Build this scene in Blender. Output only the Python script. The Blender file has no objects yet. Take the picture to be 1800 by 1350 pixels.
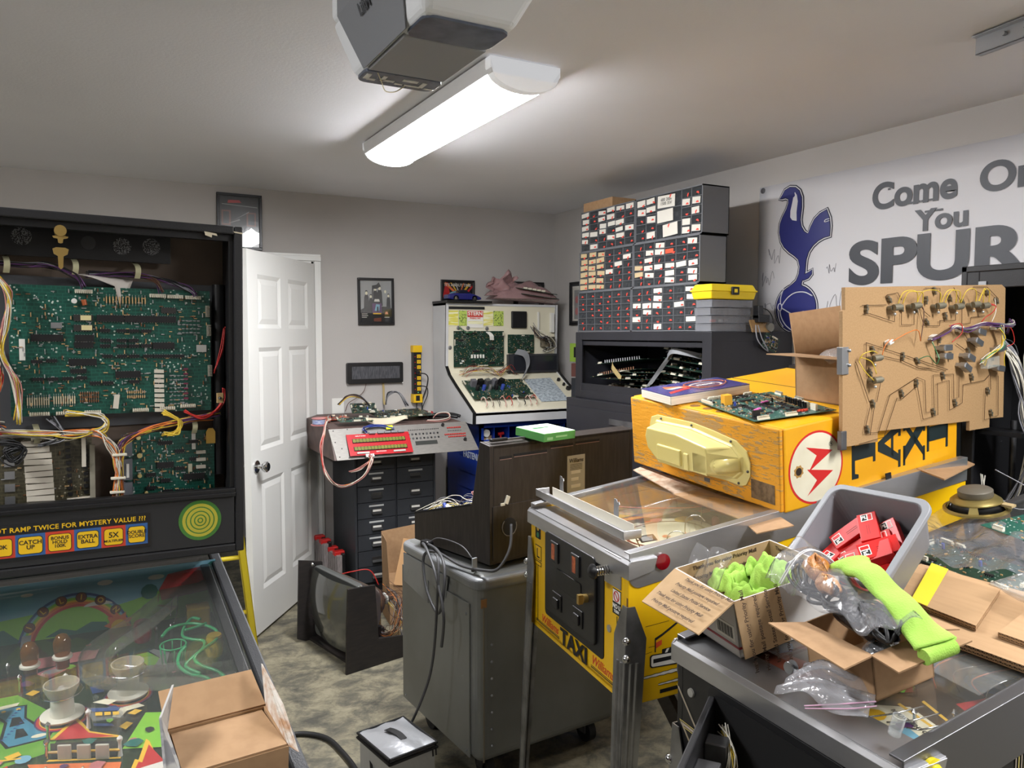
import bpy, bmesh, math, random
from math import sin, cos, pi, radians, sqrt
from mathutils import Matrix, Vector, Euler
random.seed(7)
SC = bpy.context.scene
COL = SC.collection

# ------------------------------------------------------------------ camera, world, exposure
cam_d = bpy.data.cameras.new('camera')
cam_d.sensor_width = 36.0
cam_d.lens = 1365.0 / 1800.0 * 36.0
cam_d.clip_start = 0.05
cam = bpy.data.objects.new('camera', cam_d)
COL.objects.link(cam)
cam.location = (0, 0, 1.59)
cam.rotation_euler = (radians(90 - 3.7), 0, radians(-28.6))
SC.camera = cam
SC.view_settings.view_transform = 'Standard'
SC.view_settings.look = 'None'
SC.view_settings.gamma = 1
SC.view_settings.use_curve_mapping = False
SC.view_settings.exposure = 0.0
world = bpy.data.worlds.new('world')
SC.world = world
world.use_nodes = True
world.node_tree.nodes['Background'].inputs[0].default_value = (0.75, 0.8, 0.9, 1)
world.node_tree.nodes['Background'].inputs[1].default_value = 0.12
LAMP = 85.          # emission strength of the shop-light diffusers

# ------------------------------------------------------------------ helpers
def S(r, g, b):
    f = lambda c: (c/255/12.92) if c/255 <= .04045 else ((c/255+.055)/1.055)**2.4
    return (f(r), f(g), f(b), 1)

MATS = {}
def mat(name, col=(128,128,128), rough=.5, metal=0., var=None, vs=8., bump=0., bs=60., spec=None, emit=None, es=1., coat=0., stretch=None, detail=4., lo=.4, hi=.65):
    """procedural principled material; var = second colour mixed in by noise"""
    if name in MATS: return MATS[name]
    m = bpy.data.materials.new(name); m.use_nodes = True
    nt = m.node_tree; b = nt.nodes['Principled BSDF']
    b.inputs['Base Color'].default_value = S(*col)
    b.inputs['Roughness'].default_value = rough
    b.inputs['Metallic'].default_value = metal
    if spec is not None: b.inputs['Specular IOR Level'].default_value = spec
    if coat: b.inputs['Coat Weight'].default_value = coat; b.inputs['Coat Roughness'].default_value = .1
    tc = mp = None
    if var or bump:
        tc = nt.nodes.new('ShaderNodeTexCoord'); mp = nt.nodes.new('ShaderNodeMapping')
        nt.links.new(tc.outputs['Object'], mp.inputs[0])
        if stretch: mp.inputs['Scale'].default_value = stretch
    if var:
        n = nt.nodes.new('ShaderNodeTexNoise'); n.inputs['Scale'].default_value = vs; n.inputs['Detail'].default_value = detail
        nt.links.new(mp.outputs[0], n.inputs['Vector'])
        r = nt.nodes.new('ShaderNodeValToRGB')
        r.color_ramp.elements[0].position = lo; r.color_ramp.elements[1].position = hi
        r.color_ramp.elements[0].color = S(*col); r.color_ramp.elements[1].color = S(*var)
        nt.links.new(n.outputs[0], r.inputs[0]); nt.links.new(r.outputs[0], b.inputs['Base Color'])
    if bump:
        n2 = nt.nodes.new('ShaderNodeTexNoise'); n2.inputs['Scale'].default_value = bs; n2.inputs['Detail'].default_value = 3
        nt.links.new(mp.outputs[0], n2.inputs['Vector'])
        bp = nt.nodes.new('ShaderNodeBump'); bp.inputs['Strength'].default_value = bump; bp.inputs['Distance'].default_value = .01
        nt.links.new(n2.outputs[0], bp.inputs['Height']); nt.links.new(bp.outputs[0], b.inputs['Normal'])
    if emit:
        b.inputs['Emission Color'].default_value = S(*emit); b.inputs['Emission Strength'].default_value = es
    MATS[name] = m
    return m

def clear(name, tint=(255,255,255), alpha=.12, rough=.05, gloss=.9, milky=(235,238,240), bump=0., bs=25., fres=1.45):
    """thin clear sheet: transparent, a little milky diffuse, fresnel reflection"""
    if name in MATS: return MATS[name]
    m = bpy.data.materials.new(name); m.use_nodes = True
    nt = m.node_tree; nt.nodes.clear(); N = nt.nodes.new; L = nt.links.new
    out = N('ShaderNodeOutputMaterial'); tr = N('ShaderNodeBsdfTransparent'); tr.inputs[0].default_value = S(*tint)
    df = N('ShaderNodeBsdfDiffuse'); df.inputs[0].default_value = S(*milky)
    gl = N('ShaderNodeBsdfGlossy'); gl.inputs['Roughness'].default_value = rough; gl.inputs[0].default_value = (gloss,)*3+(1,)
    m1 = N('ShaderNodeMixShader'); m1.inputs[0].default_value = alpha
    L(tr.outputs[0], m1.inputs[1]); L(df.outputs[0], m1.inputs[2])
    fr = N('ShaderNodeLayerWeight'); fr.inputs[0].default_value = .5        # facing term, the same from both sides of a pane
    pw = N('ShaderNodeMath'); pw.operation = 'POWER'; pw.inputs[1].default_value = 4.; ma = N('ShaderNodeMath'); ma.operation = 'MULTIPLY_ADD'
    ma.inputs[1].default_value = .9; ma.inputs[2].default_value = .035*(fres-1)/.45
    L(fr.outputs['Facing'], pw.inputs[0]); L(pw.outputs[0], ma.inputs[0])
    m2 = N('ShaderNodeMixShader'); L(ma.outputs[0], m2.inputs[0]); L(m1.outputs[0], m2.inputs[1]); L(gl.outputs[0], m2.inputs[2])
    if bump:
        tc = N('ShaderNodeTexCoord'); n = N('ShaderNodeTexNoise'); n.inputs['Scale'].default_value = bs; n.inputs['Detail'].default_value = 3
        n.inputs['Distortion'].default_value = .6
        L(tc.outputs['Object'], n.inputs['Vector']); bp = N('ShaderNodeBump'); bp.inputs['Strength'].default_value = bump; bp.inputs['Distance'].default_value = .02
        L(n.outputs[0], bp.inputs['Height']); L(bp.outputs[0], gl.inputs['Normal']); L(bp.outputs[0], fr.inputs['Normal'])
    L(m2.outputs[0], out.inputs[0]); MATS[name] = m
    return m

def rotz(a): return Matrix.Rotation(a, 4, 'Z')
def TR(loc=(0,0,0), rx=0, ry=0, rz=0, sc=None):
    m = Matrix.Translation(loc) @ Euler((radians(rx), radians(ry), radians(rz))).to_matrix().to_4x4()
    if sc: m = m @ Matrix.Diagonal((*sc, 1))
    return m
def axes(o, x, y, z=None):
    """matrix from origin and (nearly) orthogonal axis directions"""
    x = Vector(x).normalized(); y = Vector(y); y = (y - x*y.dot(x)).normalized(); z = x.cross(y)
    m = Matrix((x, y, z)).transposed().to_4x4(); m.translation = Vector(o); return m

def smooth_path(pts, k=6):
    P = [Vector(p) for p in pts]
    if len(P) < 3: return P
    out = []
    for i in range(len(P)-1):
        p0 = P[max(i-1,0)]; p1 = P[i]; p2 = P[i+1]; p3 = P[min(i+2,len(P)-1)]
        for j in range(k):
            t = j/k
            out.append(.5*((2*p1)+(-p0+p2)*t+(2*p0-5*p1+4*p2-p3)*t*t+(-p0+3*p1-3*p2+p3)*t**3))
    out.append(P[-1]); return out

class MB:
    def __init__(s): s.v = []; s.f = []; s.m = []; s.mi = 0; s.T = None
    def add(s, vs, fs):
        n = len(s.v)
        for p in vs:
            p = Vector(p); s.v.append(tuple(s.T @ p) if s.T else tuple(p))
        for f in fs: s.f.append([n+i for i in f]); s.m.append(s.mi)
        return s
    def b(s, x0, x1, y0, y1, z0, z1):
        return s.add([(x0,y0,z0),(x1,y0,z0),(x1,y1,z0),(x0,y1,z0),(x0,y0,z1),(x1,y0,z1),(x1,y1,z1),(x0,y1,z1)],
            [(0,3,2,1),(4,5,6,7),(0,1,5,4),(1,2,6,5),(2,3,7,6),(3,0,4,7)])
    def box(s, c, d, R=None):
        x, y, z = d[0]/2, d[1]/2, d[2]/2
        vs = [(-x,-y,-z),(x,-y,-z),(x,y,-z),(-x,y,-z),(-x,-y,z),(x,-y,z),(x,y,z),(-x,y,z)]
        M_ = Matrix.Translation(c) @ (R if R else Matrix.Identity(4))
        return s.add([M_ @ Vector(p) for p in vs], [(0,3,2,1),(4,5,6,7),(0,1,5,4),(1,2,6,5),(2,3,7,6),(3,0,4,7)])
    def hexa(s, p):      # 8 points, bottom 4 ccw, top 4 ccw
        return s.add(p, [(0,3,2,1),(4,5,6,7),(0,1,5,4),(1,2,6,5),(2,3,7,6),(3,0,4,7)])
    def cyl(s, p0, p1, r0, r1=None, n=16, caps=True):
        p0, p1 = Vector(p0), Vector(p1); r1 = r0 if r1 is None else r1
        d = (p1-p0).normalized(); a = d.orthogonal().normalized(); b = d.cross(a)
        vs = [p0+(a*cos(2*pi*i/n)+b*sin(2*pi*i/n))*r0 for i in range(n)]+[p1+(a*cos(2*pi*i/n)+b*sin(2*pi*i/n))*r1 for i in range(n)]
        fs = [(i,(i+1)%n,n+(i+1)%n,n+i) for i in range(n)]
        if caps: fs += [tuple(reversed(range(n))), tuple(range(n,2*n))]
        return s.add(vs, fs)
    def tube(s, pts, r, n=6, k=6, closed=False):
        P = smooth_path(pts, k) if k > 1 else [Vector(p) for p in pts]
        m = len(P); a = None; rings = []
        for i, p in enumerate(P):
            d = (P[min(i+1,m-1)]-P[max(i-1,0)])
            if d.length < 1e-9: d = Vector((0,0,1))
            d.normalize()
            a = d.orthogonal().normalized() if a is None else (a-d*a.dot(d))
            if a.length < 1e-6: a = d.orthogonal()
            a.normalize(); b = d.cross(a)
            rings += [p+(a*cos(2*pi*j/n)+b*sin(2*pi*j/n))*r for j in range(n)]
        fs = [(i*n+j, i*n+(j+1)%n, (i+1)*n+(j+1)%n, (i+1)*n+j) for i in range(m-1) for j in range(n)]
        fs += [tuple(reversed(range(n))), tuple(range((m-1)*n, m*n))]
        return s.add(rings, fs)
    def strip(s, pts, w, side, th=.0008, k=6):      # flat ribbon along a path; side = width direction
        P = smooth_path(pts, k); sd = Vector(side).normalized()*w/2; vs = []
        for i, p in enumerate(P):
            d = (P[min(i+1,len(P)-1)]-P[max(i-1,0)]).normalized(); nrm = d.cross(sd).normalized()*th
            vs += [p-sd, p+sd, p+sd+nrm, p-sd+nrm]
        fs = []
        for i in range(len(P)-1):
            for j in range(4): fs.append((i*4+j, i*4+(j+1)%4, (i+1)*4+(j+1)%4, (i+1)*4+j))
        e = 4*(len(P)-1); fs += [(3,2,1,0), (e,e+1,e+2,e+3)]
        return s.add(vs, fs)
    def prism(s, poly, a0, a1, ax='y'):              # extrude a 2-D outline along an axis
        f = {'x': lambda u,v,a: (a,u,v), 'y': lambda u,v,a: (u,a,v), 'z': lambda u,v,a: (u,v,a)}[ax]
        n = len(poly); vs = [f(u,v,a0) for u,v in poly]+[f(u,v,a1) for u,v in poly]
        fs = [(i,(i+1)%n,n+(i+1)%n,n+i) for i in range(n)]+[tuple(reversed(range(n))), tuple(range(n,2*n))]
        return s.add(vs, fs)
    def lathe(s, prof, c=(0,0,0), n=24, R=None):     # prof = [(r,z)...]
        M_ = Matrix.Translation(c) @ (R if R else Matrix.Identity(4)); m = len(prof)
        vs = [M_ @ Vector((r*cos(2*pi*i/n), r*sin(2*pi*i/n), z)) for r,z in prof for i in range(n)]
        fs = [(j*n+i, j*n+(i+1)%n, (j+1)*n+(i+1)%n, (j+1)*n+i) for j in range(m-1) for i in range(n)]
        fs += [tuple(reversed(range(n))), tuple(range((m-1)*n, m*n))]
        return s.add(vs, fs)
    def ball(s, c, r, n=12, sc=(1,1,1)):
        prof = [(max(r*sin(pi*i/8), 1e-4), -r*cos(pi*i/8)) for i in range(9)]
        return s.lathe(prof, c, n, Matrix.Diagonal((*sc,1)))
    def poly(s, pts): return s.add(pts, [tuple(range(len(pts)))])
    def sheet(s, pts, th):                           # flat outline in 3-D given a thickness along its normal
        P = [Vector(p) for p in pts]; nrm = Vector((0,0,0))
        for i in range(len(P)): nrm += P[i].cross(P[(i+1)%len(P)])
        nrm = nrm.normalized()*th; n = len(P)
        return s.add([p for p in P]+[p+nrm for p in P], [(i,(i+1)%n,n+(i+1)%n,n+i) for i in range(n)]+[tuple(reversed(range(n))), tuple(range(n,2*n))])
    def grid(s, fn, nu, nv):
        vs = [fn(i/nu, j/nv) for j in range(nv+1) for i in range(nu+1)]; w = nu+1
        return s.add(vs, [(j*w+i, j*w+i+1, (j+1)*w+i+1, (j+1)*w+i) for j in range(nv) for i in range(nu)])
    def mesh(s, name, mats, smooth=False, fix=True):
        me = bpy.data.meshes.new(name); me.from_pydata(s.v, [], s.f)
        if not isinstance(mats, (list,tuple)): mats = [mats]
        for m in mats: me.materials.append(m)
        for p, i in zip(me.polygons, s.m): p.material_index = i
        if smooth:
            for p in me.polygons: p.use_smooth = True
        if fix:
            bm = bmesh.new(); bm.from_mesh(me); bmesh.ops.recalc_face_normals(bm, faces=bm.faces); bm.to_mesh(me); bm.free()
        if smooth == 'auto': me.set_sharp_from_angle(angle=radians(38))
        me.update(); return me
    def build(s, name, mats, parent=None, smooth=False, bevel=0, M=None, solid=0, sub=0, seg=2):
        o = bpy.data.objects.new(name, s.mesh(name, mats, smooth)); COL.objects.link(o)
        if parent: o.parent = parent
        if M: o.matrix_local = M
        if solid:
            md = o.modifiers.new('solidify', 'SOLIDIFY'); md.thickness = solid; md.offset = 0
        if bevel:
            md = o.modifiers.new('bevel', 'BEVEL'); md.width = bevel; md.segments = seg; md.limit_method = 'ANGLE'; md.angle_limit = radians(35)
        if sub:
            md = o.modifiers.new('subsurf', 'SUBSURF'); md.levels = sub; md.render_levels = sub
        return o

def tag(o, label=None, cat=None, group=None, kind=None):
    if label: o['label'] = label
    if cat: o['category'] = cat
    if group: o['group'] = group
    if kind: o['kind'] = kind
    return o
def thing(name, label, cat, M=None, group=None, kind=None):
    o = bpy.data.objects.new(name, None); o.empty_display_size = .05; COL.objects.link(o)
    if M: o.matrix_world = M
    return tag(o, label, cat, group, kind)
def struct(o): o['kind'] = 'structure'; return o
def dup(root, M, label=None, group=None):
    r = root.copy(); COL.objects.link(r); r.matrix_world = M
    if label: r['label'] = label
    if group: r['group'] = group
    def rec(src, dst):
        for ch in list(src.children):
            if ch.name.startswith('~'): continue
            c = ch.copy(); COL.objects.link(c); c.parent = dst; rec(ch, c)
    rec(root, r); return r
MC = {}
def shared(key, fn, mats, smooth=False):
    if key not in MC:
        m = MB(); fn(m); MC[key] = m.mesh(key, mats, smooth)
    return MC[key]
def put(name, me, parent, M):
    o = bpy.data.objects.new(name, me); COL.objects.link(o); o.parent = parent; o.matrix_local = M; return o

def text(name, st, size, m, parent, M, bold=0., ext=.0004, align='CENTER', sx=1., shear=0., spacing=1.):
    c = bpy.data.curves.new(name, 'FONT'); c.body = st; c.size = size; c.align_x = align; c.align_y = 'CENTER'
    c.offset = bold*size; c.extrude = ext; c.shear = shear; c.space_character = spacing; c.resolution_u = 3 if size < .1 else 8
    c.space_line = .85
    t = bpy.data.objects.new(name, c); COL.objects.link(t)
    dg = bpy.context.evaluated_depsgraph_get(); me = bpy.data.meshes.new_from_object(t.evaluated_get(dg))
    bpy.data.objects.remove(t); bpy.data.curves.remove(c)
    me.materials.clear(); me.materials.append(m)
    if sx != 1.:
        for v in me.vertices: v.co.x *= sx
    o = bpy.data.objects.new(name, me); COL.objects.link(o)
    if parent: o.parent = parent
    o.matrix_local = M; return o

def circ(cx, cy, r, n=24, a0=0, a1=2*pi, ry=None):
    ry = r if ry is None else ry
    return [(cx+r*cos(a0+(a1-a0)*i/(n if abs(a1-a0) > 6.28 else n-1)), cy+ry*sin(a0+(a1-a0)*i/(n if abs(a1-a0) > 6.28 else n-1))) for i in range(n)]
def rrect(x0, x1, y0, y1, r, n=5):
    o = []
    for cx, cy, a in ((x1-r,y1-r,0),(x0+r,y1-r,pi/2),(x0+r,y0+r,pi),(x1-r,y0+r,3*pi/2)):
        o += [(cx+r*cos(a+pi/2*i/n), cy+r*sin(a+pi/2*i/n)) for i in range(n+1)]
    return o

# ------------------------------------------------------------------ common materials
black = mat('black_paint', (26,26,28), .5, var=(36,36,38), vs=5)
blackp = mat('black_plastic', (18,18,20), .4)
white_p = mat('white_plastic', (225,224,218), .4)
paper = mat('white_paper', (232,230,222), .8)
steel = mat('brushed_steel', (196,196,198), .34, .85, var=(178,178,180), vs=6, stretch=(1,1,3), lo=.3, hi=.7)
chrome = mat('chrome', (200,200,200), .15, 1.)
dsteel = mat('dull_steel', (120,120,122), .45, .8, var=(90,90,92), vs=10)
zinc = mat('zinc', (170,172,175), .35, .85)
brass = mat('brass', (190,160,95), .35, .8)
solder = mat('solder', (190,192,190), .3, .7)
pins = mat('nylon_connector', (222,216,196), .5)
chipm = mat('chip_black', (22,22,24), .45)
card = mat('cardboard', (168,134,98), .85, var=(161,127,92), vs=50, detail=2)
cardd = mat('cardboard_edge', (140,105,70), .9, var=(95,70,45), vs=160, lo=.45, hi=.55)
ink = mat('black_ink', (20,20,22), .7)
redp = mat('red_paint', (190,30,28), .45)
rubber = mat('black_rubber', (24,24,25), .55)
cer = mat('ceramic_resistor', (205,198,182), .7)
cream_w = mat('cream_wire', (215,205,170), .5)
WIRE = {k: mat('wire_'+k, c, .45) for k, c in dict(white=(215,210,195), yellow=(215,185,60), red=(185,45,40), black=(25,25,27), blue=(50,70,150), purple=(90,55,100), green=(55,130,80), orange=(215,120,50), brown=(90,60,45), grey=(125,125,130), pink=(184,126,118)).items()}
# ------------------------------------------------------------------ lamps
housing = mat('lamp_housing', (235,235,235), .4)
diff = mat('lamp_diffuser', (250,250,250), .5, emit=(250,250,252), es=LAMP)
def shop_light(x, y, label, W=.255, L=1.27):
    t = thing('ceiling_light', label, 'lamp', TR((x, y, 2.449)), group=None)
    h = MB(); h.prism([(-W/2,0),(-W/2,-.012),(-W/2+.006,-.048),(-W/2+.03,-.050),(W/2-.03,-.050),(W/2-.006,-.048),(W/2,-.012),(W/2,0)], 0, L, 'y')
    h.build('housing', housing, t)
    arc = [(-W/2+.016,-.050)]+[((W/2-.016)*-cos(pi*i/12), -.050-.031*sin(pi*i/12)) for i in range(1,12)]+[(W/2-.016,-.050)]
    d = MB(); d.prism(arc+[(W/2-.016,-.048),(-W/2+.016,-.048)], .035, L-.012, 'y'); d.build('diffuser', diff, t, smooth='auto')
    arc2 = [(-W/2,.0),(-W/2,-.03)]+[((W/2-.008)*-cos(pi*i/14), -.04-.052*sin(pi*i/14)) for i in range(0,15)]+[(W/2,-.03),(W/2,.0)]
    for a in (0, L-.012):
        e = MB(); e.prism(arc2, a, a+(.035 if a == 0 else .012), 'y'); e.build('end_cap', mat('lamp_end_cap', (235,235,235), .4, emit=(250,250,252), es=.28), t)  # weak emission stands in for lamp light glowing through the cap
    return t
shop_light(1.245, 2.19, 'long white wraparound ceiling light, lit, beside the garage door opener')
shop_light(2.0, -.62, 'long white wraparound ceiling light behind the camera on the right')
shop_light(-1.1, .9, 'long white wraparound ceiling light to the left of the camera')

# ------------------------------------------------------------------ the room
wallm = mat('greige_wall_paint', (184,180,176), .75, var=(179,175,171), vs=2, bump=.05, bs=120)
ceilm = mat('ceiling_paint', (232,232,236), .85, var=(228,228,232), vs=1.5, bump=.06, bs=90)
trimw = mat('white_trim_paint', (226,226,222), .35)
def concrete():
    m = bpy.data.materials.new('mottled_concrete'); m.use_nodes = True; nt = m.node_tree; b = nt.nodes['Principled BSDF']
    N = nt.nodes.new; L = nt.links.new
    tc = N('ShaderNodeTexCoord'); n = N('ShaderNodeTexNoise'); n.inputs['Scale'].default_value = 7; n.inputs['Detail'].default_value = 9
    n.inputs['Roughness'].default_value = .74; n.inputs['Distortion'].default_value = .35
    mp = N('ShaderNodeMapping'); mp.inputs['Scale'].default_value = (1,1.15,1); mp.inputs['Rotation'].default_value = (0,0,.5)
    L(tc.outputs['Object'], mp.inputs[0]); L(mp.outputs[0], n.inputs['Vector'])
    r = N('ShaderNodeValToRGB'); e = r.color_ramp.elements
    e[0].position = .36; e[0].color = S(80,78,70); e[1].position = .62; e[1].color = S(150,143,121)
    k = e.new(.47); k.color = S(108,104,90); k = e.new(.53); k.color = S(130,124,104)
    L(n.outputs[0], r.inputs[0]); L(r.outputs[0], b.inputs['Base Color']); b.inputs['Roughness'].default_value = .55
    n2 = N('ShaderNodeTexNoise'); n2.inputs['Scale'].default_value = 40; n2.inputs['Detail'].default_value = 6
    L(tc.outputs['Object'], n2.inputs['Vector']); bp = N('ShaderNodeBump'); bp.inputs['Strength'].default_value = .25; bp.inputs['Distance'].default_value = .01
    L(n2.outputs[0], bp.inputs['Height']); L(bp.outputs[0], b.inputs['Normal']); return m
X0, X1, Y0, Y1, HC = -3.2, 3.0, -2.0, 4.86, 2.455
def sbox(name, m, *a): o = MB(); o.b(*a); return struct(o.build(name, m))
sbox('floor', concrete(), X0-.1, X1+.1, Y0-.1, Y1+1.6, -.1, 0)
sbox('ceiling', ceilm, X0-.1, X1+.1, Y0-.1, Y1+.1, HC, HC+.1)
sbox('wall_right', wallm, X1, X1+.12, Y0, Y1+.12, 0, HC)
sbox('wall_left', wallm, X0-.12, X0, Y0, Y1+.12, 0, HC)
sbox('wall_front', wallm, X0, X1, Y0-.12, Y0, 0, HC)
DX0, DX1, DH = .33, 1.235, 2.03      # door opening in the back wall
w = MB(); w.b(X0, DX0, Y1, Y1+.12, 0, HC); w.b(DX1, X1, Y1, Y1+.12, 0, HC); w.b(DX0, DX1, Y1, Y1+.12, DH, HC)
struct(w.build('wall_back', wallm))
sbox('wall_hallway', wallm, DX0-.6, DX1+.6, Y1+1.4, Y1+1.5, 0, HC)
c = MB()
for q, (a, b_) in enumerate(((0,.008),(.008,.02),(.02,.013))):
    o = [0,.018,.046][q]; wd = [.018,.028,.014][q]
    c.b(DX1-.008+o, DX1-.008+o+wd, Y1-b_, Y1, 0, DH+.008+.0)            # right leg, stepped profile
    c.b(DX0+.008-o-wd, DX0+.008-o, Y1-b_, Y1, 0, DH+.008)
    c.b(DX0-.052, DX1+.052, Y1-b_, Y1, DH-.008+o, DH-.008+o+wd)
c.b(DX1-.02, DX1, Y1, Y1+.12, 0, DH); c.b(DX0, DX0+.02, Y1, Y1+.12, 0, DH); c.b(DX0, DX1, Y1, Y1+.12, DH-.02, DH)
struct(c.build('trim_1', trimw, bevel=.002))
sbox('baseboard_back', trimw, DX1+.055, X1, Y1-.014, Y1, 0, .09)

# six-panel door swung into the room
DW = .90
dm = axes((1.208, 4.835, .018), (-.585, -.811, 0), (.811, -.585, 0))     # x along the leaf, y = thickness towards the room's right
door = MB(); P = []
stile = .115
xs = [(stile, DW/2-.05), (DW/2+.05, DW-stile)]; zs = [(.24,.84),(1.02,1.62),(1.73,1.91)]
zs = [(.22,.80),(.96,1.50),(1.60,1.88)]
door.b(0, DW, .009, .026, 0, 2.0)
for y0_, y1_ in ((0,.009),(.026,.035)):
    xx = [0]+[v for p in xs for v in p]+[DW]
    for i in (0,2,4): door.b(xx[i], xx[i+1], y0_, y1_, 0, 2.0)
    zz = [0]+[v for p in zs for v in p]+[2.0]
    for a, b_ in xs:
        for i in (0,2,4,6): door.b(a, b_, y0_, y1_, zz[i], zz[i+1])
    for a, b_ in xs:
        for z0, z1 in zs:
            yo, yi = (y0_ if y0_ == 0 else y1_), (.009 if y0_ == 0 else .026)
            d1, d2 = .022, .05
            A = [(a,yo),(b_,yo)]
            for (r0, h0, r1, h1) in ((0, yo, d1, yi), (d1, yi, d2, (yo+yi)/2+(yo-yi)*.2)):
                q = [(a+r0,h0,z0+r0),(b_-r0,h0,z0+r0),(b_-r0,h0,z1-r0),(a+r0,h0,z1-r0)]; q2 = [(a+r1,h1,z0+r1),(b_-r1,h1,z0+r1),(b_-r1,h1,z1-r1),(a+r1,h1,z1-r1)]
                door.add(q+q2, [(0,1,5,4),(1,2,6,5),(2,3,7,6),(3,0,4,7)])
            door.poly(q2)
d = door.build('door_1', trimw, M=dm); struct(d)
kn = MB()
for sgn, y0_ in ((-1,0),(1,.035)):
    R = Matrix.Rotation(radians(90 if sgn < 0 else -90), 4, 'X')
    kn.lathe([(.001,0),(.033,0),(.033,.006),(.012,.010),(.011,.034),(.021,.038),(.028,.048),(.028,.06),(.021,.067),(.001,.069)], (DW-.06, y0_, .885), 20, R)
kn.build('door_knob', chrome, d, smooth='auto')
for z in (.29, 1.0, 1.74):
    h = MB(); h.cyl((-.004,.018,z-.045), (-.004,.018,z+.045), .007, n=10); h.b(-.03,.03,-.002,0,z-.045,z+.045); h.build('hinge', dsteel, d)

# garage-door opener hanging from the ceiling
op = thing('garage_door_opener', 'white and grey garage door opener hanging in front of the ceiling light', 'garage door opener', TR((.73, 1.62, 2.20)))
opw = mat('opener_white', (222,224,226), .35); opg = mat('opener_grey', (120,122,126), .5); oplens = mat('opener_lens', (88,94,106), .2, var=(70,76,88), vs=18)
# local: x across, y towards back wall, z up; bottom at z=0
m_ = MB(); m_.hexa([(-.150,-.205,.0),(.048,-.205,.0),(.048,.235,.0),(-.150,.235,.0),(-.195,-.33,.13),(.10,-.33,.13),(.10,.27,.13),(-.195,.27,.13)]); m_.b(-.195,.10,-.33,.27,.13,.20)
m_.build('cover', opw, op, bevel=.018, seg=4)
m_ = MB(); m_.add([(-.153,-.12,-.001),(-.153,.15,-.001),(-.198,.20,.125),(-.198,-.20,.125),(-.198,-.20,.20),(-.198,.20,.20)], [(0,1,2,3),(3,2,5,4)]); m_.build('side_panel', opg, op, solid=.003)
m_ = MB(); m_.b(-.145,.044,-.085,.145,-.004,.004); m_.build('bottom_panel', mat('opener_panel', (150,152,155), .5), op, bevel=.003)
m_ = MB(); m_.prism(rrect(-.145,.044,-.200,-.085,.025), -.003, .004, 'z'); m_.build('lamp_lens', oplens, op, bevel=.002)
m_ = MB(); m_.prism(rrect(-.148,.046,.145,.232,.025), -.005, .004, 'z'); m_.build('vent_lens', oplens, op, bevel=.002)
for a in ((-.14,-.128,.165,.20),(-.13,-.11,.195,.205),(-.10,-.09,.165,.195),(-.10,-.065,.188,.198),(-.05,-.012,.165,.178),(-.06,-.04,.200,.208),(-.035,.005,.200,.208),(.0,.012,.17,.205),(.018,.04,.205,.211)):
    m_ = MB(); m_.b(a[0],a[1],a[2],a[3],-.0066,-.002); m_.build('vent_rib', white_p, op)
m_ = MB(); m_.tube([(-.12,.15,-.005),(-.10,.18,-.016),(-.08,.21,-.025),(-.05,.225,-.018),(-.03,.215,-.005)], .0012); m_.build('wire', cream_w, op)
text('lettering', 'LiftM', .035, mat('dark_grey_print', (60,62,66), .5), op, axes((-.1905,.03,.090), (0,-1,0), (-.045,0,.126)), .02)
for x in (-.08,.10): m_ = MB(); m_.b(x-.015,x+.015,-.02,.01,.195,.252); m_.build('bracket', dsteel, op)
# steel track bracket on the ceiling at the right
m_ = MB(); m_.b(-.012,.012,-.16,.06,.0,.003); m_.b(-.012,-.009,-.16,.06,.0,.05); m_.b(.009,.012,-.16,.06,.0,.05); m_.b(-.03,.03,-.16,.06,.047,.05)
for y in (-.03,-.09): m_.cyl((-.009,y,.03),(-.022,y,.03),.007,n=8)
o = m_.build('ceiling_bracket', zinc, None, M=TR((2.30,1.33,2.40), rz=-8)); tag(o, 'short galvanised steel angle bracket fixed to the ceiling above the banner', 'bracket')
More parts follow.
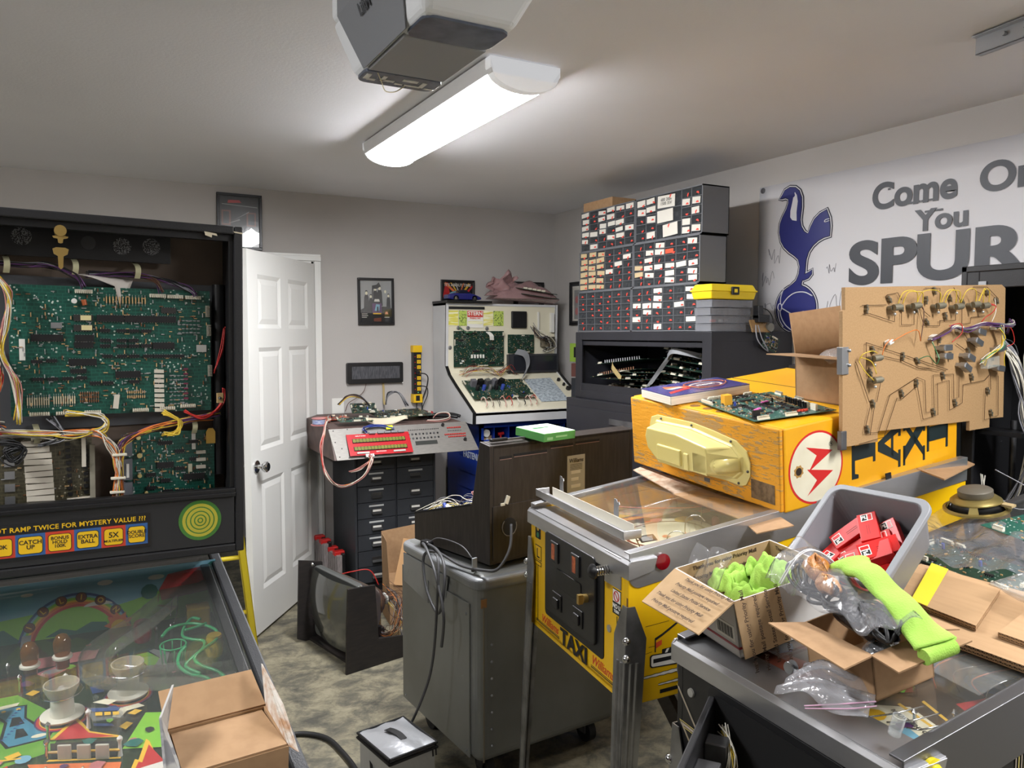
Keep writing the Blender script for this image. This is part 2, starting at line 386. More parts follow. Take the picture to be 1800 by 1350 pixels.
# ------------------------------------------------------------------ circuit boards
def pcb_mat(name, base=(22,78,66), hi=(44,112,94), spk=(190,200,190)):
    m = bpy.data.materials.new(name); m.use_nodes = True; nt = m.node_tree; b = nt.nodes['Principled BSDF']
    N = nt.nodes.new; L = nt.links.new
    tc = N('ShaderNodeTexCoord')
    v = N('ShaderNodeTexBrick'); v.inputs['Scale'].default_value = 34; v.inputs['Mortar Size'].default_value = .03
    v.inputs['Color1'].default_value = S(*base); v.inputs['Color2'].default_value = S(*[int(c*.86) for c in base]); v.inputs['Mortar'].default_value = S(*[int(a*.6+c*.4) for a, c in zip(base,hi)]); v.offset = .37; v.squash = .6; v.squash_frequency = 3
    n = N('ShaderNodeTexNoise'); n.inputs['Scale'].default_value = 14; mx = N('ShaderNodeMix'); mx.data_type = 'RGBA'; mx.blend_type = 'LINEAR_LIGHT'; mx.inputs[0].default_value = .004
    L(tc.outputs['Object'], n.inputs['Vector']); L(tc.outputs['Object'], mx.inputs[6]); L(n.outputs['Color'], mx.inputs[7]); L(mx.outputs[2], v.inputs['Vector'])
    vo = N('ShaderNodeTexVoronoi'); vo.inputs['Scale'].default_value = 110; L(tc.outputs['Object'], vo.inputs['Vector'])
    n2 = N('ShaderNodeTexNoise'); n2.inputs['Scale'].default_value = 18; L(tc.outputs['Object'], n2.inputs['Vector'])
    lt = N('ShaderNodeMath'); lt.operation = 'LESS_THAN'; lt.inputs[1].default_value = .22; L(vo.outputs['Distance'], lt.inputs[0])
    gt = N('ShaderNodeMath'); gt.operation = 'GREATER_THAN'; gt.inputs[1].default_value = .5; L(n2.outputs[0], gt.inputs[0])
    mu = N('ShaderNodeMath'); mu.operation = 'MULTIPLY'; L(lt.outputs[0], mu.inputs[0]); L(gt.outputs[0], mu.inputs[1])
    m3 = N('ShaderNodeMix'); m3.data_type = 'RGBA'; L(mu.outputs[0], m3.inputs[0]); L(v.outputs[0], m3.inputs[6]); m3.inputs[7].default_value = S(*spk)
    L(m3.outputs[2], b.inputs['Base Color']); b.inputs['Roughness'].default_value = .35
    MATS[name] = m; return m
pg = pcb_mat('circuit_board_green')
pg2 = pcb_mat('circuit_board_dark_green', (22,52,40), (48,84,66), (170,178,168))
pb = pcb_mat('circuit_board_olive', (74,70,54), (104,98,76), (150,145,125))
pt = pcb_mat('circuit_board_tan', (150,118,76), (120,95,60), (190,180,160))
def chip_mesh(m):
    m.b(-.5,.5,-.5,.5,.001,.0045)
def chip(par, x, y, l, w=.0075, rz=0, mt=None, name='chip', h=1.):
    """dual in-line chip: black body over two rows of legs"""
    n = max(4, int(l/.0025/2)*2//2); key = 'chip_%d_%d_%s' % (round(l*1e4), round(w*1e4), (mt or chipm).name)
    def f(m):
        m.b(-l/2, l/2, -w/2, w/2, .0012, .0048); m.mi = 1
        for i in range(n):
            xx = -l/2+(i+.5)*l/n
            for s_ in (-1,1): m.b(xx-.0005, xx+.0005, s_*(w/2+.0006)-.0005, s_*(w/2+.0006)+.0005, 0, .003)
    me = shared(key, f, [mt or chipm, solder]); return put(name, me, par, TR((x,y,.0016), rz=rz, sc=(1,1,h)))
def conn(par, x, y, n, rz=0, mt=None, pitch=.004, h=.010, name='connector'):
    key = 'conn_%d_%s_%d' % (n, (mt or pins).name, round(pitch*1e4+h*1e3))
    L = n*pitch
    def f(m):
        m.b(-L/2, L/2, -.003, .0035, 0, h*.55)
        for i in range(n): m.b(-L/2+i*pitch+pitch*.2, -L/2+i*pitch+pitch*.8, -.0045, .001, h*.2, h)
        m.mi = 1
        for i in range(n): m.b(-L/2+(i+.5)*pitch-.0005, -L/2+(i+.5)*pitch+.0005, .001, .002, h*.5, h*1.15)
    return put(name, shared(key, f, [mt or pins, solder]), par, TR((x,y,.0016), rz=rz))
def cap(par, x, y, r, h, mt, name='capacitor', lie=None):
    key = 'cap_%d_%d_%s' % (round(r*1e4), round(h*1e4), mt.name)
    me = shared(key, lambda m: m.lathe([(.0001,0),(r,0),(r,h*.95),(r*.9,h),(.0001,h)], n=14), mt, 'auto')
    return put(name, me, par, TR((x,y,.0016 if lie is None else .0016+r), rx=0 if lie is None else 90, rz=lie or 0))
def block(par, x, y, dx, dy, dz, mt, name, rz=0):
    key = 'blk_%d_%d_%d_%s' % (round(dx*1e4), round(dy*1e4), round(dz*1e4), mt.name)
    me = shared(key, lambda m: m.b(-dx/2,dx/2,-dy/2,dy/2,0,dz), mt); return put(name, me, par, TR((x,y,.0016), rz=rz))
resm = [mat('resistor_tan', (196,160,110), .5), mat('resistor_brown', (120,80,50), .5), mat('diode_grey', (150,150,150), .4)]
def small_parts(par, rnd, w, h, n, name='small_components', kinds=None):
    m = MB(); 
    for i in range(n):
        m.mi = rnd.choice((0,0,1,2,3)); x = rnd.uniform(.006,w-.006); y = rnd.uniform(.006,h-.006)
        a = rnd.random() < .5; l = rnd.uniform(.003,.006); q = .0011
        dx, dy = (l,q) if a else (q,l); m.b(x-dx/2*1.6,x+dx/2*1.6,y-dy/2*1.6,y+dy/2*1.6,.0018,.0045)
    o = m.build(name, [resm[0], resm[1], resm[2], solder], par); o['kind'] = 'stuff'; return o
def rows_parts(par, x0, y0, nx, dx, ny, dy, l, mt, vertical=True, r=.0011, name='resistor_row'):
    m = MB(); m.mi = 0
    for j in range(ny):
        for i in range(nx):
            x, y = x0+i*dx, y0+j*dy
            m.mi = 0
            if vertical: m.b(x-r,x+r,y-l/2,y+l/2,.002,.0045); m.mi = 1; m.b(x-.0004,x+.0004,y-l*.85,y+l*.85,.0018,.0025)
            else: m.b(x-l/2,x+l/2,y-r,y+r,.002,.0045); m.mi = 1; m.b(x-l*.85,x+l*.85,y-.0004,y+.0004,.0018,.0025)
    return m.build(name, [mt, solder], par)
def board(name, label, M, w, h, seed, mt=None, nchip=12, big=3, ncon=4, group=None, parts=60, cat='circuit board', par=None, caps=4, labels=0):
    """a generic populated board, origin at its lower left corner, components on +z"""
    rnd = random.Random(seed)
    t = thing(name, label, cat, M, group) if par is None else None
    if par is not None:
        t = bpy.data.objects.new(name, None); COL.objects.link(t); t.parent = par; t.matrix_local = M
    m = MB(); m.b(0,w,0,h,0,.0016); m.build('board_base', mt or pg2, t)
    occ = []
    def free(x, y, a, b):
        if x-a/2 < .005 or x+a/2 > w-.005 or y-b/2 < .008 or y+b/2 > h-.008: return False
        for (p, q, c, d) in occ:
            if abs(x-p) < (a+c)/2+.002 and abs(y-q) < (b+d)/2+.002: return False
        occ.append((x,y,a,b)); return True
    k = 0; tries = 0
    while k < big and tries < 200:
        tries += 1; l = rnd.choice((.050,.036)); x = rnd.uniform(.03,w-.03); y = rnd.uniform(.02,h-.02)
        if free(x,y,l,.016): chip(t,x,y,l,.013); k += 1
    nx = max(2,int((w-.02)/.028)); ny = max(2,int((h-.02)/.019)); k = 0
    cells = [(i,j) for i in range(nx) for j in range(ny)]; rnd.shuffle(cells)
    for i, j in cells:
        if k >= nchip: break
        x = .018+(i+.0)*(w-.036)/max(1,nx-1); y = .016+j*(h-.032)/max(1,ny-1)
        if free(x,y,.021,.011): chip(t,x,y,.020); k += 1
    for i in range(ncon):
        e = i%4; n = rnd.randint(5,10); L = n*.004
        if e == 0: conn(t, rnd.uniform(L/2+.004,w-L/2-.004), h-.006, n)
        elif e == 1: conn(t, rnd.uniform(L/2+.004,w-L/2-.004), .006, n, 180)
        elif e == 2: conn(t, w-.006, rnd.uniform(L/2+.004,max(L/2+.005,h-L/2-.004)), n, 90)
        else: conn(t, .006, rnd.uniform(L/2+.004,max(L/2+.005,h-L/2-.004)), n, -90)
    for i in range(caps):
        for _ in range(20):
            x = rnd.uniform(.01,w-.01); y = rnd.uniform(.01,h-.01)
            if free(x,y,.01,.01): cap(t,x,y,rnd.uniform(.003,.005),rnd.uniform(.008,.014), rnd.choice((blackp, WIRE['blue'], zinc))); break
    for i in range(labels):
        for _ in range(20):
            x = rnd.uniform(.02,w-.02); y = rnd.uniform(.02,h-.02)
            if free(x,y,.018,.01): block(t,x,y,.016,.008,.005,paper,'label'); break
    small_parts(t, rnd, w, h, parts)
    return t

# ------------------------------------------------------------------ pinball cabinets (x = player's right, y = away from the player, z up)
glassm = clear('tempered_glass', alpha=.035, fres=1.5, milky=(200,205,200))
def slope(z0, s): return lambda y: z0+s*y
def pin_body(t, W, L, zb0, sb, zt0, st, body, name='cabinet'):
    """hollow wooden cabinet: front, sides, back, bottom; glass slope st, bottom slope sb"""
    zb, zt = slope(zb0,sb), slope(zt0,st); th = .018; m = MB()
    prof = [(0,zb(0)),(L,zb(L)),(L,zt(L)),(0,zt(0))]
    m.prism(prof, 0, th, 'x'); m.prism(prof, W-th, W, 'x')
    m.b(th, W-th, 0, th, zb(0), zt(0)-.01); m.b(th, W-th, L-th, L, zb(L), zt(L))
    m.prism([(0,zb(0)+.01),(L,zb(L)+.01),(L,zb(L)+.022),(0,zb(0)+.022)], th, W-th, 'x')
    return m.build(name, body, t, bevel=.002)
def rails(t, W, L, zt0, st, m_, drop=.055, y0=.0):
    zt = slope(zt0, st)
    for s_, x in ((-1,0),(1,W)):
        m = MB(); a, b_ = (x-.0035, x) if s_ < 0 else (x, x+.0035)
        pr_ = [(y0+.0,zt(y0)-drop*.5)]+[(y0+.03+.03*cos(pi+pi/2*i/6), zt(y0)-drop+.03-.03*sin(pi/2*i/6)-.02) for i in range(7)]+[(L,zt(L)-drop),(L,zt(L)+.004),(y0,zt(y0)+.004)]
        m.prism(pr_, a, b_, 'x')
        c0, c1 = (x-.0035, x+.024) if s_ < 0 else (x-.024, x+.0035)
        m.prism([(y0,zt(y0)+.002),(L,zt(L)+.002),(L,zt(L)+.006),(y0,zt(y0)+.006)], c0, c1, 'x')
        m.build('side_rail', m_, t, bevel=.001)
def lockbar(t, W, zt0, mt, d=.075, over=.008):
    m = MB(); z = zt0
    prof = [(-over,z-.03),(-over,z+.008),(-over+.010,z+.017),(.0,z+.019),(d,z+.024),(d,z+.018),(.004,z+.012),(.0,z-.03)]
    m.prism(prof, -over-.004, W+over+.004, 'x')
    for x0 in (-over-.0065, W+over+.0005): m.prism([(-over,z-.03),(d-.01,z-.012),(d,z+.022),(.0,z+.018),(-over,z+.008)], x0, x0+.006, 'x')
    return m.build('lockdown_bar', mt, t, bevel=.004, seg=3)
def pin_glass(t, W, L, zt0, st, y0=.07, L1=None):
    zt = slope(zt0+.001, st); L1 = L1 or L; m = MB()
    m.prism([(y0,zt(y0)),(L1,zt(L1)),(L1,zt(L1)+.004),(y0,zt(y0)+.004)], .02, W-.02, 'x'); return m.build('playfield_glass', glassm, t)
def pin_leg(t, x, y, ztop, zbot, sx, sy, mt, splay=.0, name='leg', wd=.05):
    """corner leg: a folded steel angle with pressed ribs, tapering to the foot"""
    m = MB(); th = .003; mid = ztop-.085
    for ax in (0,1):
        def P(u, v, z, o):   # u along the flange, o = outward offset
            k = (ztop-z)/(ztop-zbot)*splay
            return ((x-sx*u, y-sy*(o)-sy*k, z) if ax == 0 else (x+sx*o+sx*k*.2, y+sy*u-sy*k, z))
        w0, w1, w2 = .018, wd, .026
        ring = [(-.004,ztop),(w0,ztop),(w1,mid),(w1*.86,mid-.25),(w2,zbot),(-.004,zbot)]
        vs = [P(u,0,z,.002) for u,z in ring]+[P(u,0,z,.002+th) for u,z in ring]; n = len(ring)
        m.add(vs, [(i,(i+1)%n,n+(i+1)%n,n+i) for i in range(n)]+[tuple(reversed(range(n))), tuple(range(n,2*n))])
    for ax in (0,1):
        for u in (.013,.032):
            def P(z, o):
                k = (ztop-z)/(ztop-zbot)*splay; uu = u*(1-.45*(ztop-z)/(ztop-zbot))
                return ((x-sx*uu, y-sy*o-sy*k, z) if ax == 0 else (x+sx*o+sx*k*.2, y+sy*uu-sy*k, z))
            m.tube([P(mid-.06-i*(mid-.06-zbot-.1)/8, .004) for i in range(9)], .005, 6, 1)
    o = m.build(name, mt, t, smooth='auto')
    for z in (mid-.0, mid-.045):
        b_ = MB(); c = Vector((x+sx*.006, y-sy*.006, z)); d = Vector((sx,-sy,0)).normalized()
        b_.ball(c+d*.003, .011, 12); b_.build('leg_bolt', chrome, o, smooth=True)
    f = MB(); k = splay; f.cyl((x-sx*.012,y+sy*.012-sy*k,.012),(x-sx*.012,y+sy*.012-sy*k,zbot+.02),.006,n=8); f.lathe([(.001,0),(.02,0),(.02,.006),(.008,.016),(.001,.016)], (x-sx*.012,y+sy*.012-sy*k,0), 14)
    f.build('leg_leveler', zinc, o, smooth='auto'); return o
def wire_bundle(name, par, path, n, r, spread, cols, seed=1, wr=.0013, k=5):
    """loose bundle of wires following a path: one strand mesh per colour"""
    rnd = random.Random(seed); by = {}
    for i in range(int(n*1.5)):
        by.setdefault(rnd.choice(cols), []).append([Vector(p)+Vector((rnd.gauss(0,1),rnd.gauss(0,1),rnd.gauss(0,1)))*spread for p in path])
    m = MB(); mats_ = []
    for q, (c, L) in enumerate(by.items()):
        m.mi = q; mats_.append(WIRE[c])
        for p in L: m.tube(p, wr, 5, k)
    o = m.build(name, mats_, par, smooth=True); o['kind'] = 'stuff'; return o
# ================================================================== pinball machine on the left (open backbox)
A_ = TR((-.358, .85, 0))
pmA = thing('pinball_machine', 'black pinball machine with its backbox open over green circuit boards, left edge', 'pinball machine', A_)
cabA = mat('black_cabinet_laminate', (28,28,30), .45, bump=.08, bs=300)
WA, LA = .62, 1.34
pin_body(pmA, WA, LA, .50, .06, .915, .113, cabA)
railA = mat('textured_black_rail', (46,47,50), .42, .3, bump=.1, bs=400)
m = MB(); zt = slope(.918,.113)
for x0, x1 in ((-.006,.018),(WA-.018,WA+.006)):
    m = MB(); m.prism([(0,zt(0)-.05),(LA-.1,zt(LA-.1)-.05),(LA-.1,zt(LA-.1)+.004),(0,zt(0)+.004)], x0, x1, 'x'); m.build('side_rail', railA, pmA, bevel=.004)
    m = MB(); xx = .024 if x0 < 0 else WA-.044; m.prism([(.06,zt(.06)-.012),(LA-.2,zt(LA-.2)-.012),(LA-.2,zt(LA-.2)-.001),(.06,zt(.06)-.001)], xx, xx+.02, 'x'); m.build('glass_channel', blackp, pmA, bevel=.002)
lockbar(pmA, WA, .915, railA)
g = MB(); g.prism([(.07,zt(.07)-.004),(1.16,zt(1.16)-.004),(1.16,zt(1.16)),(.07,zt(.07))], .02, WA-.02, 'x'); g.build('playfield_glass', glassm, pmA)
for x, sx in ((0,-1),(WA,1)):
    pin_leg(pmA, x, 0, .86, .02, sx, 1, dsteel, .05); pin_leg(pmA, x, LA, .93, .02, sx, -1, dsteel, -.05)
# playfield
pf = MB(); pf.b(.02,WA-.02,.0,1.14,-.012,0)
pfm = mat('playfield_black_green', (30,34,30), .25, var=(44,62,40), vs=5, coat=.4)
pfo = pf.build('playfield', pfm, pmA, M=TR((0,0,.845), rx=math.degrees(math.atan(.07))))
art = {k: mat('art_'+k, c, .3, coat=.3) for k, c in dict(green=(96,150,50), lime=(120,180,50), blue=(66,128,150), navy=(45,70,120), red=(178,42,44), orange=(210,110,60), yellow=(214,170,50), cream=(214,208,180), pink=(180,110,110), white=(205,202,192), dark=(24,26,28), teal=(28,96,88), sky=(112,160,178), purple=(80,50,90), grey=(140,142,140), brown=(110,60,45)).items()}
KEYS = list(art)
def artwork(par, items, name='artwork', th=.0006, h=0.0):
    """flat printed shapes, each raised a hair above the last: (colour, [(x,y)...])"""
    m = MB()
    for q, (c, pts) in enumerate(items):
        m.mi = KEYS.index(c); n = len(pts); z = h+.0002+q*.00004
        m.add([(x,y,z) for x,y in pts], [tuple(range(n))])
    return m.build(name, [art[k] for k in KEYS], par)
def pinshape(x, y, a, s):
    pts = [(-.5,-1),(-.75,-.45),(-.55,.1),(-.22,.5),(-.3,.85),(0,1.1),(.3,.85),(.22,.5),(.55,.1),(.75,-.45),(.5,-1)]
    return [(x+s*(u*.45*cos(a)-v*sin(a)), y+s*(u*.45*sin(a)+v*cos(a))) for u,v in pts]
rnd = random.Random(3); it = []
it += [('green',[(.16,.60),(.28,.63),(.30,.70),(.27,.78),(.22,.86),(.16,.86)]), ('teal',[(.03,.62),(.16,.60),(.16,.95),(.03,.95)]), ('lime',[(.03,.74),(.12,.76),(.13,.82),(.03,.82)])]
it += [('dark',[(.185,.822),(.238,.814),(.240,.765),(.258,.735),(.285,.70),(.277,.675),(.215,.67),(.203,.70),(.206,.76),(.190,.79)]), ('blue',[(.190,.818),(.234,.81),(.236,.765),(.254,.73),(.278,.70),(.272,.68),(.219,.675),(.208,.70),(.211,.76),(.195,.79)])]
it += [('dark',[(.217,.775),(.229,.773),(.238,.745),(.215,.742)]), ('dark',[(.226,.73),(.237,.728),(.246,.70),(.226,.697)]), ('cream',circ(.262,.692,.012,10,ry=.006)), ('cream',[(.187,.825),(.225,.828),(.222,.817),(.19,.812)]), ('yellow',circ(.202,.803,.004,8)), ('yellow',circ(.225,.803,.004,8))]
for i in range(14): it.append(('navy',[(.205+.004*i%.03,.70+.008*i),(.207+.004*i%.03,.705+.008*i),(.212+.004*i%.03,.70+.008*i)]))
it += [('purple',circ(.297,.735,.045,24)), ('red',circ(.297,.735,.042,24)), ('yellow',circ(.297,.735,.037,24)), ('dark',circ(.297,.735,.035,24)),
       ('purple',circ(.405,.77,.043,24)), ('red',circ(.405,.77,.040,24)), ('yellow',circ(.405,.77,.036,24)), ('dark',circ(.405,.77,.034,24))]
it += [('yellow',[(.278,.666),(.318,.728),(.330,.70),(.340,.668),(.388,.630),(.388,.626),(.30,.662)]), ('red',[(.285,.664),(.317,.716),(.328,.69),(.338,.664),(.38,.632)]), ('dark',[(.28,.655),(.385,.615),(.378,.570),(.283,.606)]),
       ('yellow',[(.28,.604),(.385,.563),(.384,.559),(.276,.600)])]
it += [('orange',[(.250,.604),(.385,.548),(.372,.47),(.270,.52)])]
for i in range(12): it.append(('dark',pinshape(.272+.0088*i,.572-.0042*i-(i%3)*.012,-.35-.05*(i%3),.0145))); it.append(('cream',pinshape(.272+.0088*i,.572-.0042*i-(i%3)*.012,-.35-.05*(i%3),.0128)))
it += [('lime',[(.388,.585),(.430,.69),(.50,.66),(.48,.55)]), ('yellow',[(.395,.51),(.405,.545),(.41,.54),(.425,.60),(.43,.59),(.45,.45)]), ('red',[(.402,.51),(.41,.535),(.415,.53),(.428,.58),(.47,.45)]), ('white',[(.41,.515),(.45,.52),(.445,.50),(.415,.498)]), ('pink',circ(.405,.605,.008,6)),
       ('yellow',[(.385,.66),(.398,.672),(.408,.662),(.395,.645)]), ('yellow',[(.40,.70),(.414,.71),(.425,.70),(.412,.69)]), ('cream',[(.375,.70),(.39,.725),(.42,.73),(.43,.715),(.40,.71),(.388,.69)]), ('navy',[(.345,.69),(.375,.675),(.378,.665),(.346,.68)])]
it += [('lime',[(.412,.866),(.424,.935),(.45,.94),(.47,.90),(.455,.862)]), ('grey',[(.455,.862),(.47,.905),(.452,.945),(.462,.95),(.49,.92),(.478,.86),(.42,.845),(.414,.856)]), ('dark',[(.03,.46),(.25,.46),(.26,.58),(.18,.60),(.03,.62)])]
it += [('red',[(.195,.60),(.205,.592),(.2,.58),(.215,.588),(.225,.578),(.223,.592),(.235,.597),(.223,.602),(.222,.612),(.21,.604)]), ('navy',[(.17,.55),(.225,.578),(.228,.57),(.175,.54)]), ('orange',[(.21,.55),(.245,.56),(.24,.545),(.205,.535)]), ('yellow',[(.215,.64),(.235,.648),(.24,.635),(.222,.628)]), ('sky',circ(.243,.62,.012,10)), ('pink',circ(.205,.627,.01,8)), ('yellow',[(.20,.635),(.24,.627),(.24,.623),(.20,.631)])]
it += [('pink',[(.245,.93),(.30,.96),(.305,.93),(.27,.90)]), ('grey',circ(.276,.928,.018,12,ry=.01)), ('pink',[(.235,1.0),(.36,1.0),(.35,.955),(.245,.95)]), ('yellow',circ(.245,.85,.012,4)), ('pink',[(.36,.84),(.38,.86),(.40,.84),(.38,.82)]), ('navy',[(.34,.83),(.36,.83),(.365,.80),(.345,.80)])]
cc = ['red','green','lime','yellow','cream','dark','navy','orange','pink','teal','purple']
for i in range(60):
    x, y, r = rnd.uniform(.04,.56), rnd.uniform(.35,1.05), rnd.uniform(.004,.016); a = rnd.uniform(0,6)
    if not (.19 < x < .29 and .66 < y < .83): it.append((rnd.choice(cc), [(x+r*rnd.uniform(.5,1.3)*cos(a+k*1.05), y+r*rnd.uniform(.5,1.3)*sin(a+k*1.05)) for k in range(6)]))
artwork(pfo, it)
# plastics, posts, bumpers and toys standing on the playfield
clr = clear('clear_plastic', alpha=.10, fres=1.5, milky=(210,215,215), rough=.08)
clra = clear('amber_plastic', tint=(200,140,50), alpha=.35, milky=(150,100,30), rough=.08)
clrr = clear('red_plastic', tint=(210,40,60), alpha=.55, milky=(140,20,40), rough=.08)
clry = clear('yellow_plastic', tint=(235,210,60), alpha=.6, milky=(190,160,30), rough=.08)
porc = mat('bumper_cream', (205,202,186), .35)
for bx, by, k in ((.297,.735,1),(.405,.77,1)):
    m = MB(); m.lathe([(.001,.004),(.034,.006),(.036,.010),(.03,.012),(.02,.01),(.018,.045),(.001,.045)], (bx,by,0), 24); b_ = m.build('bumper', porc, pfo, smooth='auto')
    m = MB(); m.lathe([(.001,.046),(.022,.046),(.029,.062),(.029,.068),(.0265,.068),(.02,.05),(.001,.05)], (bx,by,0), 24); m.build('bumper_cup', clear('smoky_cup', tint=(215,212,200), alpha=.55, milky=(190,186,168), rough=.08) , b_, smooth='auto')
    m = MB(); m.tube([(bx+.034*cos(a*.7), by+.034*sin(a*.7), .052) for a in range(10)], .0012, 6, 2); m.build('bumper_ring', chrome, b_)
    m = MB(); m.ball((bx,by,.056), .007, 12); m.build('bulb', clear('bulb_glass', alpha=.15), b_, smooth=True)
for x, y in ((.240,.89),(.294,.905)):
    m = MB(); m.lathe([(.012,.02),(.013,.045),(.014,.05),(.016,.062),(.0155,.075),(.010,.086),(.001,.09)], (x,y,0), 18); m.build('flasher_dome', clra, pfo, smooth=True)
    m = MB(); m.lathe([(.014,.038),(.018,.04),(.018,.044),(.014,.046)], (x,y,0), 18); m.build('flasher_collar', porc, pfo, smooth='auto')
for i, (x, y) in enumerate(((.303,.595),(.331,.583),(.358,.571))):
    m = MB(); m.box((x,y,.014),(.022,.004,.027), rotz(-.38)); m.build('drop_target', mat('drop_target_cream', (188,184,168), .4), pfo, bevel=.002)
posts = [(.277,.665),(.338,.682),(.385,.645),(.277,.61),(.384,.57),(.262,.86),(.223,.87),(.30,.84),(.35,.73),(.43,.86),(.47,.99),(.50,.99),(.39,.92),(.53,.70),(.20,.93),(.17,.88)]
for q, (x, y) in enumerate(posts):
    m = MB(); m.lathe([(.004,0),(.0035,.004),(.0025,.02),(.003,.026),(.0045,.028),(.0045,.032),(.001,.036)], (x,y,0), 10); m.build('post', [chrome, white_p, clr][q%3 if q < 9 else 0], pfo, smooth='auto')
m = MB(); m.tube([(.277,.61,.012),(.384,.568,.012)], .0022, 6, 1); m.build('rubber_ring', art['yellow'], pfo)
# slingshot-like clear plastic with printed bus, green sign, grey bracket
m = MB(); m.sheet([(.335,.70,.03),(.392,.675,.03),(.392,.64,.03),(.345,.648,.03)], .0015); o = m.build('clear_plastic_plate', clr, pfo)
artwork(pfo, [('cream',[(.345,.71),(.365,.715),(.385,.70),(.37,.69)]),('navy',[(.342,.69),(.386,.672),(.386,.662),(.345,.676)]),('yellow',[(.349,.672),(.36,.668),(.36,.656),(.349,.660)]),('yellow',[(.363,.667),(.373,.663),(.373,.652),(.363,.655)]),('yellow',[(.376,.662),(.386,.658),(.386,.647),(.376,.65)])], 'printed_plate', h=.032)
m = MB(); m.box((.165,.79,.03),(.06,.05,.002), Euler((.25,0,-.1)).to_matrix().to_4x4()); m.build('sign_plate', art['lime'], pfo)
m = MB(); m.box((.165,.785,.034),(.035,.02,.002), Euler((.25,0,-.1)).to_matrix().to_4x4()); m.build('sign_badge', art['cream'], pfo)
m = MB(); m.b(.222,.238,.93,.985,.06,.063); m.b(.222,.238,.93,.932,.02,.063); m.build('ball_gate_bracket', zinc, pfo)
# clear ramp: a U-channel swept round
def channel(par, path, w, hgt, mt, name, th=.0015, k=6):
    P = smooth_path(path, k); m = MB(); vs = []
    for i, p in enumerate(P):
        d = (P[min(i+1,len(P)-1)]-P[max(i-1,0)]); d.z = 0; d.normalize(); s_ = Vector((-d.y,d.x,0))
        vs += [p+s_*w/2+Vector((0,0,hgt)), p+s_*w/2, p-s_*w/2, p-s_*w/2+Vector((0,0,hgt))]
    fs = []
    for i in range(len(P)-1):
        for j in range(3): fs.append((i*4+j,i*4+j+1,(i+1)*4+j+1,(i+1)*4+j))
    m.add(vs, fs); o = m.build(name, mt, par, smooth='auto', solid=th)
    return o
rampm = clear('clear_ramp', alpha=.08, fres=1.5, milky=(195,192,175), rough=.1)
channel(pfo, [(.59,.69,.035),(.52,.70,.035),(.43,.725,.04),(.37,.76,.04),(.345,.81,.045),(.37,.87,.05),(.44,.95,.055),(.50,1.04,.06)], .045, .026, rampm, 'clear_ramp')
channel(pfo, [(.40,.86,.03),(.40,.82,.03),(.43,.80,.03),(.56,.785,.03)], .04, .02, rampm, 'clear_ramp')
gw = mat('green_wire_coating', (40,150,90), .3)
for path in ([(.556,.952,.052),(.540,.968,.05),(.521,.935,.045),(.515,.895,.045),(.530,.872,.045),(.551,.854,.045),(.545,.82,.045),(.520,.79,.042),(.507,.765,.04),(.53,.731,.036)],
             [(.475,.90,.05),(.496,.937,.05),(.54,.940,.05),(.577,.895,.05),(.576,.844,.05),(.549,.814,.048),(.525,.783,.045),(.535,.752,.042),(.562,.72,.038),(.578,.672,.034)],
             [(.514,.835,.048),(.500,.812,.046),(.494,.768,.044),(.511,.73,.04),(.540,.708,.036),(.549,.668,.032)],
             [(.565,.925,.052),(.548,.915,.052),(.520,.912,.05)]):
    m = MB(); m.tube(path, .0033, 8, 6); m.build('wire_ramp', gw, pfo, smooth=True)
m = MB(); m.tube([(.493+.025*cos(a*pi/6), .862+.025*sin(a*pi/6), .045) for a in range(13)], .0018, 6, 3); 
for a in range(8): m.tube([(.493+.025*cos(a*pi/4), .862+.025*sin(a*pi/4), .045),(.493+.02*cos(a*pi/4), .862+.02*sin(a*pi/4), .0)], .0014, 6, 1)
m.build('wire_ring', gw, pfo, smooth=True)
for (x, y, mt) in ((.442,.985,clrr),(.572,.855,clry)):
    m = MB(); m.lathe([(.001,0),(.016,.001),(.0185,.012),(.0185,.03),(.016,.042),(.001,.042)], (x,y,.01), 20); b_ = m.build('plastic_barrel', mt, pfo, smooth='auto')
    m = MB(); m.lathe([(.001,0),(.014,0),(.014,.003),(.001,.003)], (x,y,.052), 20); m.build('barrel_lid', mt, b_)
m = MB(); m.box((.56,1.03,.03),(.05,.04,.045)); m.build('yellow_flag', clry, pfo, bevel=.004)
m = MB(); m.tube([(.50,1.0,.05),(.508,1.04,.07),(.52,1.06,.07),(.515,1.02,.05),(.505,.98,.04)], .0014); m.build('wire_gate', chrome, pfo, smooth=True)
m = MB(); m.b(.48,.56,.66,.70,.0,.03); m.build('stepped_block', art['brown'], pfo)
m = MB(); m.b(.535,.56,.688,.70,.0,.035); m.build('brass_plate', art['yellow'], pfo)
# back panel mural: sky, hills, rainbow with the word, house
mu = MB(); mu.b(0,.60,0,.155,-.004,0); muo = mu.build('back_panel', art['sky'], pmA, M=TR((.01,1.10,.895), rx=90))
it = [('lime',[(0,0),(.60,0),(.60,.10),(.52,.11),(.42,.085),(.34,.07),(.22,.085),(.10,.075),(0,.08)]), ('teal',[(0,0),(.14,0),(.20,.03),(.17,.06),(.10,.055),(0,.055)]), ('green',[(.42,0),(.60,0),(.60,.09),(.50,.10),(.44,.07)])]
cxr, cyr = .305, .0
for c, r in (('navy',.112),('sky',.107),('lime',.103),('yellow',.098),('orange',.094),('red',.089)):
    it.append((c, circ(cxr,cyr-.005,r*1.02,28,0.05,pi-.05,ry=r*1.12)))
it.append(('lime', circ(cxr,cyr-.005,.084,28,.05,pi-.05,ry=.094)))
it.append(('white', circ(cxr+.045,.083,.03,12,.2,pi-.2,ry=.012))); it.append(('teal', [(cxr-.06,.03),(cxr-.03,.045),(cxr,.035),(cxr+.03,.05),(cxr+.06,.045),(cxr+.07,.02)]))
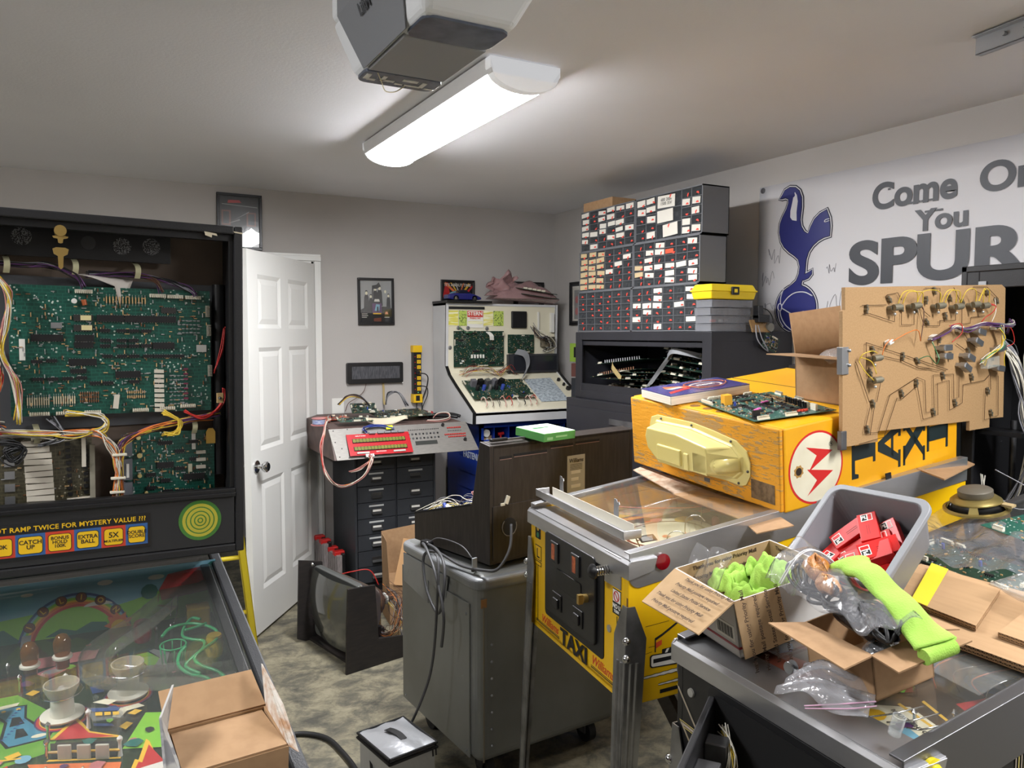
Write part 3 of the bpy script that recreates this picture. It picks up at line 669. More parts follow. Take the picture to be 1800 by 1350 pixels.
for q, st in enumerate('MILLIONS'):
    a = pi-.18-q*(pi-.5)/7; it.append(('dark', circ(cxr+.104*cos(a)*1.0, cyr-.002+.112*sin(a), .0115, 14))); it.append(('brown', circ(cxr+.104*cos(a), cyr-.002+.112*sin(a), .0102, 14)))
it += [('orange',[(cxr+.085+.03*cos(i*pi/9)*(1 if i%2 else .65), .035+.03*sin(i*pi/9)*(1 if i%2 else .65)) for i in range(18)]), ('yellow',circ(cxr+.085,.03,.016,14)),
       ('white',circ(cxr+.06,.135,.016,10,ry=.006)), ('white',circ(cxr+.165,.132,.018,10,ry=.006)), ('white',circ(cxr-.09,.13,.012,10,ry=.004)), ('white',circ(cxr-.17,.115,.013,10,ry=.005)),
       ('red',[(.475,.10),(.495,.135),(.585,.145),(.60,.12),(.56,.105)]), ('brown',[(.475,.10),(.56,.105),(.60,.12),(.60,.085),(.48,.075)]), ('teal',circ(.455,.10,.018,10)), ('teal',circ(.595,.135,.018,10))]
artwork(muo, it, 'mural')
for q, st in enumerate('MILLIONS'):
    a = pi-.18-q*(pi-.5)/7; text('lettering', st, .016, art['yellow'], muo, TR((cxr+.104*cos(a), cyr-.002+.112*sin(a), .0022), rz=math.degrees(a)-90), .02)
m = MB(); m.b(.02,.60,1.09,1.10,.87,.92); m.build('back_panel_sill', art['dark'], pmA)
# ------------------------------------------------ backbox
HM = axes((-.405,1.777,1.115), (1,.035,-.0175), (-.035,1,0))
hb = bpy.data.objects.new('backbox', None); COL.objects.link(hb); hb.parent = pmA; hb.matrix_local = A_.inverted() @ HM
inner = mat('backbox_inner_wood', (112,98,86), .8, var=(95,82,72), vs=4)
HW, HH, HD = .70, .722, .27
m = MB(); f = .018
m.b(0,f,0,HD,0,HH); m.b(HW-f,HW,0,HD,0,HH); m.b(f,HW-f,0,HD,HH-f,HH); m.b(f,HW-f,0,HD,0,f)
m.build('backbox_frame', cabA, hb, bevel=.003)
m = MB(); m.b(f,HW-f,.137,.147,f,HH-f); m.build('backbox_back', inner, hb)
m = MB(); m.b(f,f+.01,.012,.03,.14,HH-f); m.b(HW-f-.01,HW-f,.012,.03,.14,HH-f); m.b(f,HW-f,.012,.03,HH-f-.014,HH-f); m.build('door_stop', blackp, hb)
m = MB(); m.b(f,HW-f,.0,.02,.131,.144); m.b(f,HW-f,-.004,.016,.125,.135); m.build('speaker_panel_moulding', blackp, hb, bevel=.002)
m = MB(); m.b(f+.002,HW-f-.002,.004,.02,.02,.128); sp = m.build('speaker_panel', mat('speaker_panel_black', (34,34,35), .55), hb)
m = MB(); m.b(.06,.508,.0025,.0045,.033,.105); m.build('display_strip', art['dark'], sp)
ax = lambda x, z, y=.0022: axes((x, y, z), (1,0,0), (0,0,1))
pe = [.06,.112,.164,.215,.266,.317,.367,.416,.461,.503]; names_ = ['SPECIAL','MYSTERY','BONUS','500K','CATCH\nUP','BONUS\nHOLD\n100K','EXTRA\nBALL','5X','DOUBLE\nSCORE']
yk = mat('strip_yellow', (232,186,24), .4); rk = mat('strip_red', (196,62,40), .4); bk = mat('strip_blue', (52,92,148), .4)
for i in range(9):
    a, b_ = pe[i], pe[i+1]; m = MB(); m.b(a,b_,.0018,.003,.040,.084); m.build('square', rk if i%2 else bk, sp)
    m = MB(); m.prism(rrect(a+.0045,b_-.0045,.044,.079,.006), .0012, .0025, 'y'); m.build('key_outline', art['dark'], sp)
    m = MB(); m.prism(rrect(a+.0055,b_-.0055,.045,.078,.0055), .0009, .002, 'y'); m.build('key', yk, sp)
    if i >= 3: text('lettering', names_[i], .0155 if i == 7 else (.0095 if i == 5 else (.0098 if i == 8 else .0115)), ink, sp, ax((a+b_)/2, .065 if i == 7 else .0625, .0007), .02, ext=.0001)
text('lettering', 'MULTIPLIER', .0068, ink, sp, ax(.4385,.053,.0007), .02, ext=.0001)
text('lettering', 'SHOOT RAMP TWICE FOR MYSTERY VALUE ???', .0135, yk, sp, ax(.352,.094,.0018) @ TR(rz=0.), .02, ext=.0001, spacing=1.06)
gr = [('speaker_green', (62,122,40)), ('speaker_yellow', (190,180,50))]
m = MB()
for q, (r, c) in enumerate(((.044,0),(.0365,1),(.030,0),(.0275,1),(.021,0),(.0185,1),(.013,0),(.0105,1),(.006,0),(.0035,1))):
    m.mi = c; m.prism([(x,z) for x,z in circ(.608,.078,r,40)], .0032-.0003*q, .004, 'y')
m.build('speaker_grille', [mat(n_, c_, .6, bump=.5, bs=900) for n_, c_ in gr], sp)
m = MB(); m.b(.10,.22,.02,.022,HH,HH+.004); m.build('hinge_strip', dsteel, hb)
m = MB(); m.sheet([(.62,-.0005,.706),(.645,-.0005,.703),(.647,-.0005,.698),(.636,-.0005,.700),(.635,-.0005,.694),(.622,-.0005,.698)], .0006); m.sheet([(.68,-.0005,.711),(.70,-.0005,.709),(.70,-.0005,.706),(.682,-.0005,.708)], .0006); m.build('chipped_paint', mat('chipped_wood', (200,190,165), .9), hb)
D = .10       # depth of the boards behind the front
m = MB(); m.b(f,.565,D,D+.012,.640,.703); lampp = m.build('lamp_panel', blackp, hb)
gm = mat('perforated_metal', (120,120,122), .5, .4, var=(30,30,32), vs=420, lo=.48, hi=.52, detail=0)
for x, z, k in ((.284,.683,1),(.404,.679,.6),(.468,.676,1),(.526,.679,1),(.12,.683,1)):
    m = MB(); m.prism(circ(x,z-.004,.018*k if k == 1 else .014,24), D-.002, D, 'y'); m.build('lamp_grille', gm if k == 1 else mat('dark_perforated', (50,50,52), .5), lampp)
m = MB(); m.prism([(.24,.275),(.664,.285),(.664,.598),(.24,.602)], D+.03, D+.034, 'y'); m.build('mounting_plate', mat('grey_plate', (92,94,98), .5, .3), hb)
m = MB(); m.cyl((.668,D+.015,.16),(.668,D+.015,.60), .014, n=16); m.build('pole', blackp, hb, smooth='auto')
m = MB(); m.b(.655,.668,.06,.07,.33,.352); m.build('latch_block', mat('wood_block', (190,160,110), .7), hb)
m = MB(); m.ball((.66,.058,.341), .004); m.build('latch_screw', chrome, hb)
# keys hanging from the lock
m = MB(); m.cyl((.352,.03,.685),(.352,.0,.685),.011,n=16); lk = m.build('lock', brass, hb)
for z0, a in ((.672,0),(.647,0)):
    m = MB(); m.prism([(-.014,0),(-.012,-.010),(-.005,-.014),(-.004,-.036),(0,-.040),(.004,-.036),(.005,-.014),(.012,-.010),(.014,0),(.008,.003),(-.008,.003)], -.001,.001,'y')
    o = m.build('key', brass, lk, M=TR((.352,.004,z0+.002)) @ Matrix.Diagonal((1,1,.35 if z0 > .66 else 1,1)))
# main board
bd = bpy.data.objects.new('main_board', None); COL.objects.link(bd); bd.parent = hb
BW, BH = .388, .272
bd.matrix_local = axes((.260,D,.309), (1,0,.006), (0,0,1))
m = MB(); m.b(0,BW,0,BH,0,.0016); m.build('board_base', pg, bd)
def U(cx, cy): return ((cx-60)/1395*BW, BH*(1-(cy-650)/885))
for cx, cy, l in ((300,1005,210),(725,865,190),(920,865,190),(1105,865,180),(1100,1055,160),(530,1170,190),(840,1260,180)):
    x, y = U(cx,cy); chip(bd, x, y, l/1395*BW, .014)
for cx, cy, l, w in ((540,865,130,.013),(540,935,130,.013),(545,1005,130,.014),(540,1052,130,.012),(1140,800,110,.012),(500,1232,110,.009)):
    x, y = U(cx,cy); chip(bd, x, y, l/1395*BW, w, mt=mat('eprom_grey',(48,46,44),.4) if cy < 1000 else None)
for cx, cy in ((557,865),(562,933)): x, y = U(cx,cy); block(bd, x, y, .020, .0105, .0062, mat('yellowed_label', (214,202,150), .7), 'label')
sm = [(230,1165),(325,1160),(235,1285),(330,1285),(427,1283),(520,1280),(610,1318),(700,1318),(885,1312)]+[(x,y) for y in (950,1018,1058) for x in (685,800,885)]+[(975,950),(975,1055)]+[(x,1130) for x in (700,800,887,985,1062,1135,1215)]
for cx, cy in sm: x, y = U(cx,cy); chip(bd, x, y, .0205, .0065)
for cx, cy, n in ((547,682,9),(1062,695,9),(1190,698,9),(1325,700,9)): x, y = U(cx,cy); conn(bd, x, y, n, pitch=.0037)
for cx, cy, n in ((1432,800,7),(1440,940,7),(1445,1240,7)): x, y = U(cx,cy); conn(bd, x, y, n, 90, pitch=.0037, mt=mat('connector_dim',(150,146,130),.5))
for cx, cy, n in ((240,1550,9),(410,1545,9),(590,1545,8),(925,1518,8),(1120,1512,8),(1275,1500,8)): x, y = U(cx,cy); conn(bd, x, max(y,.004), n, 180, pitch=.004)
rows_parts(bd, *U(700,735), 13, .0021*3, 1, 0, .014, resm[0], name='resistor_row')
rows_parts(bd, *U(165,1435), 10, .0042, 1, 0, .016, mat('resistor_cream',(200,190,160),.5), name='resistor_row')
rows_parts(bd, *U(335,1430), 10, .0042, 1, 0, .016, mat('resistor_cream',(200,190,160),.5), name='resistor_row')
rows_parts(bd, *U(510,1440), 9, .0042, 3, .008, .005, resm[1], name='resistor_row')
rows_parts(bd, *U(835,1420), 9, .0042, 2, .010, .005, resm[0], name='resistor_row')
rows_parts(bd, *U(1150,1480), 5, .008, 8, .009, .004, resm[2], False, name='diode_row')
rows_parts(bd, *U(1220,960), 6, .008, 4, .009, .004, resm[2], False, name='diode_row')
for i in range(9): x, y = U(1062,1240+i*35); block(bd, x, y, .019, .0075, .009, cer, 'ceramic_resistor', rz=-2)
for i in range(7): x, y = U(1262,1225+i*36); block(bd, x, y, .009, .003, .006, mat('purple_transistor',(120,40,70),.4), 'transistor')
x, y = U(140,1085); block(bd, x, y, .0105, .044, .002, paper, 'label')
x, y = U(1385,1075); block(bd, x, y, .021, .016, .003, mat('silver_label',(190,190,185),.4), 'label')
x, y = U(362,920); block(bd, x, y, .020, .012, .006, zinc, 'crystal')
x, y = U(482,752); cap(bd, x, y, .0055, .012, white_p); x, y = U(545,740); cap(bd, x, y, .005, .012, mat('copper_coil',(170,90,50),.4,.3), 'coil', 10)
m = MB(); x, y = U(752,1448); m.box((x,y,.014),(.010,.030,.010), rotz(-.12)); m.build('ceramic_resistor', cer, bd)
small_parts(bd, random.Random(1), BW, BH, 420)
# driver board (olive) lower left
bo = bpy.data.objects.new('driver_board', None); COL.objects.link(bo); bo.parent = hb; bo.matrix_local = axes((.02,D+.004,.03), (1,0,.0), (0,0,1))
m = MB(); m.b(0,.385,0,.235,0,.0016); m.build('board_base', pb, bo)
for i in range(11): block(bo, .281+(.003 if i > 1 else 0)+(i*.0006), .222-i*.0128, .050, .0108, .011, cer, 'ceramic_resistor', rz=1.5 if i%3 else -2)
for i in range(9): block(bo, .339+i*.0006, .218-i*.0135, .009, .007, .006, chipm, 'diode_block')
for i in range(9): block(bo, .371+i*.0003, .220-i*.0135, .009, .007, .006, chipm, 'diode_block')
for i in range(2): block(bo, .362, .098-i*.017, .050, .0085, .012, cer, 'ceramic_resistor', rz=3)
for i in range(5): block(bo, .235, .21-i*.026, .018, .016, .003, zinc, 'transistor')
conn(bo, .290, .232, 8); conn(bo, .05, .232, 9); conn(bo, .13, .232, 9)
small_parts(bo, random.Random(5), .385, .235, 120)
m = MB(); m.b(.400,.410,D-.012,D,.11,.245); m.build('edge_connector', mat('connector_dim',(150,146,130),.5), hb)
m = MB(); m.b(.385,.393,D-.02,D-.012,.2,.268); m.build('relay_strip', cer, hb)
# sound board lower right
bs_ = bpy.data.objects.new('sound_board', None); COL.objects.link(bs_); bs_.parent = hb; bs_.matrix_local = axes((.470,D+.004,.05), (1,0,0), (0,0,1))
m = MB(); m.b(0,.185,0,.215,0,.0016); m.build('board_base', pg, bs_)
for x, y, l, w in ((.08,.19,.03,.008),(.11,.17,.02,.0075),(.14,.19,.02,.0075),(.08,.14,.035,.013),(.08,.105,.02,.0075),(.11,.13,.02,.0075),(.14,.15,.02,.0075),(.14,.11,.045,.013),(.05,.12,.02,.0075),(.05,.09,.02,.0075),(.085,.08,.02,.0075),(.12,.075,.04,.013)): chip(bs_, x, y, l, w)
for i in range(3): m = MB(); m.b(-.008,.012,.062+i*.052,.108+i*.052,.002,.02); m.build('heat_sink', mat('grey_heatsink',(110,112,118),.5,.5), bs_)
m = MB(); m.b(.000,.005,.12,.15,.02,.024); m.build('label', paper, bs_)
for x, y, r in ((.025,.205,.005),(.027,.165,.0055),(.027,.12,.0045),(.035,.175,.003),(.04,.08,.004)): cap(bs_, x, y, r, .012, mat('cap_tan',(200,180,120),.5))
for i in range(3): block(bs_, .155, .165-i*.017, .020, .007, .008, cer, 'ceramic_resistor')
block(bs_, .132, .13, .008, .018, .006, mat('label_cream',(190,186,160),.6), 'label')
block(bs_, .140, .190, .008, .036, .003, paper, 'label')
for x in (.05,.07): cap(bs_, x, .072, .006, .008, mat('copper_coil',(170,90,50),.4,.3), 'coil')
small_parts(bs_, random.Random(6), .185, .215, 200)
m = MB(); m.prism([(.635,.235),(.655,.235),(.655,.262),(.650,.270),(.640,.270),(.635,.262)], .088, .089, 'y'); m.build('inspection_tag', mat('buff_tag',(176,140,60),.8), hb)
# wiring looms
Wc = ['white','white','white','yellow','grey','brown','purple','red']
wire_bundle('wire_loom', hb, [(.20,.085,.285),(.30,.075,.275),(.37,.07,.272),(.415,.065,.272),(.44,.065,.24),(.452,.06,.20),(.45,.06,.15),(.44,.07,.09)], 26, .002, .004, ['white','white','yellow','orange','grey','pink'], 1)
wire_bundle('wire_loom', hb, [(.66,.09,.30),(.58,.08,.29),(.52,.075,.275),(.47,.07,.255),(.455,.065,.22),(.455,.06,.15),(.45,.07,.09)], 18, .002, .004, ['brown','purple','orange','yellow','grey'], 2)
wire_bundle('wire_loom', hb, [(.36,.085,.315),(.41,.07,.31),(.43,.065,.30),(.425,.065,.28),(.40,.07,.272)], 7, .002, .003, ['white','yellow'], 3)
wire_bundle('wire_loom', hb, [(.545,.085,.31),(.575,.07,.29),(.57,.07,.265),(.545,.075,.262)], 8, .002, .003, ['yellow'], 4)
wire_bundle('wire_loom', hb, [(.59,.085,.312),(.62,.07,.295),(.65,.08,.305),(.672,.085,.33),(.675,.09,.36)], 5, .002, .002, ['red'], 5)
wire_bundle('wire_loom', hb, [(.675,.09,.5),(.668,.085,.45),(.655,.09,.40)], 2, .002, .002, ['red'], 15)
wire_bundle('wire_loom', hb, [(.18,.095,.625),(.28,.09,.618),(.33,.09,.622),(.38,.088,.605),(.395,.085,.58)], 7, .002, .003, ['black','grey','purple'], 6)
wire_bundle('wire_loom', hb, [(.40,.095,.61),(.50,.09,.61),(.56,.09,.600),(.60,.09,.585),(.615,.085,.572)], 9, .002, .003, ['purple','black','grey'], 7)
wire_bundle('wire_loom', hb, [(.49,.09,.61),(.53,.09,.60),(.545,.085,.575)], 5, .002, .003, ['purple','brown'], 8)
wire_bundle('wire_loom', hb, [(.235,.07,.60),(.262,.065,.56),(.255,.065,.50),(.248,.065,.44),(.27,.065,.38),(.275,.065,.30)], 14, .002, .004, ['white','yellow','white','pink'], 9)
wire_bundle('wire_loom', hb, [(.19,.08,.48),(.235,.07,.43),(.24,.07,.38),(.22,.075,.32),(.24,.07,.29)], 16, .002, .006, ['red','purple','black','white','orange'], 10)
wire_bundle('wire_loom', hb, [(.33,.085,.305),(.35,.07,.28),(.345,.07,.262),(.31,.08,.25)], 8, .0015, .003, ['grey','black'], 11)
wire_bundle('wire_loom', hb, [(.2,.08,.265),(.26,.06,.26),(.285,.06,.245),(.265,.06,.222),(.25,.065,.24),(.28,.06,.25)], 9, .002, .004, ['black'], 12)
for p in ((.455,.055,.225),(.452,.055,.175),(.45,.055,.145)):
    m = MB(); m.box(p,(.028,.012,.005), rotz(.05)); m.build('cable_tie', pins, hb, bevel=.001)
for x, z in ((.258,.617),(.379,.620),(.497,.618),(.305,.268),(.61,.275)):
    m = MB(); m.strip([(x-.004,D+.02,z+.022),(x,D-.01,z+.012),(x+.001,D-.018,z),(x-.001,D-.012,z-.014)], .011, (1,0,0)); m.build('cable_clamp', mat('clamp_nylon',(190,186,150),.5), hb, smooth='auto')
m = MB(); m.grid(lambda u,v: (.385+.105*u-(.02*v), D+.005-.02*sin(u*3)*v, .607+.004*sin(u*5)-v*.022*u-(.035*v if u > .85 else 0)), 12, 4); m.build('ribbon_cable', mat('ribbon_white',(205,198,190),.6), hb, smooth=True, solid=.0008)

# ------------------------------------------------ cardboard box standing on that glass
cb = thing('cardboard_box', 'small open brown cardboard box standing on the glass of the left pinball machine', 'box', TR((.085,1.03,.942)))
th = .003
def cpanel(name, pts, par, mt=None, t=.003): m = MB(); m.sheet(pts, t); return m.build(name, mt or [card], par)
hz = .095; bw, bd_ = .135, .11
m = MB(); m.b(0,bw,0,th,0,hz); m.b(0,bw,bd_-th,bd_,0,hz); m.b(0,th,th,bd_-th,0,hz); m.b(bw-th,bw,th,bd_-th,0,hz); m.b(th,bw-th,th,bd_-th,0,th); m.build('box_body', card, cb)
cpanel('flap', [(.002,.002,hz),(bw-.002,.002,hz),(bw-.006,.105,hz-.006),(.006,.105,hz-.006)], cb)
cpanel('flap', [(.0,bd_,hz),(bw,bd_,hz),(bw-.006,bd_+.055,hz+.028),(.0,bd_+.055,hz+.028)], cb)
lf = cpanel('flap', [(0,.0,hz),(0,bd_,hz),(.010,bd_+.01,hz+.06),(-.016,.06,hz+.052),(-.02,.0,hz+.005)], cb, mat('printed_grey_card', (168,166,162), .7, var=(120,120,122), vs=30, lo=.5, hi=.6))
cpanel('flap', [(bw,.0,hz),(bw,bd_,hz),(bw+.002,bd_+.03,hz+.05),(bw+.012,.07,hz+.02),(bw+.012,.0,hz-.012)], cb, mat('white_torn_card', (205,198,188), .8, var=(170,130,95), vs=60))
cb.rotation_euler = (math.atan(.113), 0, radians(5))
# ------------------------------------------------ yellow stepladder behind
ld = thing('ladder', 'yellow fibreglass ladder leaning between the left pinball machine and the white door', 'ladder', TR((0,0,0)))
yl = mat('yellow_fibreglass', (212,190,38), .45)
def ang(p0, p1, w=.04, name='rail'):
    p0, p1 = Vector(p0), Vector(p1); d = (p1-p0).normalized(); M_ = axes(p0, d, (0,1,0)); L = (p1-p0).length; m = MB()
    m.b(0,L,-.002,.03,-w/2,-w/2+.004); m.b(0,L,-.002,.002,-w/2,w/2); m.b(0,L,-.002,.03,w/2-.004,w/2); return m.build(name, yl, ld, M=M_)
ang((.695,3.99,.0),(.545,3.62,.99),.032); ang((.22,3.99,.0),(.27,3.62,.99),.032)
for i, z in enumerate((.22,.53,.84)):
    k = z/.99; a, b_ = .695-.15*k, .22+.05*k; y = 3.99-.37*k+.015
    m = MB(); m.cyl((b_,y,z),(a,y,z),.011,n=10); m.build('rung', yl, ld, smooth='auto')
# ================================================================== back wall: pictures, display, power strip, switch
ax_w = lambda x, z, y=4.86: axes((x, y, z), (1,0,0), (0,0,1))          # x right, y up, z out of the back wall
frm = mat('black_frame', (20,20,22), .35)
picglass = clear('picture_glass', alpha=.0, rough=.02)
def picture(label, x0, x1, z0, z1, shapes, M=None, bg='dark', fw=.016, rz=0):
    w, h = x1-x0, z1-z0; t = thing('framed_poster', label, 'picture', M or (ax_w(x0, z0) @ TR(rz=rz)))
    m = MB(); m.b(0,w,0,fw,0,.018); m.b(0,w,h-fw,h,0,.018); m.b(0,fw,fw,h-fw,0,.018); m.b(w-fw,w,fw,h-fw,0,.018); m.build('frame', frm, t, bevel=.002)
    m = MB(); m.b(fw,w-fw,fw,h-fw,.003,.006); p = m.build('print', art[bg], t); artwork(p, [(c,[(fw+u*(w-2*fw), fw+v*(h-2*fw)) for u,v in s]) for c, s in shapes], h=.0062)
    m = MB(); m.b(fw,w-fw,fw,h-fw,.010,.0115); m.build('glass', picglass, t); return t, p
P1 = [('grey',[(.0,.0),(1,0),(1,.28),(0,.22)]), ('brown',[(.05,.42),(.28,.42),(.28,.72),(.05,.72)]), ('dark',[(.09,.45),(.24,.45),(.24,.69),(.09,.69)]), ('brown',[(.68,.42),(.92,.42),(.92,.70),(.68,.70)]), ('dark',[(.72,.45),(.88,.45),(.88,.67),(.72,.67)]),
      ('grey',[(.3,.5),(.34,.52),(.75,.72),(.73,.69)]), ('grey',[(.2,.45),(.5,.56),(.52,.53)]), ('red',[(.2,.86),(.55,.88),(.5,.93),(.22,.92)]), ('grey',[(.06,.83),(.96,.80),(.96,.815),(.06,.845)])]
picture('black-framed dark print with red lettering above the white door', .680, .936, 2.09, 2.415, P1, rz=-.5)
def figure(x, y, s, c='dark', hd='cream'): return [(c,[(x-.09*s,y),(x+.09*s,y),(x+.07*s,y+.3*s),(x+.045*s,y+.36*s),(x-.045*s,y+.36*s),(x-.07*s,y+.3*s)]), (hd, circ(x,y+.40*s,.038*s,10,ry=.045*s)), (c,[(x-.045*s,y+.40*s),(x-.03*s,y+.465*s),(x+.03*s,y+.465*s),(x+.045*s,y+.40*s),(x+.02*s,y+.435*s),(x-.02*s,y+.435*s)])]
P2 = [('grey',[(0,0),(1,0),(1,1),(0,1)]), ('dark',[(0,0),(1,0),(1,.34),(.85,.42),(.6,.36),(.3,.42),(0,.30)])]+figure(.2,.30,1.)+figure(.34,.28,.85)+figure(.48,.40,1.)+figure(.62,.40,1.05)+figure(.80,.38,.9,'grey')+figure(.9,.32,.8)+\
     [('dark',[(.36,.42),(.38,.88),(.52,.9),(.6,.96),(.66,.86),(.52,.80),(.42,.80)]), ('white',[(.44,.5),(.62,.5),(.6,.56),(.46,.56)]), ('purple',[(.38,.22),(.68,.22),(.68,.46),(.38,.46)]), ('sky',[(.45,.28),(.6,.28),(.62,.43),(.5,.44)]), ('dark',[(.52,.26),(.58,.26),(.57,.38),(.53,.38)]), ('yellow',[(.4,.20),(.66,.20),(.66,.23),(.4,.23)]), ('brown',[(.42,.03),(.66,.03),(.66,.12),(.42,.10)]), ('white',[(.04,.20),(.22,.20),(.22,.215),(.04,.215)]), ('white',[(.04,.16),(.24,.16),(.24,.175),(.04,.175)]), ('white',[(.04,.12),(.2,.12),(.2,.135),(.04,.135)]), ('white',[(.76,.12),(.92,.12),(.92,.135),(.76,.135)]), ('pink',[(.78,.2),(.88,.2),(.86,.26),(.8,.26)])]
t, p = picture('black-framed grey poster of dark-clothed figures, right of the white door', 1.524, 1.767, 1.645, 1.948, P2, rz=.6)
picture_red = [('red',[(0,.2),(.1,.95),(.18,.95),(.25,.3)]), ('orange',[(.05,.9),(.1,.98),(.45,.5),(.38,.45)]), ('yellow',[(.25,.95),(.3,.95),(.5,.5),(.46,.48)]), ('white',[(.42,.95),(.44,.95),(.54,.5),(.51,.5)]), ('orange',[(.68,.95),(.72,.95),(.6,.5),(.57,.5)]), ('yellow',[(.85,.95),(.92,.9),(.7,.45),(.66,.5)]), ('red',[(.98,.85),(1,.75),(.8,.4),(.74,.45)]), ('sky',circ(.5,.35,.3,14,ry=.2)), ('dark',circ(.5,.33,.24,14,ry=.15))]
t, p = picture('small wide black-framed poster with red and yellow rays, behind the blue toy car', 2.100, 2.350, 1.795, 1.955, picture_red, fw=.012)
text('lettering', "IT'S ABOUT TIME", .026, art['white'], p, TR((.125,.125,.008)), .02)
picture('black frame half hidden behind the pink wrapped bundle in the corner', 2.66, 2.905, 1.66, 1.960, [('grey',[(.1,.1),(.9,.1),(.9,.9),(.1,.9)])])
MR = lambda y, z, x=3.0: axes((x, y, z), (0,-1,0), (0,0,1))              # on the right wall: x towards the camera, y up, z into the room
picture('black-framed picture on the right wall, partly hidden by the drawer organizers', 0, .25, 0, .30, [('white',[(.05,.05),(.95,.05),(.95,.95),(.05,.95)]), ('grey',[(.15,.1),(.6,.1),(.6,.85),(.15,.85)]), ('pink',circ(.3,.6,.1,8)), ('pink',circ(.3,.3,.1,8))], M=MR(4.63,1.65))
# long dot display leaning on the wall
t = thing('dot_display_unit', 'long black dot display panel with grey screen hanging on the back wall', 'display', ax_w(1.440,1.270))
m = MB(); m.prism(rrect(0,.378,0,.135,.012), 0, .03, 'z'); m.build('bezel', blackp, t, bevel=.003)
m = MB(); m.b(.032,.352,.030,.110,.029,.032); m.build('screen', mat('dot_display', (84,85,90), .4, var=(62,63,68), vs=300, lo=.45, hi=.55, detail=0, stretch=(1,.1,1)), t)
for x, z in ((.006,.0),(.372,.0)): m = MB(); m.ball((x,z,.03), .004); m.build('screw', chrome, t)
m = MB(); m.tube([(.13,.0,.012),(.11,-.05,.02),(.06,-.09,.03),(.0,-.12,.05),(-.035,-.165,.10)], .0022); m.build('cable', WIRE['brown'], t, smooth=True)
m = MB(); m.strip([(.245,.0,.008),(.248,-.04,.01),(.246,-.11,.02),(.24,-.14,.05)], .014, (1,0,0)); m.build('flat_ribbon', mat('tan_ribbon', (170,150,100), .6), t, smooth='auto')
# power strip
t = thing('power_strip', 'black and yellow metal power strip mounted upright on the back wall', 'power strip', ax_w(1.880,1.145))
yel = mat('safety_yellow', (226,182,20), .4)
m = MB(); m.b(.004,.060,0,.365,.004,.045); m.build('body', blackp, t, bevel=.002)
m = MB(); m.b(0,.064,.322,.368,.0,.052); m.build('end_cap', yel, t, bevel=.003)
m = MB(); m.b(0,.064,-.012,.0,.0,.052); m.b(0,.064,.035,.045,.0,.052); m.b(0,.018,0,.035,0,.052); m.b(.046,.064,0,.035,0,.052); m.b(.018,.046,0,.035,0,.01); m.build('end_bracket', yel, t, bevel=.002)
for i in range(7):
    m = MB(); z = .068+i*.036; m.prism(rrect(.028,.054,z,z+.024,.003), .045, .048, 'z'); o = m.build('outlet', yel, t)
    m = MB(); m.b(.035,.037,z+.011,z+.018,.048,.0485); m.b(.044,.046,z+.011,z+.018,.048,.0485); m.b(.039,.043,z+.003,z+.007,.048,.0485); m.build('slot', ink, o)
    m = MB(); m.b(.012,.018,z+.006,z+.012,.045,.0465); m.build('indicator', redp, o)
m = MB(); m.ball((.035,.056,.047), .004); m.build('indicator', mat('green_led', (90,220,150), .3), t)
m = MB(); m.b(.016,.04,.178,.20,.045,.075); pl = m.build('plug', blackp, t, bevel=.003)
m = MB(); m.tube([(.03,.185,.075),(.07,.18,.085),(.10,.15,.06),(.10,.08,.03),(.075,.0,.02),(.06,-.08,.05),(.045,-.10,.08)], .004); m.build('cord', rubber, pl, smooth=True)
m = MB(); m.tube([(.035,-.012,.02),(.03,-.05,.03),(.02,-.09,.06)], .004); m.build('cord', rubber, t, smooth=True)
m = MB(); m.tube([(.05,.10,.047),(.085,.09,.07),(.10,.04,.05),(.07,-.04,.04),(.05,-.10,.08)], .0035); m.build('cord', rubber, t, smooth=True)
m = MB(); m.b(0,.078,0,.12,0,.006); o = m.build('outlet_cover', white_p, None, bevel=.002, M=ax_w(1.346,1.06)); tag(o, 'white blank wall plate low on the back wall, right of the door casing', 'wall plate')

# ================================================================== grey drawer cabinet with the test panel on top
dk = mat('dark_grey_steel', (62,65,70), .45, .25, var=(56,59,64), vs=6)
t = thing('drawer_cabinet', 'dark grey steel cabinet with two columns of small labelled drawers, by the door', 'cabinet', TR((1.34,4.38,0)))
m = MB(); m.b(.001,.509,.017,.46,.101,.90); m.b(0,.014,-.004,.017,.03,.90); m.b(.496,.51,-.004,.017,.03,.90); m.b(.252,.258,-.002,.015,.10,.90); m.b(.004,.506,.02,.455,.0,.10); m.build('cabinet_body', dk, t, bevel=.002)
dz = (.885-.115)/8
drw = shared('dr', lambda m: (m.b(.002,.234,0,.02,.002,dz-.002)), dk)
lblp = shared('dlb', lambda m: m.b(-.026,.026,-.0045,-.003,0,.012), paper)
tape = shared('dlt', lambda m: m.b(-.045,.045,-.0012,0,0,.010), mat('label_tape',(196,198,196),.4))
def hnd(m):
    m.b(-.034,.034,-.002,0,-.004,.024); m.add([(-.032,-.002,.006),(.032,-.002,.006),(.032,-.016,-.006),(-.032,-.016,-.006),(-.032,-.002,.004),(.032,-.002,.004),(.032,-.015,-.008),(-.032,-.015,-.008)], [(0,1,2,3),(7,6,5,4),(0,3,7,4),(1,5,6,2),(2,6,7,3)])
    for x in (-.032,.029): m.b(x,x+.003,-.004,-.002,-.006,.022)
    m.b(-.032,.032,-.004,-.002,.020,.024)
hn = shared('dhn', hnd, mat('drawer_pull', (105,105,105), .3, .8))
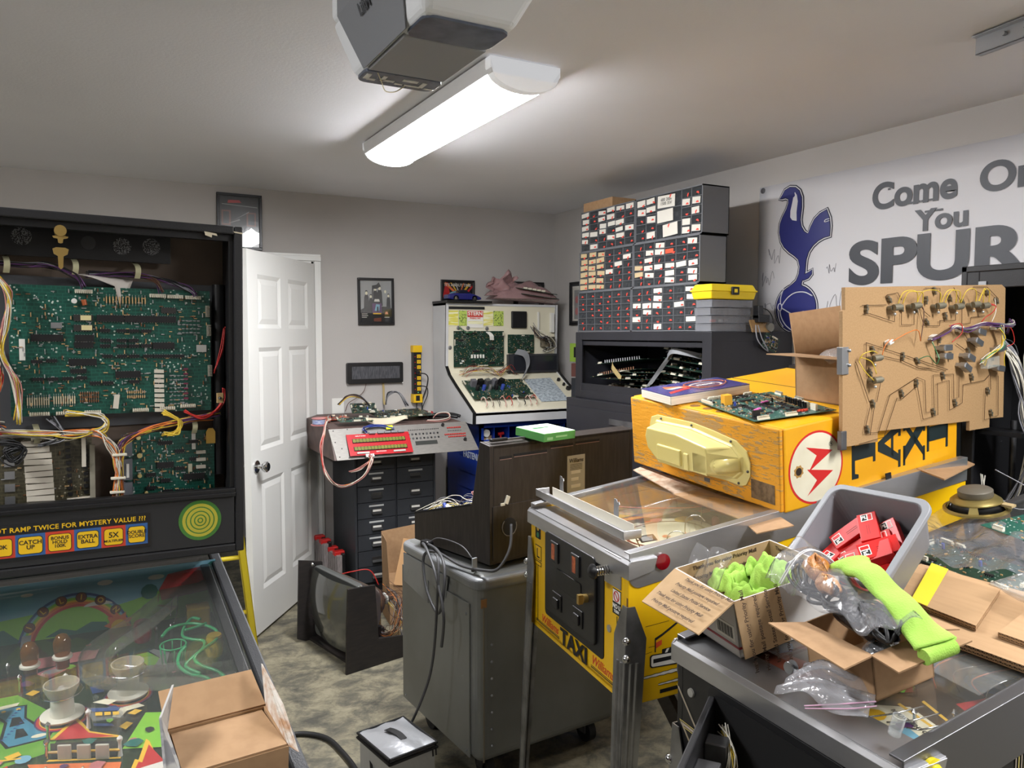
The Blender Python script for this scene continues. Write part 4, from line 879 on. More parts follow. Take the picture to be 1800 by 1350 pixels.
for c in range(2):
    for r in range(8):
        o = put('drawer', drw, t, TR((.015+c*.244, -.004, .115+r*dz)))
        put('handle', hn, o, TR((.118,0,dz*.34)))
        if (r+c*3)%4 != 1: put('label', lblp, o, TR((.118,-.001,dz*.34+.007)))
        if c == 0 and r > 1 or (c == 1 and r in (3,6,7)): put('label_tape', tape, o, TR((.116+.004*c,0,dz*.72)))
# red/black tool cases between cabinet and door
for i, (x, y, z) in enumerate(((1.235,4.70,.33),(1.275,4.55,.29))):
    t = thing('tool_case', ['clear-sided tool case with red latches leaning by the door casing, the far one','clear-sided black tool case with a red latch, the nearer one beside the drawer cabinet'][i], 'case', TR((x,y,0), rz=-86), group=None)
    m = MB(); m.b(-.10,.10,0,.022,.0,z); m.build('case_half', blackp, t, bevel=.006)
    m = MB(); m.b(-.10,.10,-.03,0,.0,z-.01)
    for k in range(6): m.b(-.09+k*.033,-.085+k*.033,-.034,-.03,.01,z-.02)
    m.build('clear_half', mat('frosted_plastic', (150,142,140), .3, var=(120,112,112), vs=20, stretch=(6,6,1)), t, bevel=.005)
    for q in ((-.08,-.035),(.03,.075)): m = MB(); m.b(q[0],q[1],-.036,.026,z-.016,z+.01); m.build('latch', redp, t, bevel=.004)
# test panel box
wood = mat('brown_veneer', (98,78,72), .55, var=(78,62,58), vs=20, stretch=(8,1,1))
t = thing('test_bench_box', 'slanted metal test console on the dark grey drawer cabinet, covered in boards', 'test console', TR((1.15,4.11,0)))
m = MB()
prof = [(0,.905),(.105,1.062),(.72,1.085),(.72,.902),(.02,.902)]
m.prism(prof, 0, .012, 'x'); m.prism(prof, .793, .805, 'x'); m.prism([(.11,1.055),(.72,1.078),(.72,1.086),(.11,1.066)], .01, .80, 'x'); m.b(.012,.793,.05,.72,.902,.91); m.build('console_box', wood, t)
FP = axes((0,-.002,.903), (1,0,0), (0,.105,.157))      # on the slanted front: x right, y up the slope
alu = mat('brushed_aluminium', (138,135,130), .5, .5, var=(128,125,120), vs=30, stretch=(1,10,1))
fpo = bpy.data.objects.new('front_panel', None); COL.objects.link(fpo); fpo.parent = t; fpo.matrix_local = FP
m = MB(); m.prism([(.012,0),(.865,-.0),(.83,.192),(-.005,.192)], 0, .004, 'z'); m.build('panel_plate', alu, fpo, bevel=.001)
dot = shared('pdot', lambda m: m.lathe([(.0042,0),(.0042,.003),(.003,.005),(.0001,.005)], n=8), WIRE['black']); dotr = shared('pdotr', lambda m: m.lathe([(.006,0),(.006,.004),(.004,.007),(.0001,.007)], n=8), WIRE['red'])
dotw = shared('pdotw', lambda m: m.lathe([(.005,0),(.005,.002),(.0001,.002)], n=8), mat('grey_jack',(70,70,70),.4))
for i in range(17): put('jack', dot, fpo, TR((.455+i*.0115,.155+i*.0,.004), sc=(.7,.7,1)))
for r in range(2):
    for i in range(9): put('switch', dotw if i%2 else dot, fpo, TR((.45+i*.0225,.128-r*.027,.004), sc=(1.4,1.4,1)))
for r, (n, x, y) in enumerate(((8,.70,.155),(12,.675,.112),(10,.695,.096))):
    for i in range(n): put('red_jack', dotr, fpo, TR((x+i*.0115,y,.004), sc=(.8,.8,1)))
for i in range(8): put('jack', dot, fpo, TR((.70+i*.0115,.135,.004), sc=(.6,.6,1)))
for x, y in ((.672,.175),(.79,.072)): m = MB(); m.cyl((x,y,.004),(x,y,.018),.009,n=14); m.build('knob', blackp, fpo, smooth='auto')
m = MB(); m.b(.48,.615,.058,.082,.004,.006); m.build('display_window', mat('lcd_dark',(58,60,58),.2), fpo)
for x, y in ((.02,.18),(.10,.185),(.03,.02),(.05,.07),(.02,.11),(.08,.01),(.83,.18)): put('screw', dot, fpo, TR((x,y,.004), sc=(.8,.8,.5)))
rb = thing('display_board', 'red display board with two rows of green segment digits, leaning on the test console', 'circuit board', TR((1.15,4.11,0)) @ FP @ TR((.082,.012,.022), rx=-4, rz=-.5))
rbm = mat('red_circuit_board', (178,26,36), .35)
m = MB(); m.b(0,.365,0,.135,0,.002); m.build('board_base', rbm, rb)
m = MB(); m.b(.028,.335,.028,.052,.002,.008); m.b(.028,.335,.078,.102,.002,.008); m.build('display_block', blackp, rb)
seg = shared('sg', lambda m: [m.b(*a,.0,.0015) for a in ((.0,.015,.0,.0025),(.0,.015,.0175,.020),(.0,.0025,0,.02),(.0125,.015,0,.02),(.0,.015,.009,.0115),(.0062,.0088,0,.02))], mat('segment_green',(150,155,60),.4,emit=(150,155,60),es=.15))
for r in range(2):
    for i in range(16): put('digit', seg, rb, TR((.031+i*.019,.0300+r*.05,.008)))
for x0 in (.04,.25): m = MB(); m.b(x0,x0+.07,.008,.018,.002,.008); m.build('connector', mat('grey_conn',(180,180,175),.5), rb)
text('lettering', 'ELECTRONICS', .009, paper, rb, TR((.18,.018,.0023)), .02); text('lettering', 'DISPLAY BOARD', .008, paper, rb, TR((.08,.122,.0023)), .02)
for x0 in (.13,.18,.22,.26,.30): m = MB(); m.b(x0,x0+.036,.128,.14,.0,.014); m.build('header', mat('grey_conn2',(120,122,125),.5), rb)
m = MB(); m.b(.235,.275,.15,.175,.012,.014); o = m.build('sticker', mat('fluorescent_yellow',(232,240,30),.5), rb)
for x0 in (.085,.112): m = MB(); m.b(x0,x0+.02,-.016,.002,.002,.010); m.build('white_plug', white_p, rb)
def W2(pts): return pts
o = wire_bundle('cable_loop', rb, [(.10,-.01,.01),(.10,-.05,.03),(.05,-.12,-.02),(-.06,-.14,-.07),(-.14,-.08,-.03),(-.15,.05,.0),(-.12,.15,.0),(-.09,.235,-.02),(-.06,.26,-.05)], 6, .002, .004, ['pink','red','white','orange','brown'], 3, .0022)
wire_bundle('cable_loop', rb, [(.12,-.01,.01),(.10,-.045,.02),(.05,-.07,-.02),(.0,-.06,-.06)], 3, .002, .003, ['pink','white'], 4, .0022)
wire_bundle('blue_wires', rb, [(.12,.14,.01),(.10,.16,.02),(.14,.178,.015),(.22,.172,.012),(.28,.15,.01)], 7, .002, .004, ['blue','black','blue'], 5, .002)
TB = lambda x, y, z=.0, rz=0, rx=0: TR((1.15+x, 4.11+y, 1.064+.037*(y-.1)+z), rx=rx+2, rz=rz)
board('circuit_board', 'large dark green board lying at the right on top of the test console', TB(.33,.20,.03,4,3), .36, .24, 11, nchip=14, big=4, ncon=6, parts=120, labels=3)
board('circuit_board', 'small green board at the front left corner on top of the test console', TB(.075,.14,.03,-3,2), .19, .13, 12, nchip=5, big=1, ncon=4, mt=pg, parts=50)
board('circuit_board', 'slim board with white blocks standing in the middle on the test console', TB(.20,.33,.05,-12,14), .15, .16, 13, nchip=5, big=1, ncon=5, parts=50, labels=4)
board('circuit_board', 'orange board at the left on top of the test console', TB(.05,.36,.012,4), .17, .15, 14, nchip=4, big=1, ncon=3, mt=mat('orange_circuit_board',(190,80,50),.4), parts=30)
t = thing('wire_spool', 'small spool of blue and white wire at the left corner of the test console', 'spool', TB(-.01,.28,.0))
m = MB(); m.lathe([(.001,.0),(.045,.0),(.045,.004),(.02,.006),(.02,.035),(.04,.037),(.04,.041),(.001,.041)], n=20); m.build('reel', mat('pinkish_reel',(190,120,120),.4), t, smooth='auto')
m = MB(); m.lathe([(.02,.007),(.036,.008),(.036,.034),(.02,.035)], n=20); m.build('wound_wire', mat('blue_white_wire',(190,195,205),.5,var=(60,90,170),vs=60,stretch=(1,1,8)), t, smooth='auto')
wire_bundle('connector_wires', None, [(1.32,4.62,1.16),(1.38,4.60,1.21),(1.45,4.55,1.20),(1.50,4.52,1.13)], 4, .003, .006, ['black','brown','yellow'], 8, .003); tag(bpy.data.objects['connector_wires'], 'short arched wires over the boards on the test console', 'wires')
o = wire_bundle('connector_wires', None, [(1.62,4.62,1.15),(1.64,4.63,1.21),(1.70,4.61,1.22),(1.74,4.56,1.14)], 4, .003, .004, ['black','grey'], 9, .003); tag(o, 'black wires arching over the rear edge of the large board on the test console', 'wires')
m = MB(); m.grid(lambda u,v: (.225+.25*u, .155-.02*v+.02*sin(u*3), .055-.04*sin(pi*min(1,u*1.1))*(.5+v)*.6-.02*v), 14, 3); o = m.build('ribbon_cable', mat('cream_ribbon',(205,195,170),.6), None, smooth=True, solid=.001, M=TR((1.15,4.11,1.06))); tag(o, 'cream flat ribbon cable draped along the front edge of the test console top', 'ribbon cable')
t = thing('pliers', 'red and black handled pliers at the right end of the test console top', 'pliers', TB(.70,.34,.012,-48))
m = MB(); m.tube([(0,.02,0),(.07,.03,.01),(.14,.03,.008),(.19,.02,0)], .010, 8); m.tube([(0,-.02,0),(.07,-.03,.004),(.14,-.025,.004),(.19,-.015,0)], .010, 8); m.build('grip', blackp, t, smooth=True)
m = MB(); m.box((-.04,0,0),(.09,.035,.012)); m.build('jaw', dsteel, t, bevel=.004)
m = MB(); m.box((-.02,.06,.01),(.10,.07,.03)); o = m.build('red_pouch', mat('red_fabric',(175,52,50),.7), None, bevel=.008, M=TB(.70,.36,.0,-20)); tag(o, 'small red pouch beside the pliers on the test console', 'pouch')
o = wire_bundle('test_lead', None, [(1.80,4.28,1.09),(1.85,4.33,1.11),(1.90,4.30,1.11),(1.89,4.25,1.09),(1.82,4.23,1.08),(1.74,4.24,1.08)], 2, .003, .003, ['white','pink'], 12, .0025); tag(o, 'loose pink and white lead lying at the right of the test console top', 'wires')
# ================================================================== corner test bench (white console) on the blue cabinet
lam = mat('white_laminate', (206,207,208), .4, var=(196,197,198), vs=3)
creamp = mat('cream_panel', (226,220,196), .5)
RG = thing('arcade_test_bench', 'white sided slanted console with cream panel and mounted boards, in the corner', 'test console', TR((2.04,0,0)))
prof = [(4.85,1.04),(4.235,1.04),(4.235,1.11),(4.49,1.255),(4.60,1.325),(4.645,1.375),(4.632,1.79),(4.85,1.80)]
RW = .85
for i, (x0, x1) in enumerate(((0,.018),(RW-.018,RW))): m = MB(); m.prism(prof, x0, x1, 'x'); m.build('side_panel', lam, RG)
for x0 in (-.002, RW-.018):
    m = MB(); m.strip([(x0+.010,y,z) for y, z in ((4.235,1.04),(4.232,1.11),(4.30,1.150),(4.49,1.258),(4.60,1.326),(4.645,1.38),(4.645,1.45),(4.632,1.79))], .021, (1,0,0), .004, 1); m.build('edge_moulding', blackp, RG)
m = MB(); m.b(.018,RW-.018,4.24,4.255,1.04,1.108); m.build('front_board', lam, RG)
m = MB(); m.prism([(4.24,1.105),(4.645,1.333),(4.645,1.318),(4.24,1.09)], .018, RW-.018, 'x'); m.prism([(4.645,1.32),(4.655,1.32),(4.655,1.775),(4.645,1.775)], .018, RW-.018, 'x'); m.build('cream_panel', creamp, RG)
m = MB(); m.b(.0,RW,4.64,4.85,1.775,1.79); m.build('top_board', lam, RG)
m = MB(); m.b(-.01,.32,4.60,4.84,1.79,1.805); o = m.build('base_tray', blackp, None, bevel=.003, M=TR((2.04,0,.001))); tag(o, 'flat black tray on the white corner console, under the blue toy car', 'tray')
UP = lambda x, z, y=4.643: axes((x, y, z+1.04), (1,0,0), (0,0,1))        # upright panel
SL = lambda x, s, h=.0: axes((x, 4.24+s*.8716, 1.107+s*.4903), (1,0,0), (0,.8716,.4903)) @ TR((0,0,h))
def rig_board(name, M, w, h, seed, **k): return board(name, None, M, w, h, seed, par=RG, **k)
b1 = rig_board('cpu_board', UP(.051,.333,4.63), .37, .235, 21, nchip=22, big=5, ncon=6, parts=220, labels=2)
for i in range(5): block(b1, .13+i*.021, .068, .011, .024, .006, paper, 'label')
b2 = rig_board('display_driver_board', UP(.451,.419,4.63), .205, .126, 22, nchip=8, big=0, ncon=2, parts=60, caps=0)
b3 = rig_board('power_board', SL(.058,.12,.02), .44, .215, 23, nchip=3, big=2, ncon=8, parts=150, caps=14)
for i in range(5): block(b3, .05+i*.05, .15, .035, .03, .045, [mat('heat_sink_grey',(120,120,125),.5,.4),blackp,zinc][i%3], 'heat_sink', rz=i*9)
for i in range(5): cap(b3, .06+i*.045, .10, .012, .035, [blackp,WIRE['blue'],zinc][i%3])
m = MB(); m.b(.46,.84,4.605,4.64,1.325,1.452); m.b(.447,.46,4.61,4.64,1.32,1.45); o = m.build('dot_display', mat('dark_display',(50,51,55),.35), RG, bevel=.002)
m = MB(); m.b(.485,.825,4.603,4.606,1.34,1.44); m.build('display_screen', mat('dark_display_glass',(38,40,46),.15), o)
m = MB(); m.b(.482,.60,4.625,4.643,1.628,1.743); m.build('speaker_cover', blackp, RG, bevel=.006)
m = MB(); m.b(.018,.28,4.635,4.643,1.752,1.768); m.build('vent_slot', ink, RG)
stk = mat('sticker_lime', (186,206,96), .6, var=(110,130,60), vs=90, lo=.5, hi=.6)
for a, b_, c in ((.019,.090,mat('sticker_yellow',(222,214,90),.6,var=(240,238,200),vs=80,lo=.45,hi=.55,stretch=(.1,1,1))),(.095,.152,stk),(.275,.345,mat('sticker_yellow',(222,214,90))),(.350,.425,stk)):
    m = MB(); m.b(a,b_,4.6405,4.643,1.643,1.742); m.build('schematic_sticker', c, RG)
m = MB(); m.b(.154,.272,4.6405,4.643,1.630,1.745); so = m.build('logo_sticker', paper, RG)
m = MB(); m.b(.156,.270,4.6395,4.641,1.700,1.742); m.build('red_band', mat('sticker_red',(206,66,52),.5), so)
m = MB(); m.b(.160,.266,4.6395,4.641,1.655,1.672); m.build('yellow_band', mat('sticker_yellow',(222,214,90)), so)
text('lettering', 'STERN', .036, paper, so, UP(.213,.683,4.639), .03); text('lettering', 'PINBALL INC', .014, mat('sticker_red',(206,66,52)), so, UP(.213,.652,4.6395), .03)
for a in ((.690,.700,4.63,4.643,1.61,1.74),(.79,.815,4.62,4.643,1.60,1.735)): m = MB(); m.b(*a); m.build('fluorescent_bracket', white_p, RG)
m = MB(); m.box((.76,4.62,1.535),(.10,.04,.07)); m.build('ballast_module', mat('module_dark',(60,56,48),.5,var=(120,110,90),vs=40), RG, bevel=.004)
wire_bundle('module_wires', RG, [(.65,4.63,1.64),(.68,4.60,1.58),(.73,4.58,1.56),(.78,4.60,1.50),(.72,4.60,1.48)], 9, .002, .012, ['grey','black','brown','white'], 31, .002)
m = MB(); m.b(.525,.745,4.315,4.335,0,.001); 
m = MB(); m.add([(.53,0,0),(.745,.0,0),(.745,.28,0),(.53,.27,0),(.53,0,.001),(.745,0,.001),(.745,.28,.001),(.53,.27,.001)], [(0,3,2,1),(4,5,6,7),(0,1,5,4),(1,2,6,5),(2,3,7,6),(3,0,4,7)])
m.build('pinout_chart', mat('chart_paper',(190,200,206),.5,var=(140,150,160),vs=120,lo=.48,hi=.56,stretch=(.4,1,1)), RG, M=SL(0,.085,.002))
for i, (x, s, r) in enumerate(((.79,.33,.011),(.80,.27,.009),(.808,.22,.016),(.815,.16,.012))): m = MB(); m.cyl((0,0,0),(0,0,.018),r,n=14); m.build('knob', blackp, RG, smooth='auto', M=SL(x,s,0))
for x, z in ((.09,.588),(.16,.588),(.30,.585),(.03,.46)): m = MB(); m.lathe([(.006,0),(.013,0),(.013,.002),(.006,.003)], n=14); m.build('grommet', zinc, RG, M=UP(x,z,4.642))
wire_bundle('harness', RG, [(.09,4.62,1.63),(.13,4.60,1.60),(.20,4.60,1.605)], 4, .002, .004, ['green','black'], 32)
wire_bundle('harness', RG, [(.10,4.60,1.33),(.16,4.56,1.36),(.28,4.56,1.35),(.36,4.58,1.33),(.44,4.60,1.36),(.52,4.62,1.30)], 12, .002, .014, ['white','red','brown','yellow','black'], 33)
for i in range(9): wire_bundle('harness', RG, [(.10+i*.045,4.33,1.18),(.11+i*.045,4.31,1.195),(.115+i*.045,4.275,1.16),(.105+i*.045,4.265,1.14)], 2, .0015, .003, [['white','red'],['brown','white'],['black','white'],['pink','white']][i%4], 40+i)
m = MB(); m.strip([(.50,4.60,1.47),(.56,4.58,1.45),(.575,4.57,1.38),(.54,4.55,1.32),(.49,4.50,1.29)], .045, (.5,0,.6), .002); m.build('grey_ribbon', mat('grey_ribbon',(125,127,130),.5), RG, smooth='auto')
m = MB(); m.strip([(.30,4.63,1.60),(.31,4.60,1.58),(.32,4.61,1.55)], .03, (1,0,0), .004); m.build('white_plug', paper, RG)
# toy car and bundle on top
t = thing('toy_car', 'dark blue toy sports car on the black tray of the corner console', 'toy', TR((2.04+.03,4.66,1.806)))
m = MB(); m.prism([(0,.012),(.0,.040),(.03,.048),(.06,.052),(.09,.05),(.16,.052),(.19,.045),(.235,.028),(.245,.014),(.22,.008),(.03,.008)], .0, .085, 'y'); m.build('body', mat('car_blue',(38,40,110),.25,coat=.6), t, bevel=.008, seg=3)
m = MB(); m.prism([(.075,.05),(.09,.072),(.13,.074),(.165,.052)], .01, .075, 'y'); m.build('cabin', mat('dark_glass',(30,32,48),.15), t, bevel=.004)
for x in (.055,.190):
    for y in (0,.077):
        m = MB(); m.cyl((x,y,.018),(x,y+.01,.018),.019,n=18); w_ = m.build('wheel', rubber, t, smooth='auto'); m = MB(); m.cyl((x,y-.001,.018),(x,y+.011,.018),.011,n=12); m.build('wheel_hub', chrome, w_, smooth='auto')
t = thing('wrapped_bundle', 'bundle of circuit boards in pink bubble wrap on top of the corner console', 'bundle', TR((2.62,4.66,1.825)))
pinkw = clear('pink_bubble_wrap', tint=(225,190,190), alpha=.62, milky=(186,150,150), rough=.25, bump=.6, bs=60)
rnd = random.Random(9)
def blob(w, d, h, f): return lambda u, v: (w*(u-.5), d*(v-.5), h*(sin(pi*u)**.5*sin(pi*v)**.5)*(1+f*sin(u*17+v*5)*.3+f*sin(v*13)*.3))
m = MB(); m.grid(blob(.48,.20,.11,.5), 22, 12); m.grid(lambda u,v: (.48*(u-.5), .20*(v-.5), -.001-.03*u*sin(pi*v)), 10, 4); m.build('wrap', pinkw, t, smooth=True)
m = MB(); m.grid(lambda u,v: (-.26+.20*u+.03*sin(v*9), -.02+.03*sin(u*9), .03+.15*v*(1-.35*abs(u-.6)*2)+.02*sin(u*14)), 12, 8); m.grid(lambda u,v: (-.28+.2*u, -.08+.1*v, .02+.06*v*sin(u*3)), 8, 5); m.build('wrap_end', pinkw, t, smooth=True, solid=.002)
m = MB(); m.box((.06,-.07,.055),(.30,.10,.004), Euler((.1,.12,0)).to_matrix().to_4x4()); m.box((.08,-.08,.02),(.28,.10,.004), Euler((.1,.1,.05)).to_matrix().to_4x4()); m.build('board', pg2, t)
for i in range(5): m = MB(); m.box((-.04+i*.035,-.115,.07-.004*i),(.028,.006,.012)); m.build('connector', pins, t)

# blue bolt-bin cabinet
bl = mat('blue_enamel', (24,62,168), .35, var=(20,54,150), vs=4)
t = thing('bolt_bin_cabinet', 'bright blue steel bolt bin cabinet under the white corner console', 'cabinet', TR((2.13,4.33,0)))
m = MB(); W, Dp, Hb = .84, .5, 1.035
m.b(0,.012,0,Dp,0,Hb); m.b(W-.012,W,0,Dp,0,Hb); m.b(0,W,Dp-.01,Dp,0,Hb); m.b(0,W,0,Dp,Hb-.008,Hb); m.b(0,W,0,.012,Hb-.035,Hb); m.b(0,.03,0,.01,0,Hb); m.b(W-.03,W,0,.01,0,Hb)
for r in range(9): m.b(0,W,0,.3,.06+r*.105,.065+r*.105); m.b(0,W,0,.006,.06+r*.105,.085+r*.105)
for c in range(1,8): m.b(c*W/8-.003,c*W/8+.003,.004,.3,.06,Hb)
m.build('bin_body', bl, t)
text('lettering', 'FASTENAL', .058, mat('blue_cab_print',(190,200,215),.5), t, axes((-.0015,.105,.81), (0,-1,0), (0,0,1)), .03)
for i, c in enumerate(('tan','white','brown')):
    m = MB(); m.box((.045+.02*i,.05,.925),(.04,.04,.05), rotz(i)); o = m.build('spare_part', [mat('spare_tan',(190,160,110),.6),white_p,mat('spare_tan2',(180,150,110),.6)][i], None, bevel=.004, M=TR((2.13,4.33,-.004))); tag(o, ['tan relay part in the top left bin of the blue cabinet','white plastic part in the top left bin of the blue cabinet, middle one','tan coil part in the top left bin of the blue cabinet, right one'][i], 'spare part')
m = MB(); m.lathe([(.01,.0),(.024,.0),(.024,.02),(.01,.02)], (.055,.03,.965), 16, Matrix.Rotation(pi/2,4,'X')); o = m.build('plastic_ring', white_p, None, smooth='auto', M=TR((2.13,4.33,0))); tag(o, 'white plastic ring in the first bin of the blue cabinet', 'spare part')
m = MB(); m.cyl((0,0,0),(0,0,.05),.006); m.cyl((-.02,0,.05),(.02,0,.055),.01); o = m.build('red_spare_part', redp, None, M=TR((2.30,4.37,.90))); tag(o, 'small red spare part in the second bin of the blue cabinet', 'spare part')
# ================================================================== black metal cabinets by the right wall
bc = mat('black_steel_cabinet', (40,40,45), .42, .15, var=(46,46,52), vs=4)
t = thing('steel_cabinet', 'black steel cabinet with an open shelf of boards under the drawer organizers', 'cabinet', TR((2.465,2.645,1.225)))
W, Dp, Hc = 1.11, .52, .375       # local y = along the wall (away from camera), x = towards the wall
m = MB(); m.b(.0005,Dp-.0005,.0005,.02,.04,Hc-.04); m.b(.0005,Dp-.0005,W-.02,W-.0005,.04,Hc-.04); m.b(Dp-.012,Dp-.001,.001,W-.001,.04,Hc-.04); m.b(0,Dp,0,W,0,.045); m.b(0,Dp,0,W,Hc-.045,Hc)
m.b(-.0008,.012,-.0005,.06,.002,Hc-.002); m.b(-.0008,.012,W-.06,W+.0005,.002,Hc-.002); m.b(.012,.02,.05,W-.05,Hc-.075,Hc-.05)
m.build('cabinet_body', bc, t, bevel=.003)
m = MB(); m.b(.004,.012,.05,W-.05,.04,.085); m.build('lower_lip', bc, t)
t = thing('filing_cabinet', 'black lateral filing cabinet below the open shelf cabinet', 'cabinet', TR((2.425,2.60,0)))
m = MB(); m.b(0,.56,0,1.19,0,1.225); m.build('cabinet_body', bc, t, bevel=.004)
for i in range(3): m = MB(); m.b(-.008,0,.02,1.17,.04+i*.39,.40+i*.39); d_ = m.build('drawer', bc, t, bevel=.003); m = MB(); m.b(-.014,-.008,.45,.75,.33+i*.39,.36+i*.39); m.build('handle', dsteel, d_)
# boards piled in the open shelf
CB = lambda x, y, z, rx=0, ry=0, rz=0: TR((2.465+x, 2.645+y, 1.225+z), rx, ry, rz+90)
rnd = random.Random(4)
k = 0
for i in range(7):
    z = .05+i*.018; board('circuit_board', 'dark green board in the left pile on the open shelf, number %s from below' % ('one two three four five six seven'.split()[i]), CB(.36+rnd.uniform(-.04,.04), .56+rnd.uniform(-.05,.05), z, rnd.uniform(.4,1.2), rnd.uniform(.8,1.8), rnd.uniform(-12,12)), .36, .27, 50+i, nchip=5, big=1, ncon=5, parts=40, group=None)
for i, z in enumerate((.17,.225)):
    T_ = board('circuit_board', ['dark green board tilted on top of the left-hand pile on the open black shelf','warped dark green board with tall pins, topmost on the left of the open black shelf'][i], CB(.34, .66-.05*i, z, 2, 9-3*i, 4), .40, .26, 60+i, nchip=4, big=1, ncon=3, parts=60)
    for q in range(16):
        rr = MB(); rr.cyl((.05+q*.019,.24,0),(.05+q*.019,.24,.020),.0035,n=6); rr.build('resistor', [resm[1],zinc][i], T_)
for i in range(6):
    z = .065+i*.037; board('circuit_board', 'dark board in the right pile on the open shelf, number %s from below' % ('one two three four five six'.split()[i]), CB(.38, .10+rnd.uniform(-.01,.01), z, rnd.uniform(-.6,.6), -3-i*.7, rnd.uniform(-4,4)), .34, .30, 70+i, nchip=4, big=1, ncon=6, parts=40)
m = MB(); m.strip([(.10,.40,.285),(.07,.33,.29),(.05,.36,.24),(.04,.42,.17),(.02,.47,.10)], .05, (.3,-.5,.35), .002); m.strip([(.05,.36,.25),(.03,.30,.28),(.06,.22,.27),(.12,.16,.25)], .03, (.2,.2,.5), .002); o = m.build('grey_ribbon_cable', mat('grey_ribbon',(125,127,130),.5), None, smooth='auto', M=TR((2.465,2.645,1.225))); tag(o, 'grey flat ribbon cable hanging out of the open black shelf', 'ribbon cable')
m = MB(); m.strip([(.08,.86,.20),(.06,.83,.18),(.08,.78,.12)], .03, (0,-.3,1), .002); o = m.build('flat_cable', mat('tan_ribbon',(170,150,100),.6), None, M=TR((2.465,2.645,1.225))); tag(o, 'short tan flat cable on the left side of the open black shelf', 'ribbon cable')
board('circuit_board', 'small tan board with copper coils at the left end of the open black shelf', CB(.24,.80,.072,0,0,5), .17, .16, 81, mt=pt, nchip=2, big=0, ncon=4, parts=20, caps=3)
